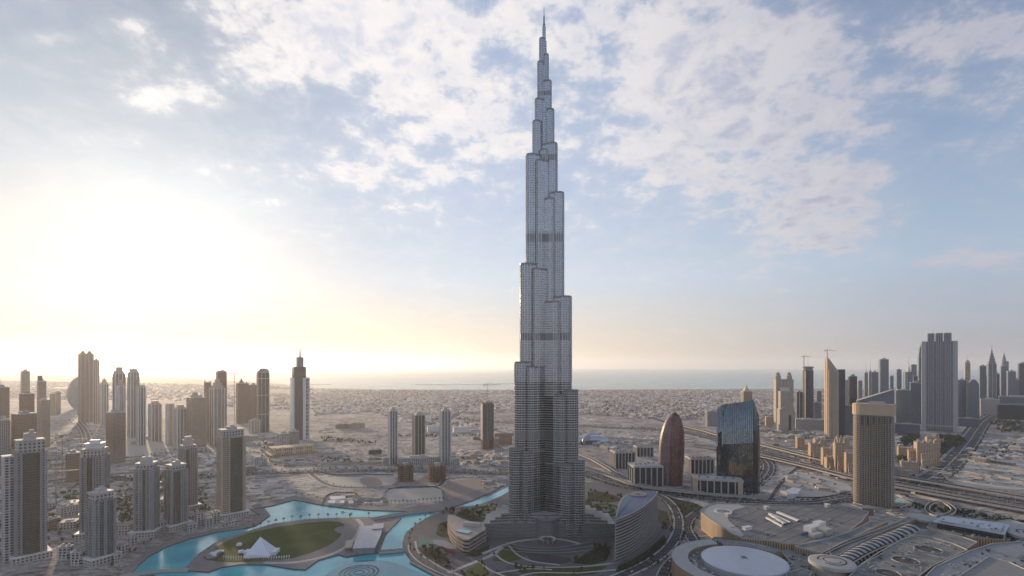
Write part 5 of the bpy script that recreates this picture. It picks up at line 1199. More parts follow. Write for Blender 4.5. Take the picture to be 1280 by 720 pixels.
mblock('front_block', [(984, 716), (1002, 711), (1016, 715), (1008, 728), (980, 726)], MZ - 3, F_MALLW, ROOFB)
# spiral roofed discs
def disc(px, py, rx, z, name='spiral_disc', rings=True, wall=None, z0=-1):
    c, r_ = gdisc(px, py, rx, z); mb = MB(); mb.lathe([(r_ * .8, z0), (r_ * .8, z - 5), (r_, z - 3.5), (r_, z), (r_ * .94, z + .6), (r_ * .3, z + 1.6), (0, z + 1.8)], c.x, c.y, 40)
    o = wpart(mb, name, wall or ROOFC, mall)
    if rings:
        mb = MB()
        for k0, k1, a0, a1 in ((.56, .62, -150, 170), (.34, .385, 30, 330)):
            n_ = 36; zz = z + 1.7
            for i in range(n_):
                t0, t1 = R(a0 + (a1 - a0) * i / n_), R(a0 + (a1 - a0) * (i + 1) / n_)
                mb.face([(c.x + r_ * k1 * math.cos(t0), c.y + r_ * k1 * math.sin(t0), zz), (c.x + r_ * k1 * math.cos(t1), c.y + r_ * k1 * math.sin(t1), zz), (c.x + r_ * k0 * math.cos(t1), c.y + r_ * k0 * math.sin(t1), zz), (c.x + r_ * k0 * math.cos(t0), c.y + r_ * k0 * math.sin(t0), zz)])
        wpart(mb, 'spiral_slot', SLOT, mall)
    return c, r_
disc(1040, 702, 26, MZ + 6); disc(1156, 647, 16, MZ + 1, rings=False); disc(1292, 668, 26, MZ + 5)
# long roofs and the ribbed vault gallery
mblock('long_roof', [(1035, 688), (1050, 680), (1072, 671), (1096, 662), (1122, 652), (1138, 645), (1146, 648), (1130, 655), (1106, 664), (1082, 675), (1062, 686), (1050, 694), (1040, 696)], MZ + .8, F_MALLW, ROOFB)
mblock('triangular_terrace', [(993, 683), (1034, 674), (1060, 666), (1088, 652), (1110, 652), (1076, 668), (1050, 680), (1034, 690), (1031, 693), (1012, 688)], MZ + .4, F_MALLW, ROOFB)
vp = [(1052, 704), (1066, 694), (1084, 684), (1102, 675), (1122, 667), (1142, 658)]
vpath = [(G(x, y, MZ).x, G(x, y, MZ).y) for x, y in catmull(vp, 9)]
def vault(path, wid, hgt, z):
    rows = []
    for i, p in enumerate(path):
        a_ = path[max(0, i - 1)]; b_ = path[min(len(path) - 1, i + 1)]; tx, ty = b_[0] - a_[0], b_[1] - a_[1]; l = math.hypot(tx, ty); nx, ny = ty / l, -tx / l
        rows.append([(p[0] + nx * wid * math.cos(math.pi * j / 8), p[1] + ny * wid * math.cos(math.pi * j / 8), z + hgt * math.sin(math.pi * j / 8)) for j in range(9)])
    return rows
mb = MB(); rows = vault(vpath, 11.5, 7, MZ - 4)
for a_, b_ in zip(rows, rows[1:]):
    for j in range(8): mb.face([a_[j], b_[j], b_[j + 1], a_[j + 1]])
wpart(mb, 'vault_glazing', plain('gallery glazing', (0.03, 0.035, 0.05), .5), mall)
rows = vault(catmull(vpath, 2), 12.2, 7.8, MZ - 4)
step_ = 5
for s0 in range(0, len(rows) - 3, step_):
    mb = MB(); seg = rows[s0:s0 + 3]
    for a_, b_ in zip(seg, seg[1:]):
        for j in range(8): mb.face([a_[j], b_[j], b_[j + 1], a_[j + 1]])
    for e_ in (seg[0], seg[-1]):
        for j in range(8):
            q0, q1 = Vector(e_[j]), Vector(e_[j + 1]); mb.face([q0, q1, q1 - Vector((0, 0, .9)), q0 - Vector((0, 0, .9))])
    wpart(mb, 'vault_rib', ROOFC, mall)
mblock('gallery_edge', [(1056, 712), (1070, 702), (1090, 691), (1112, 681), (1134, 671), (1152, 662), (1144, 656), (1120, 666), (1098, 676), (1078, 687), (1060, 698), (1048, 706)], MZ - 4, F_MALLW, ROOFG)
# great flat roof with three round light wells
mblock('flat_roof_hall', [(1058, 724), (1076, 706), (1098, 691), (1126, 675), (1143, 669), (1165, 672), (1192, 680), (1210, 688), (1190, 697), (1166, 708), (1148, 722), (1130, 745), (1120, 790), (1040, 790)], MZ + 2, F_MALLW, ROOFB)
for px_, py_, rx_ in ((1160, 687, 14), (1132, 701, 14), (1110, 717, 13)):
    c, r_ = gdisc(px_, py_, rx_, MZ + 2); mb = MB()
    mb.lathe([(r_ + .6, MZ + 1.5), (r_ + .6, MZ + 3.0), (r_, MZ + 3.0), (r_, MZ + 2.1)], c.x, c.y, 36); o_ = wpart(mb, 'light_well', ROOFC, mall)
    mb = MB(); mb.lathe([(r_, MZ + 2.08), (r_ * .55, MZ + 2.10), (0, MZ + 2.4)], 0, 0, 36); q_ = mb.build('well_glazing', facade('well glazing', (0.085, 0.075, 0.07), (0.03, 0.028, 0.025), 3, 3, .2, .15, .6), o_); q_.location = (c.x, c.y, 0)
mblock('sandstone_terrace', [(1126, 668), (1140, 660), (1172, 664), (1205, 672), (1222, 678), (1208, 687), (1190, 680), (1160, 672)], MZ - 1, F_MALLW, ROOFB)
mblock('south_roof', [(1148, 730), (1168, 709), (1192, 698), (1212, 689), (1240, 680), (1290, 676), (1360, 690), (1400, 790), (1130, 790)], MZ + 3.5, F_MALLW, GREY)
mblock('south_ridge', [(1196, 722), (1236, 696), (1262, 703), (1290, 716), (1300, 740), (1180, 740)], MZ + 6.5, GREY, ROOFG, z0=MZ + 3)
# pavilion hall on columns
pl = gpoly([(1166, 652), (1178, 645.5), (1262, 656), (1256, 668)], MZ + 8); mb = MB(); mb.prism(pl, MZ + 7, MZ + 8.4, 0, True, True); mb.prism(offset(pl, -5), MZ + 8.3, MZ + 10.5, 0); hp = wpart(mb, 'hall_roof', ROOFW, mall)
mb = MB(); mb.prism(offset(pl, -4), MZ - 2, MZ + 7.1); wpart(mb, 'hall_glazing', F_DARK, mall)
fr = [Vector((*pl[i], 0)) for i in range(4)]
lo = sorted(pl, key=lambda p: p[1])[:2]; lo.sort()
for i in range(11):
    a_ = Vector((*lo[0], 0)).lerp(Vector((*lo[1], 0)), (i + .3) / 10.6); mb = MB(); mb.bar((a_.x, a_.y + 1.4, MZ - 2), (a_.x, a_.y + 1.4, MZ + 7), .55, 6); wpart(mb, 'column', ROOFC, mall)
mblock('hall_plinth', [(1158, 660), (1172, 643.5), (1275, 655), (1262, 676), (1215, 672)], MZ - 1.6, F_MALLW, ROOFB)
mblock('east_block', [(1245, 652), (1262, 650), (1300, 660), (1296, 668), (1262, 664)], MZ + 1, F_MALLW, ROOFC)
# things on the car park roof
def rootat(name, px, py, z, label, cat, group=None): c = G(px, py, z); return empty(name, (c.x, c.y, z), 0, label, cat, group)
pk = rootat('skylight_frame', 972, 650, MZ, 'long white framed rooftop skylight in the middle of the car park roof', 'skylight')
for (a0, b0, a1, b1, w_) in ((962, 643, 981, 656, 4.5), (972, 641, 999, 652, 5), (958, 648, 978, 659, 2.5), (968, 645, 988, 654, 2.0)):
    a_, b_ = G(a0, b0, MZ), G(a1, b1, MZ); mb = MB(); ribbon(mb, [(a_.x, a_.y, MZ + 2.4), (b_.x, b_.y, MZ + 2.4)], w_, 0, 0, thick=2.6); wpart(mb, 'frame_beam', WHITE, pk)
mb = MB(); a_, b_ = G(966, 650, MZ), G(986, 655, MZ); ribbon(mb, [(a_.x, a_.y, MZ + .9), (b_.x, b_.y, MZ + .9)], 14, 0, 0, thick=.95); wpart(mb, 'dark_glazing', GLASSD, pk)
pk = rootat('plant_building', 1022, 668, MZ, 'cluster of white plant rooms with a blue screen on the car park roof', 'plant room')
for px_, py_, w_, d_, h_, mm in ((1014, 664, 18, 12, 8, WHITE), (1024, 662, 16, 10, 12, WHITE), (1032, 668, 14, 12, 9, ROOFC), (1020, 671, 22, 8, 5, ROOFC), (1005, 669, 16, 2.5, 4, plain('blue screen', (0.08, 0.13, 0.25), .5))):
    c = G(px_, py_, MZ); mb = MB(); mb.box(c.x, c.y, MZ, w_, d_, h_, 0, .5); wpart(mb, 'plant_room', mm, pk)
pk = rootat('stair_hut', 934, 662, MZ, 'small white stair hut on the car park roof near the round white roof', 'stair hut')
c = G(934, 662, MZ); mb = MB(); mb.box(c.x, c.y, MZ, 13, 6, 4, 0, .4); mb.box(c.x, c.y, MZ + 4, 14, 7, .6, 0, .4); wpart(mb, 'hut', WHITE, pk)
pk = rootat('round_marking', 904, 639.5, MZ, 'round pale platform on the corner of the car park roof', 'helipad')
c, r_ = gdisc(904, 639.5, 10.5, MZ + .4); mb = MB(); mb.lathe([(r_, MZ + .3), (r_, MZ + 1.1), (r_ * .8, MZ + 1.1)], c.x, c.y, 32); mb.lathe([(r_ * .78, MZ + 1.12), (0, MZ + 1.12)], c.x, c.y, 32, 1); wpart(mb, 'platform', [WHITE, GREY], pk)
for px_, py_, lab in ((958, 637, 'small cream lift tower at the north edge of the car park roof'), (1034, 634, 'white ornate stair tower at the far edge of the car park roof'), (910, 646, 'low white plant box on the corner deck of the car park')):
    c = G(px_, py_, MZ); rt = empty('stair_tower', (c.x, c.y, MZ), .3, lab, 'stair tower')
    mb = MB(); mb.box(0, 0, 0, 6, 6, 5); mb.box(4, 1, 0, 5, 5, 3); mb.build('hut', ROOFC, rt); mb = MB(); mb.box(0, 0, 5, 7, 7, .8); mb.build('roof', WHITE, rt)

# dark strips painting the shade of roof gaps, ducts and air handling units on the mall roofs
for pix in ([(1152, 722), (1172, 706), (1196, 694), (1210, 690)], [(1030, 692), (1050, 682), (1074, 673), (1100, 664), (1124, 655)], [(1052, 712), (1068, 701), (1088, 690), (1112, 680)], [(1128, 668), (1160, 675), (1190, 683)], [(1232, 700), (1262, 680), (1276, 673)], [(1250, 712), (1290, 688)], [(1062, 712), (1080, 703), (1104, 690)]):
    mb = MB(); ribbon(mb, [(p[0], p[1], MZ + 2.3) for p in wpath(pix, MZ + 2, 5)], 3.0, 0, 0, thick=.2); ribbon(mb, [(p[0], p[1], MZ + 3.2) for p in wpath(pix, MZ + 2, 5)], .5, 0, 1, shift=2, thick=1.1); wpart(mb, 'gap_shade_strip', [SLOT, ROOFC], mall)
mb = MB(); ru_ = random.Random(5)
for poly, n_, zz in (([(1060, 722), (1100, 692), (1143, 670), (1200, 684), (1160, 708), (1130, 740)], 60, MZ + 2), ([(1150, 730), (1212, 690), (1290, 678), (1290, 725)], 80, MZ + 3.5), ([(882, 636), (940, 632), (1060, 636), (1060, 662), (1010, 678), (930, 668)], 40, MZ), ([(976, 700), (1012, 690), (1018, 718), (990, 726)], 60, MZ - 8), ([(1172, 648), (1258, 658), (1252, 664), (1176, 652)], 14, MZ + 10), ([(1160, 661), (1214, 672), (1262, 676), (1240, 668)], 30, MZ - 1.6), ([(868, 684), (893, 674), (926, 674), (884, 685)], 14, 12)):
    k = 0
    while k < n_:
        p = (ru_.uniform(min(q[0] for q in poly), max(q[0] for q in poly)), ru_.uniform(min(q[1] for q in poly), max(q[1] for q in poly))); n2 = len(poly); ins = False
        for i in range(n2):
            (x1, y1), (x2, y2) = poly[i], poly[i - 1]
            if (y1 > p[1]) != (y2 > p[1]) and p[0] < (x2 - x1) * (p[1] - y1) / (y2 - y1) + x1: ins = not ins
        if not ins: continue
        k += 1; c = G(*p, zz); r_ = ru_.random()
        if r_ < .65: mb.box(c.x, c.y, zz - .1, ru_.uniform(1.5, 4.5), ru_.uniform(1.5, 3.5), ru_.uniform(1, 2.6), ru_.randint(0, 2), .6)
        elif r_ < .85: mb.box(c.x, c.y, zz - .1, ru_.uniform(8, 20), .9, .9, ru_.randint(0, 1), ru_.choice((.6, 2.17)))
        else: mb.lathe([(1.3, zz - .1), (1.3, zz + 1.2), (.6, zz + 1.4), (0, zz + 1.4)], c.x, c.y, 8, 0)
wpart(mb, 'air_handling_units', [GREY, ROOFC, DARK], mall, 'stuff')
# ------------------------------------------------------------------ leaf shaped office building right of the tall tower
LZ = 58.0
def proj_poly(pix, z): return ccw([(G(x, y, z).x, G(x, y, z).y) for x, y in pix])
front_px = [(769, 650), (784, 644.5), (798, 637.5), (808, 630.5), (816, 623.5), (822, 616.5)]
back_px = [(822, 614.2), (808, 613.8), (793, 615), (781, 620), (775, 627), (771.5, 637)]
lp = proj_poly(catmull(front_px, 5) + catmull(back_px, 4), LZ)
cx_ = sum(p[0] for p in lp) / len(lp); cy_ = sum(p[1] for p in lp) / len(lp)
leaf = empty('office_building', (cx_, cy_, 0), 0, 'leaf shaped office building with sweeping banded floors and a blue glass roof', 'office building')
mb = MB(); mb.prism(offset(lp, -1.6), -1, LZ - 1, 0, topmi=1); wpart(mb, 'glazed_body', [facade('banded office glazing', (0.08, 0.075, 0.075), (0.03, 0.032, 0.038), 4.4, 1.8, .2, .08, .15), ROOFG], leaf)
BAND = plain('office floor band', (0.30, 0.28, 0.265), .6, var=.08)
for i in range(13):
    mb = MB(); z_ = 3.5 + i * 4.2; mb.prism(offset(lp, 1.1 - i * .05), z_, z_ + 1.45, 0, True, True); wpart(mb, 'floor_band', BAND, leaf)
mb = MB(); mb.prism(offset(lp, 0.4), LZ - 1.2, LZ + .5, 0); mb.prism(offset(lp, -2.2), LZ + .4, LZ + .8, 1); wpart(mb, 'roof', [BAND, plain('blue grey glass roof', (0.10, 0.13, 0.20), .55, .0, var=.15)], leaf)
c = G(797, 619, LZ); mb = MB(); mb.lathe([(1, LZ + .7), (1, LZ + 2.2), (0, LZ + 2.3)], 0, 0, 28, sx=15, sy=15); mb.box(0, 0, LZ + 2.2, 7, 3, .8, 1); o = wpart(mb, 'roof_deck', [ROOFB, GLASSD], leaf); o.location = (c.x - cx_, c.y - cy_, 0)
mb = MB(); mb.prism(offset(lp, 6), -1, 1.9); wpart(mb, 'plinth', PAVE, leaf)
# pavilion with the roof pool, left of the tall tower
VZ = 21.0
vp_ = proj_poly([(560, 643), (560.5, 652), (564, 661), (571, 669), (579, 673.5), (585.5, 674), (594, 669), (607, 661), (606, 657), (597, 654.5), (586, 651), (577, 648), (567, 643.5)], VZ)
vx = sum(p[0] for p in vp_) / len(vp_); vy = sum(p[1] for p in vp_) / len(vp_)
pav = empty('hotel_pavilion', (vx, vy, 0), 0, 'low curved pavilion with a turquoise roof pool and banded terraces', 'pavilion')
mb = MB(); mb.prism(offset(vp_, -2.5), -1, VZ - 1, 0, topmi=1); wpart(mb, 'glazed_body', [F_DARK, ROOFB], pav)
for i in range(4):
    mb = MB(); z_ = 3.2 + i * 5.2; mb.prism(offset(vp_, 1.2 if i < 3 else .4), z_, z_ + 2.0, 0, True, True); wpart(mb, 'terrace_band', plain('rose stone band', (0.36, 0.29, 0.25), .6), pav)
c = G(580, 664, VZ + 1.0); mb = MB(); mb.box(0, 0, VZ + .3, 23, 12, .9, 0, -.55); mb.box(0, 0, VZ + 1.15, 20, 9.5, .12, 1, -.55); o = wpart(mb, 'roof_pool', [CONC, POOL], pav); o.location = (c.x - vx, c.y - vy, 0)
c = G(590, 657, VZ); mb = MB(); mb.box(0, 0, VZ, 26, 9, 5, 0, -.2); o = wpart(mb, 'roof_house', CONC, pav); o.location = (c.x - vx, c.y - vy, 0)
mb = MB(); a_, b_ = G(597, 668), G(615, 662); ribbon(mb, [(a_.x, a_.y, 14), (b_.x, b_.y, 14)], 16, 0, 0, thick=14); wpart(mb, 'link_building', POD, pav)
# courtyard canopy beside the pavilion
c = G(553, 683, 6); cn = empty('courtyard_canopy', (c.x, c.y, 0), 0, 'long flat grey canopy in the court below the curved pavilion', 'canopy')
pl = gpoly([(541, 675), (556, 675.5), (565, 680), (571, 686), (560, 685.5), (542, 680)], 7); mb = MB(); mb.prism(pl, 6, 7.2, 0, True, True); wpart(mb, 'roof_slab', GREY, cn)
for px_, py_ in ((546, 677), (556, 679), (563, 683)): q_ = G(px_, py_, 6); mb = MB(); mb.bar((q_.x, q_.y, 0), (q_.x, q_.y, 6.1), .5); wpart(mb, 'post', GREY, cn)
for i, (px_, py_) in enumerate(((552, 694), (556, 696), (559.5, 698), (563, 700), (566, 703))):
    q_ = G(px_, py_, 1.2); mb = MB(); mb.bar((0, 0, 0), (0, 0, 13), .28, 5); mb.box(1.4, 0, 8.5, 2.6, .15, 4.2); o = mb.build('banner_pole', plain('red brown banner', (0.30, 0.07, 0.06), .6), None, (q_.x, q_.y, 1.2)); tag(o, 'tall red banner on a pole in the paved court below the curved pavilion', 'banner pole', 'red banner poles in the court')

# gardens of the tower park
g = lambda pix, mat, name, label, dz=0.0, sm=4: patch(name, pix, mat, GZ + 0.02 + dz, label, sm)
g([(548, 655), (566, 648), (572, 658), (578, 672), (552, 671), (545, 668)], GARDEN, 'garden_lawn', 'planted garden beside the curved pavilion', sm=0)
g([(524, 668), (534, 673), (560, 674), (558, 682), (538, 683), (523, 682)], plain('green court', (0.10, 0.16, 0.12), .5), 'court_pool', 'green reflecting court', sm=0)
g([(520, 684), (542, 684), (553, 690), (562, 702), (566, 712), (552, 708), (534, 697)], GARDEN, 'garden_bed', 'planted strip inside the promenade', sm=0)
def ring_patch(name, cx, cy, rx, ry, mat, label, k=0.0, n=28): return patch(name, [(cx + rx * math.cos(2 * math.pi * i / n), cy + ry * math.sin(2 * math.pi * i / n)) for i in range(n)], mat, GZ + 0.03 + k, label, 0)
for nm_, cx0, cy0 in (('left', 607, 641), ('right', 755, 638)):
    ring_patch('circle_garden_lawn', cx0, cy0, 21, 9, LAWN, 'circular garden beside the tall tower')
    ring_patch('circle_garden_path', cx0 + 1, cy0 - .3, 15, 6, PAVE, 'pale ring path in the circular garden', .03); ring_patch('circle_garden_lawn', cx0 + 2, cy0 - .2, 12.5, 4.8, LAWN, 'inner lawn of the circular garden', .06); ring_patch('circle_garden_path', cx0 + 2, cy0 - .3, 6, 2.1, PAVE, 'pale centre of the circular garden', .09)
g([(735, 618), (748, 614), (770, 620), (775, 626), (760, 628), (740, 626)], GARDEN, 'garden_lawn', 'small lawn right of the tall tower'); g([(728, 633), (735, 622), (740, 628), (736, 640), (728, 646)], GARDEN, 'garden_lawn', 'curved bed right of the tall tower')
g([(614, 700), (624, 692), (636, 684), (660, 690), (656, 697), (634, 703)], LAWN, 'park_lawn', 'wedge lawn in the tower park', sm=0); g([(626, 684), (640, 681), (650, 688), (638, 692), (622, 690)], LAWN, 'park_lawn', 'small wedge lawn before the drum', .03, 0)
g([(657, 690), (712, 697), (716, 702), (700, 705), (664, 702)], DPAVE, 'park_terrace', 'dark granite wedge in the tower park', .03, 0); g([(640, 705), (690, 708), (760, 708), (742, 718), (690, 722), (650, 716)], LAWN, 'park_lawn', 'long lawn strip in the tower park', 0, 0)
g([(716, 704), (728, 694), (744, 684), (757, 681), (763, 690), (758, 701), (740, 706)], GARDEN, 'park_grove_ground', 'dark planted bed on the right of the tower park', 0, 0); g([(572, 722), (590, 708), (604, 702), (612, 716), (604, 730), (590, 730)], LAWN, 'park_lawn', 'dark planted wedge by the promenade', 0, 0)
g([(600, 736), (620, 712), (640, 716), (680, 728), (700, 745), (640, 748)], DPAVE, 'park_terrace', 'dark paved wedge at the lower edge of the park', 0, 0); g([(578, 695), (592, 690), (604, 684), (612, 681), (610, 690), (596, 696)], GARDEN, 'garden_lawn', 'lawn patch below the curved pavilion', 0, 0)
g([(560, 664), (572, 640), (590, 636), (604, 652), (592, 652)], GARDEN, 'garden_bed', 'planted bed behind the curved pavilion', -.01, 0)
g([(772, 708), (790, 699), (806, 690), (822, 676), (830, 668), (834, 676), (824, 692), (806, 704), (784, 714), (772, 716)], GARDEN, 'office_lawn', 'planted slope in front of the leaf shaped building', 0, 0)
g([(826, 624), (838, 622), (866, 628), (880, 634), (866, 640), (854, 654), (852, 660), (846, 652), (842, 640)], GARDEN, 'verge_lawn', 'grass verge beside the mall', 0, 0); g([(820, 636), (834, 640), (838, 654), (834, 662), (824, 660)], GARDEN, 'verge_lawn', 'grass court right of the leaf shaped building', 0, 0)
def stripe(pix, w_, mat, name, label, z=None):
    z = GZ + .12 if z is None else z; mb = MB(); ribbon(mb, wpath(pix, z, 5), w_, 0, 0, thick=.25); o = mb.build(name, mat); tag(o, label, kind='structure')
for i, px_ in enumerate(([(603, 692), (618, 686), (640, 678), (668, 674), (700, 674), (726, 680)], [(560, 716), (590, 704), (614, 694), (628, 684)], [(616, 690), (630, 701), (652, 707), (690, 709), (730, 708), (764, 704)], [(636, 682), (648, 694), (668, 702), (700, 706)], [(598, 700), (612, 712), (640, 724)], [(640, 724), (668, 716), (720, 716), (770, 712)], [(622, 716), (660, 711), (690, 712)], [(570, 720), (584, 726), (610, 736)])):
    stripe(px_, 3.2 if i > 1 else 6, KERB, 'park_path', 'pale stone path through the tower park')
for k_ in range(6): stripe([(632 - k_ * 2, 677.5 + k_ * 2.0), (660, 683.5 + k_ * 1.7), (700, 684 + k_ * 1.7), (738 + k_ * 2, 677 + k_ * 2.4)], 1.5, DPAVE if k_ % 2 else GREY, 'plaza_stripe', 'curved granite stripe before the entrance drum')
stripe([(513, 702), (532, 712), (551, 721.5), (584, 735), (640, 755)], 5, PAVE, 'shore_path', 'promenade along the fountain basin', GZ + .3)
stripe([(511, 680), (512, 690), (526, 704), (552, 717), (590, 732), (640, 750)], 2.4, KERB, 'shore_wall_path', 'pale seat wall above the promenade', GZ + .8)
stripe([(519, 676), (523, 690), (538, 701), (562, 714), (600, 728)], 3, KERB, 'garden_path', 'pale curved garden path', GZ + .15)
# fountain rings in the lagoon
fx = G(449, 715.5, WATER_Z); ft = empty('fountain', (fx.x, fx.y, 0), 0, 'set of dark concentric fountain rings lying in the turquoise lagoon', 'fountain')
for r0_, r1_ in ((24.5, 22.2), (19, 16.8), (13, 11.5), (7, 5.5)):
    s_ = fx.y / F; mb = MB(); mb.lathe([(r0_ * s_, WATER_Z - .3), (r0_ * s_, WATER_Z + .25), (r1_ * s_, WATER_Z + .25), (r1_ * s_, WATER_Z - .3)], 0, 0, 56); mb.build('nozzle_ring', plain('fountain steel', (0.10, 0.13, 0.14), .5), ft)
mb = MB(); mb.prism(gpoly([(436, 769), (470, 769), (490, 740), (460, 737)], .2), -.2, .3); 
# ------------------------------------------------------------------ island: tent, sheds
def at(px, py, z): c = G(px, py, z); return (c.x, c.y, z)
tc_ = at(325.5, 693, QZ); sc_ = tc_[1] / F
tent = empty('pyramid_tent', tc_, .12, 'white pyramid shaped marquee on the island lawn', 'tent')
TENT = plain('white tent canvas', (0.66, 0.66, 0.72), .6, var=.04, scale=.3); wt = 17.5 * sc_
mb = MB(); hT = 25
for i in range(4):
    a_, b_ = R(45 + 90 * i), R(135 + 90 * i); A_ = Vector((wt * 1.25 * math.cos(a_), wt * 1.15 * math.sin(a_), 1.6)); B_ = Vector((wt * 1.25 * math.cos(b_), wt * 1.15 * math.sin(b_), 1.6)); P_ = Vector((0, 0, hT)); n_ = 6
    for j in range(n_):                      # canvas sags a little toward the eaves
        def rowp(t_): k = (1 - t_) ** 1.12; return P_.lerp(A_, 1 - t_) * 1.0, P_.lerp(B_, 1 - t_) * 1.0
        a0_, b0_ = rowp(j / n_); a1_, b1_ = rowp((j + 1) / n_); sg = math.sin(math.pi * j / n_) * .15; s1 = math.sin(math.pi * (j + 1) / n_) * .15
        mb.face([a0_ - Vector((0, 0, sg)), b0_ - Vector((0, 0, sg)), b1_ - Vector((0, 0, s1)), a1_ - Vector((0, 0, s1))])
mb.build('canvas_roof', TENT, tent)
mb = MB(); mb.box(0, 0, -.5, wt * 1.6, wt * 1.45, 2.2); mb.build('canvas_walls', TENT, tent)
mb = MB(); mb.box(wt * .98, wt * .1, -.5, wt * .34, wt * .9, 5.2); mb.box(-wt * .98, wt * .3, -.5, wt * .3, wt * .6, 5); mb.build('side_annex', TENT, tent)
mb = MB(); mb.bar((0, 0, hT - .5), (0, 0, hT + 2.5), .2, 5); mb.build('finial', METAL, tent)
for i in range(27):
    px_ = 279 + i * (361 - 279) / 26; py_ = 700 + .8 * math.sin(i * .4)
    if 303 < px_ < 303: continue
    q_ = at(px_, py_, QZ); mb = MB(); mb.bar((0, 0, -.2), (0, 0, 6.2), .22, 5); mb.box(0.7, 0, 3.2, 1.3, .08, 2.9); o = mb.build('flag_pole', WHITE, None, q_); tag(o, 'small white banner flag in the row along the front of the pyramid marquee', 'flag pole', 'white banner flags in front of the marquee')
for px_, py_, w_, d_, h_, lab in ((299, 682, 7, 5, 3, 'small white service tent left of the pyramid marquee, upper one'), (302, 691, 8, 4, 3, 'small white service tent touching the left of the pyramid marquee')):
    e_ = empty('service_tent', at(px_, py_, QZ), .2, lab, 'tent'); mb = MB(); mb.box(0, 0, -.3, w_, d_, h_); mb.build('canvas_walls', TENT, e_)
    mb = MB(); mb.lathe([(w_ * .72, h_), (0, h_ + 1.8)], 0, 0, 4, sy=d_ / w_, a0=math.pi / 4, a1=math.pi * 2.25); mb.build('canvas_roof', TENT, e_)
def hall(label, pix, z, wall, roof, name='exhibition_shed', cat='shed', z0=QZ - .3, extra=None):
    pl = proj_poly(pix, z); cx = sum(p[0] for p in pl) / len(pl); cyy = sum(p[1] for p in pl) / len(pl)
    e_ = empty(name, (cx, cyy, z0), 0, label, cat); mb = MB(); mb.prism(pl, z0, z - .8, 0); o = mb.build('walls', wall, e_); o.location = (-cx, -cyy, -z0)
    mb = MB(); mb.prism(offset(pl, 1.0), z - .9, z, 0, True, True); o = mb.build('roof', roof, e_); o.location = (-cx, -cyy, -z0)
    return e_, pl
m, tt, bs = mat_base('ribbed metal roof'); pos = tt.node('ShaderNodeNewGeometry').outputs['Position']; px2, py2, _ = tt.sep(tt.vmath('ADD', pos, (0, 0, 0)))
st_ = tt.math('LESS_THAN', tt.math('FRACT', tt.math('DIVIDE', px2, 3.1)), 0.12)
tt.put(bs.inputs['Base Color'], tt.mix(tt.math('MULTIPLY', st_, 0.5), tt.ramp(tt.noise(pos, .15, 4), [(.3, (.32, .31, .33)), (.7, (.42, .40, .42))]), (.22, .21, .22))); bs.inputs['Roughness'].default_value = .45; RIBR = m
hall('big lilac grey shed with a ribbed flat roof at the right end of the island', [(452.5, 657.5), (478, 656.5), (475.5, 668), (468, 684), (441.5, 685)], 10, GREY, RIBR)
hall('small grey annex behind the big ribbed roof shed', [(467, 655), (479, 654), (478, 660), (466, 661)], 11.5, GREY, RIBR)
hall('small tan hut left of the big ribbed roof shed', [(433, 676), (441, 675), (439, 684), (432, 684)], 6, BROWN, BEIGE)
hall('black roofed stage at the left tip of the island lawn', [(258, 693), (268, 687), (279, 688), (270, 697), (259, 698)], 3.4, GREY, DARK, name='stage')
for px_, py_ in ((265, 694), (269, 693.5), (272, 692), (275, 691), (268, 696)):
    mb = MB(); mb.box(0, 0, 0, 4.6, 3.4, 2.2); mb.lathe([(2.9, 2.2), (0, 3.6)], 0, 0, 4, a0=math.pi / 4, a1=math.pi * 2.25, sy=.8); o = mb.build('white_canopy', TENT, None, at(px_, py_ - 1.2, 3.4)); tag(o, 'small white parasol canopy standing on the black stage', 'canopy', 'white canopies on the stage')
# boats
for px_, py_, lab in ((429, 640.5, 'small white motor boat on the upper lagoon'), (200, 716, 'small dark boat beside the footbridge'), (188, 720, 'second small dark boat under the footbridge')):
    e_ = empty('boat', at(px_, py_, WATER_Z), .3, lab, 'boat'); mb = MB(); hull = [(-4.5, -1.2), (2.5, -1.4), (5, 0), (2.5, 1.4), (-4.5, 1.2)]; mb.prism(hull, -.2, .9); mb.build('hull', WHITE if 'white' in lab else DARK, e_); mb = MB(); mb.box(-1, 0, .8, 3.4, 1.7, 1.3); mb.build('cabin', GLASSD if 'white' in lab else GREY, e_)

# ------------------------------------------------------------------ low buildings round the towers
QB = 'low arcaded houses along the quay'
def lowrise(label, x0, x1, yt, yb, yaw, ratio=.7, wall=None, name='low_block', tw=0, cat='low block', group=None):
    t_ = T(label, x0, x1, yt, yb, yaw, ratio, name=name, cat=cat, group=group); t_.body(wall or F_LOW, roof=ROOFC)
    mb = MB(); P = t_.P; mb.prism(offset(P, .6), t_.h - .3, t_.h + .9, 0); mb.prism(offset(P, -.6), t_.h + .8, t_.h + .95, 1); t_.part('parapet', mb, [CONC, ROOFB])
    mb = MB(); mb.box(-t_.w * .2, 0, t_.h + .9, t_.w * .22, t_.d * .35, 3.2); mb.box(t_.w * .25, t_.d * .1, t_.h + .9, t_.w * .16, t_.d * .3, 2.4); t_.part('roof_huts', mb, CONC)
    mb = MB(); mb.box(t_.w * .1, -t_.d * .62, -1, t_.w * .5, t_.d * .3, t_.h * .55); t_.part('front_wing', mb, wall or F_LOW)
    return t_
lowrise('white arcaded low house at the bottom left corner, left of the tallest white tower', -14, 14, 688, 704, 12, .6, F_WHITE2, group=QB)
lowrise('white arcaded low house just right of the tallest white tower', 72, 92, 683, 700, -30, .5, F_WHITE2, group=QB); lowrise('white low house between the tallest white tower and the blue glass tower', 88, 106, 690, 707, -34, .4, F_WHITE2, group=QB)
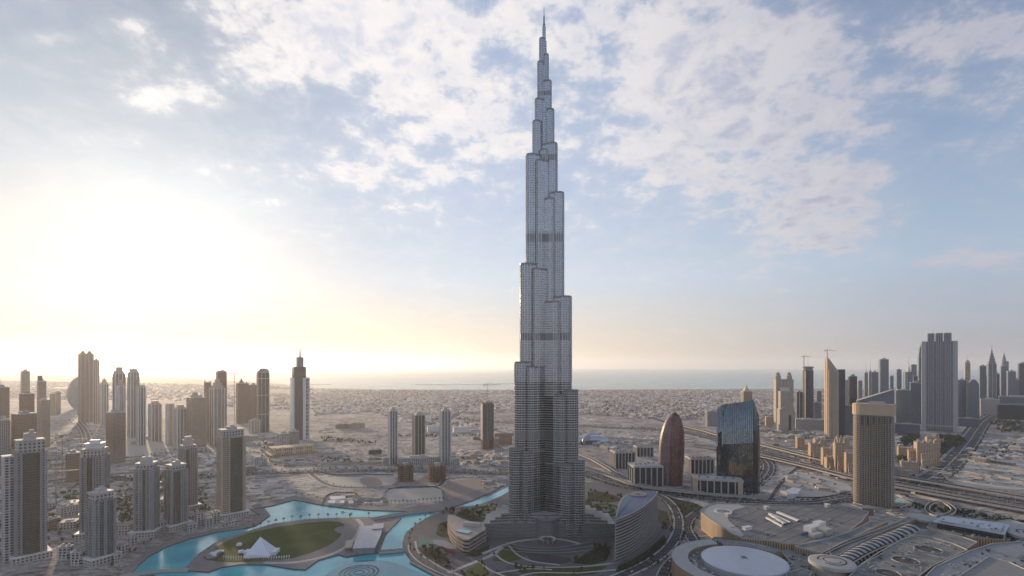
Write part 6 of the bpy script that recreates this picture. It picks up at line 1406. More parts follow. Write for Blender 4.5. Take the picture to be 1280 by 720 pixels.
lowrise('terraced white house right of the blue glass tower, first along the quay', 146, 160, 681, 694, 38, .7, F_WHITE2, group=QB); lowrise('terraced white house right of the blue glass tower, second along the quay', 158, 172, 671, 684, 38, .7, F_WHITE2, group=QB); lowrise('terraced white house touching the slim gridded tower', 142, 152, 692, 705, 38, .8, F_WHITE2, group=QB)
lowrise('small white house between the slim gridded tower and the green fronted tower', 196, 209, 652, 666, 30, .7, F_WHITE2, group=QB)
for i, (a_, b_, c_, e__) in enumerate(((233, 246, 655, 666), (243, 256, 641, 659), (254, 266, 648, 660), (264, 275, 640, 656), (276, 296, 651, 660), (232, 243, 644, 655))):
    lowrise(('low white quay house under the green fronted tower', 'taller white quay block with balconies, left of the pair in the terrace', 'low white quay house in the middle of the terrace', 'taller white quay block next to the warm brown tower', 'low white arcade at the foot of the warm brown tower', 'small white block behind the quay terrace')[i], a_, b_, c_, e__, 24, .7, F_WHITE2, group=QB)
lowrise('long dark roofed low building behind the slim gridded tower', 140, 166, 655, 670, -28, .3, F_LOW)
lowrise('curved multi storey car park behind the blue glass tower', 70, 98, 632, 648, 20, .6, F_LOW); lowrise('low dark terraced block beside the curved car park', 56, 76, 648, 664, 24, .7, F_BROWN)
lowrise('long pale shed beside the avenue at the left', 318, 333, 573, 581, -10, .7, F_LOW, name='long_shed', cat='shed')
lowrise('tan flat roofed block on the far plain behind the palace hotel', 418, 436, 530, 536, 10, .5, F_TAN); lowrise('long tan block with a ragged top on the far plain', 436, 456, 529, 536, 12, .4, F_SAND)
lowrise('grey block on the sand before the three slim towers', 460, 477, 562, 568, 10, .4, F_DARK)
# site huts and cabins, individually placed
cab = []
SITE = [(411, 618, 444, 632, 26), (455, 622, 478, 631, 12), (300, 600, 352, 628, 34), (340, 574, 480, 582, 34), (575, 575, 632, 584, 30), (560, 566, 632, 574, 14), (966, 592, 1058, 618, 46), (940, 566, 958, 612, 14), (1118, 616, 1148, 628, 10), (604, 600, 630, 612, 12), (960, 540, 1030, 556, 20), (60, 560, 92, 590, 22), (170, 562, 262, 592, 32), (1200, 590, 1275, 606, 16)]
cmats = [WHITE, CONC, BEIGE, GREY]
proto = []
for k_ in range(4):
    mb = MB(); L_ = (12, 8, 18, 24)[k_]; W_ = (3.2, 5, 6, 9)[k_]; h_ = (2.8, 3, 4, 5)[k_]; mb.box(0, 0, -.3, L_, W_, h_, 0); mb.box(0, 0, h_ - .3, L_ + .6, W_ + .6, .35, 1); mb.box(-L_ * .2, -W_ / 2 - .05, .3, 1.2, .15, 2, 2); mb.box(L_ * .2, -W_ / 2 - .05, 1, 2, .15, 1, 2)
    proto.append(mb)
first = {}
for (xa, ya, xb, yb_, n_) in SITE:
    for i in range(n_):
        px_, py_ = rnd.uniform(xa, xb), rnd.uniform(ya, yb_); k_ = rnd.choice((0, 0, 1, 1, 2, 3)); key = (k_, rnd.randint(0, 2))
        if key not in first:
            o = proto[k_].build('site_cabin', [cmats[key[1]], cmats[(key[1] + 1) % 4], DARK]); first[key] = o; tag(o, 'small flat roofed cabin on the construction plots', 'cabin', 'site cabins on the building plots')
        else: o = first[key].copy(); C.objects.link(o)
        c = G(px_, py_); o.location = (c.x, c.y, 0); o.rotation_euler = (0, 0, rnd.choice((.3, .3 + math.pi / 2, -.2, .35)) + rnd.uniform(-.1, .1))
# two long white sheds and a walled compound on the north shore
hall('long white roofed shed in the compound north of the lagoon, rear one', [(413, 620.5), (431, 620.5), (431, 624), (412, 624)], 5, WHITE, WHITE, z0=0); hall('long white roofed shed in the compound north of the lagoon, front one', [(411, 625.5), (430, 625.5), (429.5, 628.5), (410, 628.5)], 5, WHITE, WHITE, z0=0)
hall('square white roofed shed on the building plot right of the busy road', [(983, 613), (992, 609), (1001, 611), (996, 617), (984, 618.5)], 8, WHITE, ROOFW, z0=0)
# graded sand plots
PLOT = plain('pale graded sand', (0.46, 0.40, 0.335), .95, var=.1, scale=.02); PLOTD = plain('brown graded earth', (0.27, 0.21, 0.18), .95, var=.15, scale=.02)
for i, (pix, mm, lab) in enumerate((([(487, 612), (545, 610), (553, 624), (548, 626.5), (492, 630)], PLOT, 'empty rectangular plot of pale sand'), ([(408, 597), (450, 596), (490, 597), (489, 606), (440, 608), (404, 604)], PLOT, 'oval plot of pale sand below the avenue'), ([(556, 606), (572, 600), (604, 598), (626, 599), (612, 608), (590, 616), (562, 623), (552, 616)], PLOTD, 'rough brown plot beside the canal'), ([(306, 603), (326, 606), (334, 616), (322, 622), (306, 621)], PLOT, 'pale dune plot behind the lagoon'), ([(450, 598), (470, 597), (478, 606), (456, 607)], PLOTD, 'brown patch on the sand plot'), ([(158, 545), (206, 556), (216, 563), (178, 571), (152, 573)], PLOT, 'pale triangular plot between the towers at the left'), ([(1176, 586), (1215, 572), (1290, 574), (1330, 600), (1290, 612), (1200, 606)], PLOT, 'grey sandy plot inside the highway bend'), ([(978, 600), (1000, 590), (1060, 606), (1056, 616), (1000, 621)], PLOT, 'sandy building plot below the viaducts'))):
    sheet('sand_plot', gpoly(pix, .06 + .01 * i, 4), .06 + .01 * i, mm, 'structure', lab)
# sand berms and hoardings around the plots
for pix in ([(484, 632), (486, 612), (546, 609.5), (556, 625)], [(398, 590), (420, 594), (452, 593.5), (492, 594)], [(340, 566), (355, 576), (388, 576), (400, 590)], [(402, 633), (412, 618), (446, 618), (447, 634)], [(990, 622), (1030, 622), (1062, 615)], [(60, 602), (160, 592), (260, 590)]):
    pth = wpath(pix, 0, 4); e_ = empty('plot_fence', (pth[0][0], pth[0][1], 0), 0, None, 'fence'); mb = MB(); ribbon(mb, pth, .4, 2.4, 0, thick=2.7); wpart(mb, 'fence_panel', DARK, e_)
    e_['label'] = {484: 'low dark fence round the rectangular sand plot', 398: 'low dark fence along the avenue above the oval plot', 340: 'winding dark fence below the palace hotel', 402: 'dark fence round the compound of white sheds', 990: 'curved dark wall along the plot right of the busy road', 60: 'straight dark fence beside the left avenue'}[pix[0][0]]
# construction cranes
def crane(px, py, ytop, label, jib=1, yaw=.4):
    c = G(px, py); h_ = zat(ytop, c.y); e_ = empty('tower_crane', (c.x, c.y, 0), yaw, label, 'crane'); s_ = max(1.1, c.y / 1400)
    mb = MB(); mb.bar((0, 0, -1), (0, 0, h_ - 6), .9 * s_, 4); 
    mb.build('mast', plain('crane steel', (.25, .2, .15), .5), e_); mb = MB(); mb.bar((-14, 0, h_ - 6), (46 * jib, 0, h_ - 6), .6 * s_, 4); mb.bar((0, 0, h_ - 6), (0, 0, h_), .5 * s_, 4); mb.bar((0, 0, h_), (32 * jib, 0, h_ - 5.4), .25 * s_, 3); mb.bar((0, 0, h_), (-13, 0, h_ - 5.4), .25 * s_, 3); mb.build('jib', MATS['crane steel'], e_); mb = MB(); mb.box(-12, 0, h_ - 9, 5, 3, 3); mb.build('counterweight', CONC, e_)
for a_ in ((293, 530, 465, 'tower crane left of the tower with the pointed head'), (78, 606, 546, 'tower crane over the building site at the left, left one'), (86, 600, 552, 'tower crane beside the short dark brown tower'), (97, 520, 505, 'thin crane on the left road'), (609, 562, 479, 'crane rising above the scaffolded tower'), (1005, 528, 444, 'crane beside the overhanging disc tower'), (142, 545, 451, 'crane above the dense ribbed cluster'), (1034, 548, 436, 'crane above the blade tower'), (70, 640, 585, 'crane behind the tallest white tower')): crane(*a_)

simple('long white hall behind the right slim tower', 566, 590, 534, 541, WHITE, 6, .5, name='long_hall', ph=0); simple('long white hall between the middle and right slim towers', 534, 549, 533, 540, WHITE, 6, .5, name='long_hall', ph=0); simple('long pale hall left of the scaffolded tower', 588, 601, 537, 543, CONC, 6, .5, name='long_hall', ph=0)
simple('low white block beside the plain road behind the palace hotel', 300, 316, 545, 553, F_WHITE2, 12, .5, name='office_block', ph=2)

# stores and workshops between the towers and the highways
WG = 'flat roofed stores on the building plots'
wp_ = []
for k_ in range(6):
    L_ = (26, 34, 44, 22, 60, 30)[k_]; W_ = (16, 14, 20, 22, 16, 26)[k_]; h_ = (6, 8, 7, 12, 7, 10)[k_]
    a_ = MB(); a_.prism(rectp(L_, W_), -.5, h_, 0, top=False); a_.box(L_ * .5, W_ * .3, -.5, L_ * .25, W_ * .4, h_ * .6, 0)
    b_ = MB(); b_.prism(rectp(L_ + .8, W_ + .8), h_ - .3, h_ + .5, 0, True, True); b_.box(-L_ * .2, 0, h_ + .4, L_ * .16, W_ * .3, 2.4, 1); b_.box(L_ * .22, W_ * .1, h_ + .4, 3, 3, 1.8, 1); b_.box(L_ * .05, -W_ * .2, h_ + .4, 2, 4, 1.2, 1)
    wp_.append((a_, b_))
fw = {}; wm = [F_LOW, F_SAND, F_TAN]; wr_ = [ROOFC, ROOFG, CONC]
rw_ = random.Random(31)
for (xa, ya, xb, yb_, n_) in ((62, 566, 130, 600, 16), (160, 572, 262, 590, 16), (170, 606, 262, 640, 12), (306, 566, 332, 592, 5), (410, 574, 478, 582, 5), (575, 568, 634, 584, 9), (740, 556, 770, 562, 4), (955, 538, 1030, 560, 14), (1060, 556, 1118, 590, 10), (1120, 585, 1146, 600, 4), (2, 600, 98, 660, 18), (1184, 560, 1290, 580, 12), (1080, 532, 1150, 545, 8), (300, 544, 345, 560, 5), (150, 545, 200, 556, 4), (580, 545, 620, 560, 5)):
    for i in range(n_):
        c = G(rw_.uniform(xa, xb), rw_.uniform(ya, yb_))
        if any(abs(p[0] - c.x) < 34 and abs(p[1] - c.y) < 34 for pth in ROADS for p in pth[::2]): continue
        key = (rw_.randint(0, 5), rw_.randint(0, 2)); ya2 = .35 + rw_.choice((0, math.pi / 2)) + rw_.uniform(-.08, .08)
        if key not in fw:
            e_ = empty('store_building', c, ya2, 'low flat roofed store among the building plots', 'store', WG); wp_[key[0]][0].build('walls', wm[key[1]], e_); wp_[key[0]][1].build('roof', [wr_[(key[1] + key[0]) % 3], CONC], e_); fw[key] = e_
        else: copy_tree(fw[key], c, ya2)
# ------------------------------------------------------------------ trees, palms, cars, houses
def leafball(mb, c, r, n, rng, size, mi=0, flat=1.0):
    for _ in range(n):
        th, ph = rng.uniform(0, 2 * math.pi), math.acos(rng.uniform(-1, 1)); rr = r * (0.45 + 0.6 * rng.random() ** .6)
        p = Vector(c) + Vector((rr * math.sin(ph) * math.cos(th), rr * math.sin(ph) * math.sin(th), rr * math.cos(ph) * flat))
        a_ = Vector((rng.gauss(0, 1), rng.gauss(0, 1), rng.gauss(0, 1))).normalized(); b_ = a_.orthogonal().normalized(); c2 = a_.cross(b_); s_ = size * rng.uniform(.6, 1.3)
        mb.face([p + b_ * s_, p + c2 * s_, p - b_ * s_, p - c2 * s_], None, mi)
def make_tree(seed, h):
    rng = random.Random(seed); e_ = empty('tree', (0, 0, 0), 0, 'round bushy tree planted in the tower gardens', 'tree', 'trees planted in the gardens and along the roads')
    mb = MB(); mb.bar((0, 0, -.3), (0, 0, h * .55), .28, 6, r2=.16)
    for i in range(4):
        a_ = i * 1.6 + rng.random(); mb.bar((0, 0, h * .35), (h * .22 * math.cos(a_), h * .22 * math.sin(a_), h * .62), .12, 4, r2=.05)
    mb.build('trunk', BARK, e_)
    mb = MB()
    for i in range(7):
        a_ = i * 2.4 + rng.random(); r_ = h * .2 * rng.random(); leafball(mb, (r_ * 1.2 * math.cos(a_), r_ * 1.2 * math.sin(a_), h * rng.uniform(.48, .85)), h * rng.uniform(.16, .25), 34, rng, h * .055)
    mb.build('crown', LEAFD, e_); return e_
def make_palm(seed, h):
    rng = random.Random(seed); e_ = empty('palm_tree', (0, 0, 0), 0, 'date palm standing on the lagoon promenade', 'palm tree', 'palms along the promenades')
    mb = MB(); mb.bar((0, 0, -.3), (.2, .1, h), .3, 6, r2=.2); mb.build('trunk', BARK, e_)
    mb = MB()
    for i in range(18):
        a_ = i * 2.399; el = rng.uniform(-.3, 1.0); L = rng.uniform(2.8, 3.6); d_ = Vector((math.cos(a_), math.sin(a_), 0)); sd = Vector((-d_.y, d_.x, 0)); p = Vector((.2, .1, h)); prev = None
        for s_ in range(5):
            t_ = s_ / 4; q_ = p + d_ * L * t_ + Vector((0, 0, el * L * t_ * .8 - 2.0 * t_ * t_)); wd = .55 * math.sin(math.pi * (t_ * .85 + .12)); cur = (q_ + sd * wd, q_ - sd * wd)
            if prev: mb.face([prev[0], prev[1], cur[1], cur[0]])
            prev = cur
    mb.build('fronds', LEAFP, e_); return e_
trees = [make_tree(s_, h_) for s_, h_ in ((1, 7.5), (2, 9), (3, 6))]; palms = [make_palm(s_, h_) for s_, h_ in ((5, 7.5), (6, 9))]
nt = [0, 0]; used_t = set()
def plant(protos, px, py, z, sc=1.0, lab=None, k=0):
    c = G(px, py, z); pr = rnd.choice(protos); ya = rnd.uniform(0, 6.28); nt[k] += 1
    if pr.name not in used_t:
        used_t.add(pr.name); pr.location = c; pr.rotation_euler = (0, 0, ya); pr.scale = (sc,) * 3
        if lab: pr['label'] = lab
        return pr
    return copy_tree(pr, c, ya, lab, None, sc)
# palms: promenade rows
LP = 'date palm in the row on the far side of the island promenade'
for x_, y_ in ((309, 665), (317, 662), (326, 659.5), (335.5, 657), (345, 655), (355, 653), (365, 651.3), (376, 650.2), (387, 649.4), (398, 648.9), (410, 648.6), (421, 648.5), (437, 648.5), (439, 648.2), (461, 647.5)): plant(palms, x_, y_, QZ, 1.0, LP, 1)
for i in range(14): plant(palms, 489 + i * 5.0, 631 - .12 * i * i * .12 - (i * .12), 0, .95, 'date palm in the row at the lower edge of the rectangular sand plot', 1)
for x_, y_ in ((513, 686), (511, 679), (512, 673), (515, 667), (519, 661), (525, 655.5), (531.5, 650), (538, 646.5), (518, 694), (526, 700), (535, 705.5), (545, 710), (556, 715), (567, 719.5)): plant(palms, x_, y_, QZ, 1.05, 'date palm on the curved promenade of the tower gardens', 1)
for i in range(12): plant(palms, 196 + i * 5.6, 564.5 + (.3 if i % 2 else 0) - i * .1, 0, 1.1, 'date palm beside the straight road across the left plain', 1)
for x_, y_ in ((378, 621), (386, 623), (396, 625), (370, 620), (404, 627), (412, 628.5)): plant(palms, x_, y_, QZ, .9, 'date palm on the north bank opposite the island', 1)
# tree clumps inside polygons
def inside(p, poly):
    x, y = p; c = False; n = len(poly)
    for i in range(n):
        (x1, y1), (x2, y2) = poly[i], poly[i - 1]
        if (y1 > y) != (y2 > y) and x < (x2 - x1) * (y - y1) / (y2 - y1) + x1: c = not c
    return c
def clump(poly, n, lab, z=1.2, smin=.7, smax=1.15):
    xs = [p[0] for p in poly]; ys = [p[1] for p in poly]; k = 0; tries = 0
    while k < n and tries < 4000:
        tries += 1; p = (rnd.uniform(min(xs), max(xs)), rnd.uniform(min(ys), max(ys)))
        if inside(p, poly): plant(trees, p[0], p[1], z, rnd.uniform(smin, smax), lab); k += 1
clump([(716, 704), (728, 694), (744, 684), (757, 681), (763, 690), (758, 701), (740, 706)], 26, 'bushy tree in the dark grove on the right of the tower park')
clump([(640, 707), (700, 710), (758, 710), (740, 718), (650, 715)], 14, 'low tree on the long lawn strip of the tower park', smax=.8)
clump([(572, 722), (590, 708), (604, 702), (612, 716), (604, 730)], 12, 'bushy tree on the dark wedge beside the promenade')
clump([(520, 684), (542, 684), (553, 690), (562, 702), (566, 712), (552, 708), (534, 697)], 24, 'bushy tree in the strip inside the garden promenade', smax=.85)
clump([(551, 637), (570, 634), (585, 641), (596, 652), (588, 654), (572, 644), (553, 645)], 26, 'bushy tree in the bed behind the curved pavilion')
clump([(548, 656), (560, 652), (572, 668), (552, 670)], 8, 'small tree in the garden left of the curved pavilion', smax=.7)
clump([(586, 641), (596, 633), (620, 632), (628, 640), (618, 649), (594, 650)], 22, 'bushy tree in the circular garden left of the tall tower', smax=.9)
clump([(737, 636), (745, 629), (765, 629), (776, 638), (766, 647), (744, 646)], 18, 'bushy tree in the circular garden right of the tall tower', smax=.8)
clump([(728, 622), (740, 612), (775, 620), (780, 626), (760, 628), (736, 630)], 18, 'bushy tree on the lawn between the tall tower and the flyovers')
clump([(772, 714), (790, 705), (806, 697), (822, 682), (832, 672), (834, 677), (824, 693), (806, 705), (784, 715)], 30, 'round tree in the bed in front of the leaf shaped building')
clump([(828, 625), (866, 629), (878, 634), (864, 640), (853, 656), (842, 640)], 16, 'tree on the grass verge beside the mall', smax=.9)
clump([(820, 640), (834, 642), (836, 658), (824, 660)], 8, 'tree in the court right of the leaf shaped building', smax=.8)
clump([(44, 664), (70, 655), (100, 655), (100, 672), (70, 684), (60, 700), (56, 690)], 16, 'tree in the street behind the tallest white tower', z=0)
clump([(120, 706), (140, 712), (160, 700), (196, 676), (196, 670), (160, 690)], 10, 'tree by the quay houses', z=0, smax=.8)
# wooded parks too dense to count
def wood(name, polys, label, n, size, hmax, rngseed=3, z=0):
    rng = random.Random(rngseed); mb = MB()
    for poly, w_ in polys:
        xs = [p[0] for p in poly]; ys = [p[1] for p in poly]; k = 0
        while k < n * w_:
            p = (rng.uniform(min(xs), max(xs)), rng.uniform(min(ys), max(ys)))
            if not inside(p, poly): continue
            k += 1; c = G(*p, z); s_ = rng.uniform(.6, 1.2); leafball(mb, (c.x, c.y, hmax * .5 * s_), hmax * .55 * s_, 14, rng, size * s_, 0, .8)
    o = mb.build(name, LEAFD); tag(o, label, kind='stuff')
wood('park_woods', [([(1162, 550), (1175, 545), (1200, 546), (1206, 552), (1196, 560), (1176, 563), (1164, 560)], 1.0), ([(1236, 528), (1262, 522), (1310, 520), (1340, 532), (1300, 542), (1250, 540)], 1.4), ([(1120, 552), (1136, 545), (1150, 546), (1140, 556), (1124, 560)], .4), ([(1172, 562), (1183, 562), (1182, 567), (1172, 568)], .12), ([(1122, 572), (1134, 568), (1136, 580), (1124, 582)], .15)], 'dark wooded park by the right hand highway', 260, 2.6, 11)
wood('scrub_woods', [([(1216, 562), (1232, 560), (1262, 556), (1300, 556), (1300, 568), (1256, 574), (1224, 572)], .5), ([(1118, 628), (1180, 634), (1290, 654), (1290, 664), (1200, 646), (1120, 632)], .9), ([(330, 548), (350, 560), (330, 566), (318, 560)], .25), ([(200, 600), (262, 606), (262, 640), (236, 646), (200, 640)], .8), ([(62, 620), (98, 606), (100, 640), (60, 650)], .6), ([(146, 610), (168, 604), (168, 650), (146, 660)], .5), ([(2, 640), (8, 690), (-30, 700), (-30, 640)], .3), ([(945, 575), (955, 580), (950, 606), (940, 612)], .25), ([(400, 545), (470, 552), (470, 556), (404, 552)], .5), ([(560, 524), (600, 520), (606, 532), (564, 534)], .35), ([(600, 543), (640, 541), (640, 546), (480, 546), (480, 543)], .6), ([(740, 502), (790, 508), (800, 512), (760, 514)], .5), ([(400, 572), (480, 574), (480, 580), (404, 578)], .4), ([(100, 600), (200, 593), (262, 590), (262, 596), (110, 606)], .5), ([(640, 540), (860, 538), (860, 542), (640, 545)], .3)], 'patchy dark scrub and street trees between the buildings', 150, 1.6, 6, 5)

# ---- houses of the villa district: the nearest as objects, the rest as one mass
HM = [plain('villa white', (0.66, 0.62, 0.58), .8, var=.06), plain('villa sand', (0.46, 0.38, 0.32), .8, var=.08), plain('villa rose', (0.36, 0.27, 0.225), .8, var=.08), plain('villa grey roof', (0.22, 0.205, 0.20), .8, var=.1), plain('villa shade openings', (0.09, 0.08, 0.075), .7)]
def villa_mesh(mb, rng, cx=0, cy=0, yaw=0, sc=1.0, w=None):
    w_ = (w or rng.uniform(11, 22)) * sc; d_ = w_ * rng.uniform(.55, 1.0); h_ = rng.uniform(5, 9) * sc; a_ = rng.randint(0, 2)
    ca, sa = math.cos(yaw), math.sin(yaw); mb.box(cx, cy, -.5, w_, d_, h_, a_, yaw, topmi=rng.choice((a_, 0, 3)))
    ox, oy = rng.uniform(-.3, .3) * w_, rng.uniform(-.3, .3) * d_; mb.box(cx + ox * ca - oy * sa, cy + ox * sa + oy * ca, h_ - .7, w_ * .4, d_ * .45, 3.2 * sc, rng.randint(0, 1), yaw)
    if rng.random() < .5:
        ox = rng.choice((-.62, .62)) * w_; mb.box(cx + ox * ca, cy + ox * sa, -.5, w_ * .35, d_ * .6, h_ * .5, a_, yaw)
protos_v = []
rv_ = random.Random(11)
for k_ in range(6):
    mb = MB(); villa_mesh(mb, rv_)
    for i in range(3): mb.box(-4 + 4 * i, -mb.v[0][1] * -1 - .05, 1.2, 1.6, .2, 1.8, 4)
    protos_v.append(mb)
firstv = {}
pts_all = []
def road_near(x, y, margin):
    for pth in ROADS:
        for p in pth[::2]:
            if abs(p[0] - x) < margin and abs(p[1] - y) < margin: return True
    return False
FIELD = [([(395, 488), (640, 488.5), (960, 487.5), (1010, 489), (1010, 516), (985, 530), (940, 534), (905, 531), (880, 526), (840, 525), (800, 530), (728, 534), (728, 520), (620, 522), (590, 530), (560, 524), (480, 516), (430, 517), (392, 520)], 1.0, 3000),
         ([(-40, 476), (120, 478), (330, 482), (395, 487), (392, 512), (330, 512), (200, 500), (60, 500), (-40, 496)], .35, 1500),
         ([(1196, 566), (1226, 552), (1290, 548), (1300, 574), (1240, 576)], 1, 24), ([(20, 534), (60, 530), (92, 548), (96, 566), (60, 596), (16, 596)], 1, 22), ([(200, 566), (262, 570), (330, 572), (330, 590), (262, 592), (200, 596)], 1, 22), ([(470, 517), (560, 525), (600, 524), (640, 524), (640, 546), (600, 541), (560, 536), (520, 530)], 1, 70), ([(575, 562), (636, 560), (636, 584), (570, 584)], 1, 10), ([(736, 548), (800, 548), (850, 556), (790, 556), (752, 566)], 1, 8), ([(940, 536), (1030, 545), (1030, 560), (960, 545)], 1, 12), ([(1076, 545), (1120, 545), (1140, 556), (1120, 560)], 1, 8),
         ([(1010, 488), (1300, 486), (1300, 502), (1180, 510), (1010, 518)], .5, 900)]
for poly, dens, n_ in FIELD:
    wp = [(G(x, y).x, G(x, y).y) for x, y in poly]; xs = [p[0] for p in wp]; ys = [p[1] for p in wp]; k = 0; tries = 0
    while k < n_ * 2.6 and tries < 90000:
        tries += 1; x, y = rv_.uniform(min(xs), max(xs)), rv_.uniform(min(ys), max(ys))
        if not inside((x, y), wp): continue
        # streets: leave gaps on a turned grid
        gx = (x * .86 + y * .5) % 74; gy = (-x * .5 + y * .86) % 118
        if gx < 14 or gy < 16: continue
        # open desert patches
        if math.sin(x * .0023 + 1) + math.sin(y * .0031 + x * .0011) > 1.15: continue
        if y < 6500 and road_near(x, y, 42): continue
        pts_all.append((y, x)); k += 1
pts_all.sort(); NIND = 300; mbf = MB()
for i, (y, x) in enumerate(pts_all):
    yaw = .53 + rv_.choice((0, math.pi / 2)) + rv_.uniform(-.05, .05)
    if i < NIND:
        k_ = rv_.randint(0, 5)
        if k_ not in firstv: o = protos_v[k_].build('villa', HM); firstv[k_] = o; tag(o, 'small flat roofed villa on the sandy plain', 'house', 'villas on the sandy plain')
        else: o = firstv[k_].copy(); C.objects.link(o)
        o.location = (x, y, 0); o.rotation_euler = (0, 0, yaw)
    else: villa_mesh(mbf, rv_, x, y, yaw, rv_.uniform(.9, 1.5))
o = mbf.build('villa_sprawl', HM); tag(o, 'dense carpet of distant flat roofed villas reaching to the coast', kind='stuff')
# larger warehouses and walls scattered further out, in the same mass of sprawl; dark tree clumps between the houses
mb = MB(); rt_ = random.Random(21)
for i in range(5200):
    y, x = rt_.choice(pts_all); x += rt_.uniform(-30, 30); y += rt_.uniform(-30, 30); s_ = rt_.uniform(2.2, 5.6)
    if rt_.random() < .06: s_ *= 1.9
    leafball(mb, (x, y, s_ * .7), s_, 9, rt_, s_ * .5, 0, .7)
o = mb.build('distant_trees', LEAFD); tag(o, 'dark dots of trees between the distant villas', kind='stuff')
# rubble heaps, low walls and stores on the bare plain
rb_ = random.Random(9); mb = MB()
zones = [([(395, 520), (480, 520), (560, 527), (590, 533), (480, 575), (400, 578), (395, 545)], 260), ([(20, 520), (90, 530), (130, 560), (130, 596), (60, 600), (10, 580)], 240), ([(200, 560), (330, 570), (330, 600), (270, 600), (200, 605)], 220), ([(728, 540), (880, 545), (860, 560), (760, 562)], 90), ([(940, 540), (1066, 560), (1066, 600), (960, 560)], 120), ([(1180, 560), (1290, 570), (1290, 610), (1160, 600)], 170), ([(410, 572), (480, 572), (480, 584), (400, 584)], 110), ([(60, 600), (110, 605), (105, 660), (60, 650)], 90), ([(150, 600), (200, 600), (200, 650), (150, 660)], 90), ([(232, 610), (272, 604), (272, 640), (236, 650)], 90), ([(1060, 630), (1100, 622), (1150, 640), (1100, 650)], 30)]
for poly, n_ in zones:
    xs = [p[0] for p in poly]; ys = [p[1] for p in poly]; k = 0
    while k < n_:
        p = (rb_.uniform(min(xs), max(xs)), rb_.uniform(min(ys), max(ys)))
        if not inside(p, poly): continue
        k += .55; c = G(*p); s_ = rb_.uniform(2, 9); r_ = rb_.random()
        if r_ < .5: mb.lathe([(s_, -.2), (s_ * .6, s_ * .16), (0, s_ * .26)], c.x, c.y, 7, rb_.choice((0, 1)), sx=rb_.uniform(.6, 1.6))
        elif r_ < .8: mb.box(c.x, c.y, -.2, rb_.uniform(10, 46), .5, 2.0, rb_.choice((1, 2)), rb_.choice((.3, 1.87)) + rb_.uniform(-.1, .1))
        else: mb.box(c.x, c.y, -.2, s_ * 1.2, s_ * .5, 1.5, rb_.choice((2, 3)), rb_.uniform(0, 3))
o = mb.build('site_rubble', [PLOTD, PLOT, CONC, DARK]); tag(o, 'heaps of sand, rubble and low walls on the bare plots', kind='stuff')

# rows of dark street trees and hedges along the roads
mb = MB(); rh_ = random.Random(77)
for idx, offs, dn, s0, s1 in ((1, (-17, 17), 7, 1.6, 3.2), (0, (-31, 31), 15, 1.6, 3.4), (8, (-32, 30), 14, 2.0, 4.5), (12, (-13, 13), 11, 1.5, 3.0), (3, (-9,), 14, 1.0, 2.0), (4, (-10, 10), 9, 1.5, 3.0), (6, (-16, 16), 12, 1.4, 2.6), (10, (-17, 17), 16, 1.5, 3), (5, (-10,), 10, 1.5, 3)):
    pth = ROADS[idx]
    for a_, b_ in zip(pth, pth[1:]):
        L = math.hypot(b_[0] - a_[0], b_[1] - a_[1]); tx, ty = (b_[0] - a_[0]) / max(L, 1e-6), (b_[1] - a_[1]) / max(L, 1e-6)
        for of in offs:
            k = 0
            while k < L:
                if rh_.random() < .62: s_ = rh_.uniform(s0, s1); leafball(mb, (a_[0] + tx * k + ty * of, a_[1] + ty * k - tx * of, a_[2] + s_ * .6), s_, 9, rh_, s_ * .5, 0, .8)
                k += dn * rh_.uniform(.6, 1.4)
o = mb.build('roadside_shrubbery', LEAFD); tag(o, 'rows of dark shrubs and street trees lining the roads', kind='stuff')

# ---- cars
def make_car(col, name, lab):
    e_ = empty('car', (0, 0, 0), 0, lab, 'car', 'cars driving on the roads')
    mb = MB(); mb.prism([(-2.2, -.9), (2.2, -.9), (2.2, .9), (-2.2, .9)], .35, .95); mb.prism(rectp(4.3, 1.7), .9, 1.0); mb.build('body', plain(name, col, .35, .2, var=.03), e_)
    mb = MB(); B0 = rectp(2.6, 1.65, -.25); B1 = rectp(1.7, 1.4, -.3)
    for i in range(4): j = (i + 1) % 4; mb.face([(*B0[i], 1.0), (*B0[j], 1.0), (*B1[j], 1.5), (*B1[i], 1.5)])
    mb.face([(*p, 1.5) for p in B1], None, 1); mb.build('cabin', [GLASSD, MATS[name]], e_)
    for a_, b_ in ((-1.4, -.85), (1.4, -.85), (-1.4, .85), (1.4, .85)): mb = MB(); mb.bar((a_, b_ - .1, .33), (a_, b_ + .1, .33), .33, 8); mb.build('wheel', DARK, e_)
    return e_
cars = [make_car((.7, .7, .7), 'white car paint', 'white car'), make_car((.06, .06, .07), 'black car paint', 'dark car'), make_car((.32, .33, .34), 'silver car paint', 'silver car')]
usedc = set(); seg_names = {}
def put_cars(pth, n, where, halfw, z, t0=0, t1=1):
    for _ in range(n):
        i = rnd.randint(int(t0 * (len(pth) - 2)), max(int(t0 * (len(pth) - 2)), int(t1 * (len(pth) - 2)))); a_, b_ = Vector(pth[i]), Vector(pth[i + 1]); t_ = rnd.random(); p = a_.lerp(b_, t_); d_ = (b_ - a_).normalized(); ln_ = rnd.choice((-1, 1)) * (rnd.randint(0, max(0, int(halfw / 3.7) - 1)) + .6) * 3.6
        if abs(ln_) > halfw - 1.4: ln_ = math.copysign(halfw - 1.8, ln_)
        pos_ = p + Vector((d_.y, -d_.x, 0)) * ln_; pos_.z = p.z + z; yaw = math.atan2(d_.y, d_.x); cr = rnd.choice((cars[0], cars[0], cars[1], cars[2])); lab = {'white car paint': 'white', 'black car paint': 'dark', 'silver car paint': 'silver'}[cr.children[0].data.materials[0].name] + ' car ' + where
        if cr.name not in usedc: usedc.add(cr.name); cr.location = pos_; cr.rotation_euler = (0, 0, yaw); cr['label'] = lab
        else: copy_tree(cr, pos_, yaw, lab)
rn = {i: p for i, p in enumerate(ROADS)}
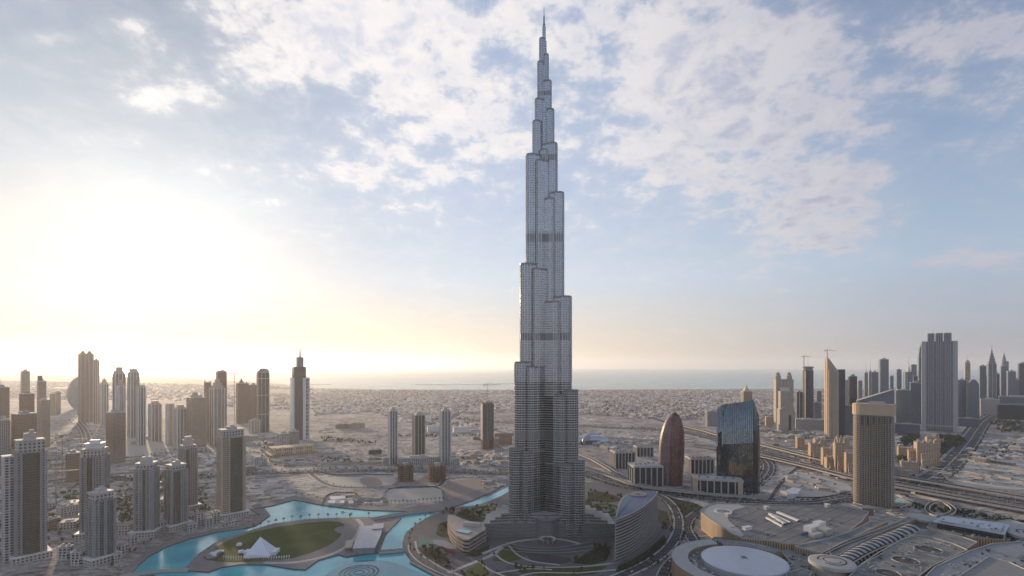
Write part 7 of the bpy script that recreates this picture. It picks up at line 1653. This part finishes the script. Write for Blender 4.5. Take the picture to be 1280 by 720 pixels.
put_cars(ROADS[0], 90, 'on the wide highway crossing the plain', 21, .02); put_cars(ROADS[1], 60, 'on the avenue behind the lagoon', 11, .02); put_cars(ROADS[4], 12, 'on the street round the leaf shaped building', 5.5, .02); put_cars(ROADS[6], 46, 'in the traffic right of the blue glass tower', 10, .02, 0, .7); put_cars(ROADS[8], 36, 'on the right hand desert highway', 20, .02, 0, .6); put_cars(ROADS[5], 10, 'on the dark street beside the mall', 6, .02)
# street lamps along the avenue and the highway
def make_lamp(h_):
    e_ = empty('street_lamp', (0, 0, 0), 0, 'tall twin armed street lamp in the middle of the avenue', 'street lamp', 'street lamps along the avenue'); mb = MB(); mb.bar((0, 0, -.2), (0, 0, h_), .22, 5, r2=.12); mb.build('pole', METAL, e_)
    mb = MB(); mb.bar((0, -2.4, h_ + .3), (0, 2.4, h_ + .3), .1, 4); mb.build('arm', METAL, e_)
    for s_ in (-1, 1): mb = MB(); mb.box(0, s_ * 2.6, h_ + .1, .5, 1.2, .25); mb.build('lamp_head', GREY, e_)
    return e_
lamp = make_lamp(13); fl = True
for pth, stp, where in ((ROADS[1], 4, 'in the middle of the avenue behind the lagoon'), (ROADS[6], 4, 'in the busy road right of the blue glass tower')):
    for i in range(2, len(pth) - 1, stp):
        p = pth[i]; d_ = Vector(pth[i + 1]) - Vector(p); ya = math.atan2(d_.y, d_.x)
        if fl: lamp.location = (p[0], p[1], p[2] + .2); lamp.rotation_euler = (0, 0, ya); lamp['label'] = 'tall twin armed street lamp ' + where; fl = False
        else: copy_tree(lamp, (p[0], p[1], p[2] + .2), ya, 'tall twin armed street lamp ' + where)
for sgn, wh in ((-1, 'on the near edge of the wide highway'), (1, 'on the far edge of the wide highway')):
    pth = ROADS[0]
    for i in range(6, len(pth) - 1, 2):
        p = Vector(pth[i]); d_ = (Vector(pth[i + 1]) - p).normalized(); q_ = p + Vector((d_.y, -d_.x, 0)) * 25 * sgn; copy_tree(lamp, (q_.x, q_.y, 0), math.atan2(d_.y, d_.x), 'tall twin armed street lamp ' + wh)
print('TREES', nt, 'VILLAS', len(pts_all), 'FARV', len(mbf.f))
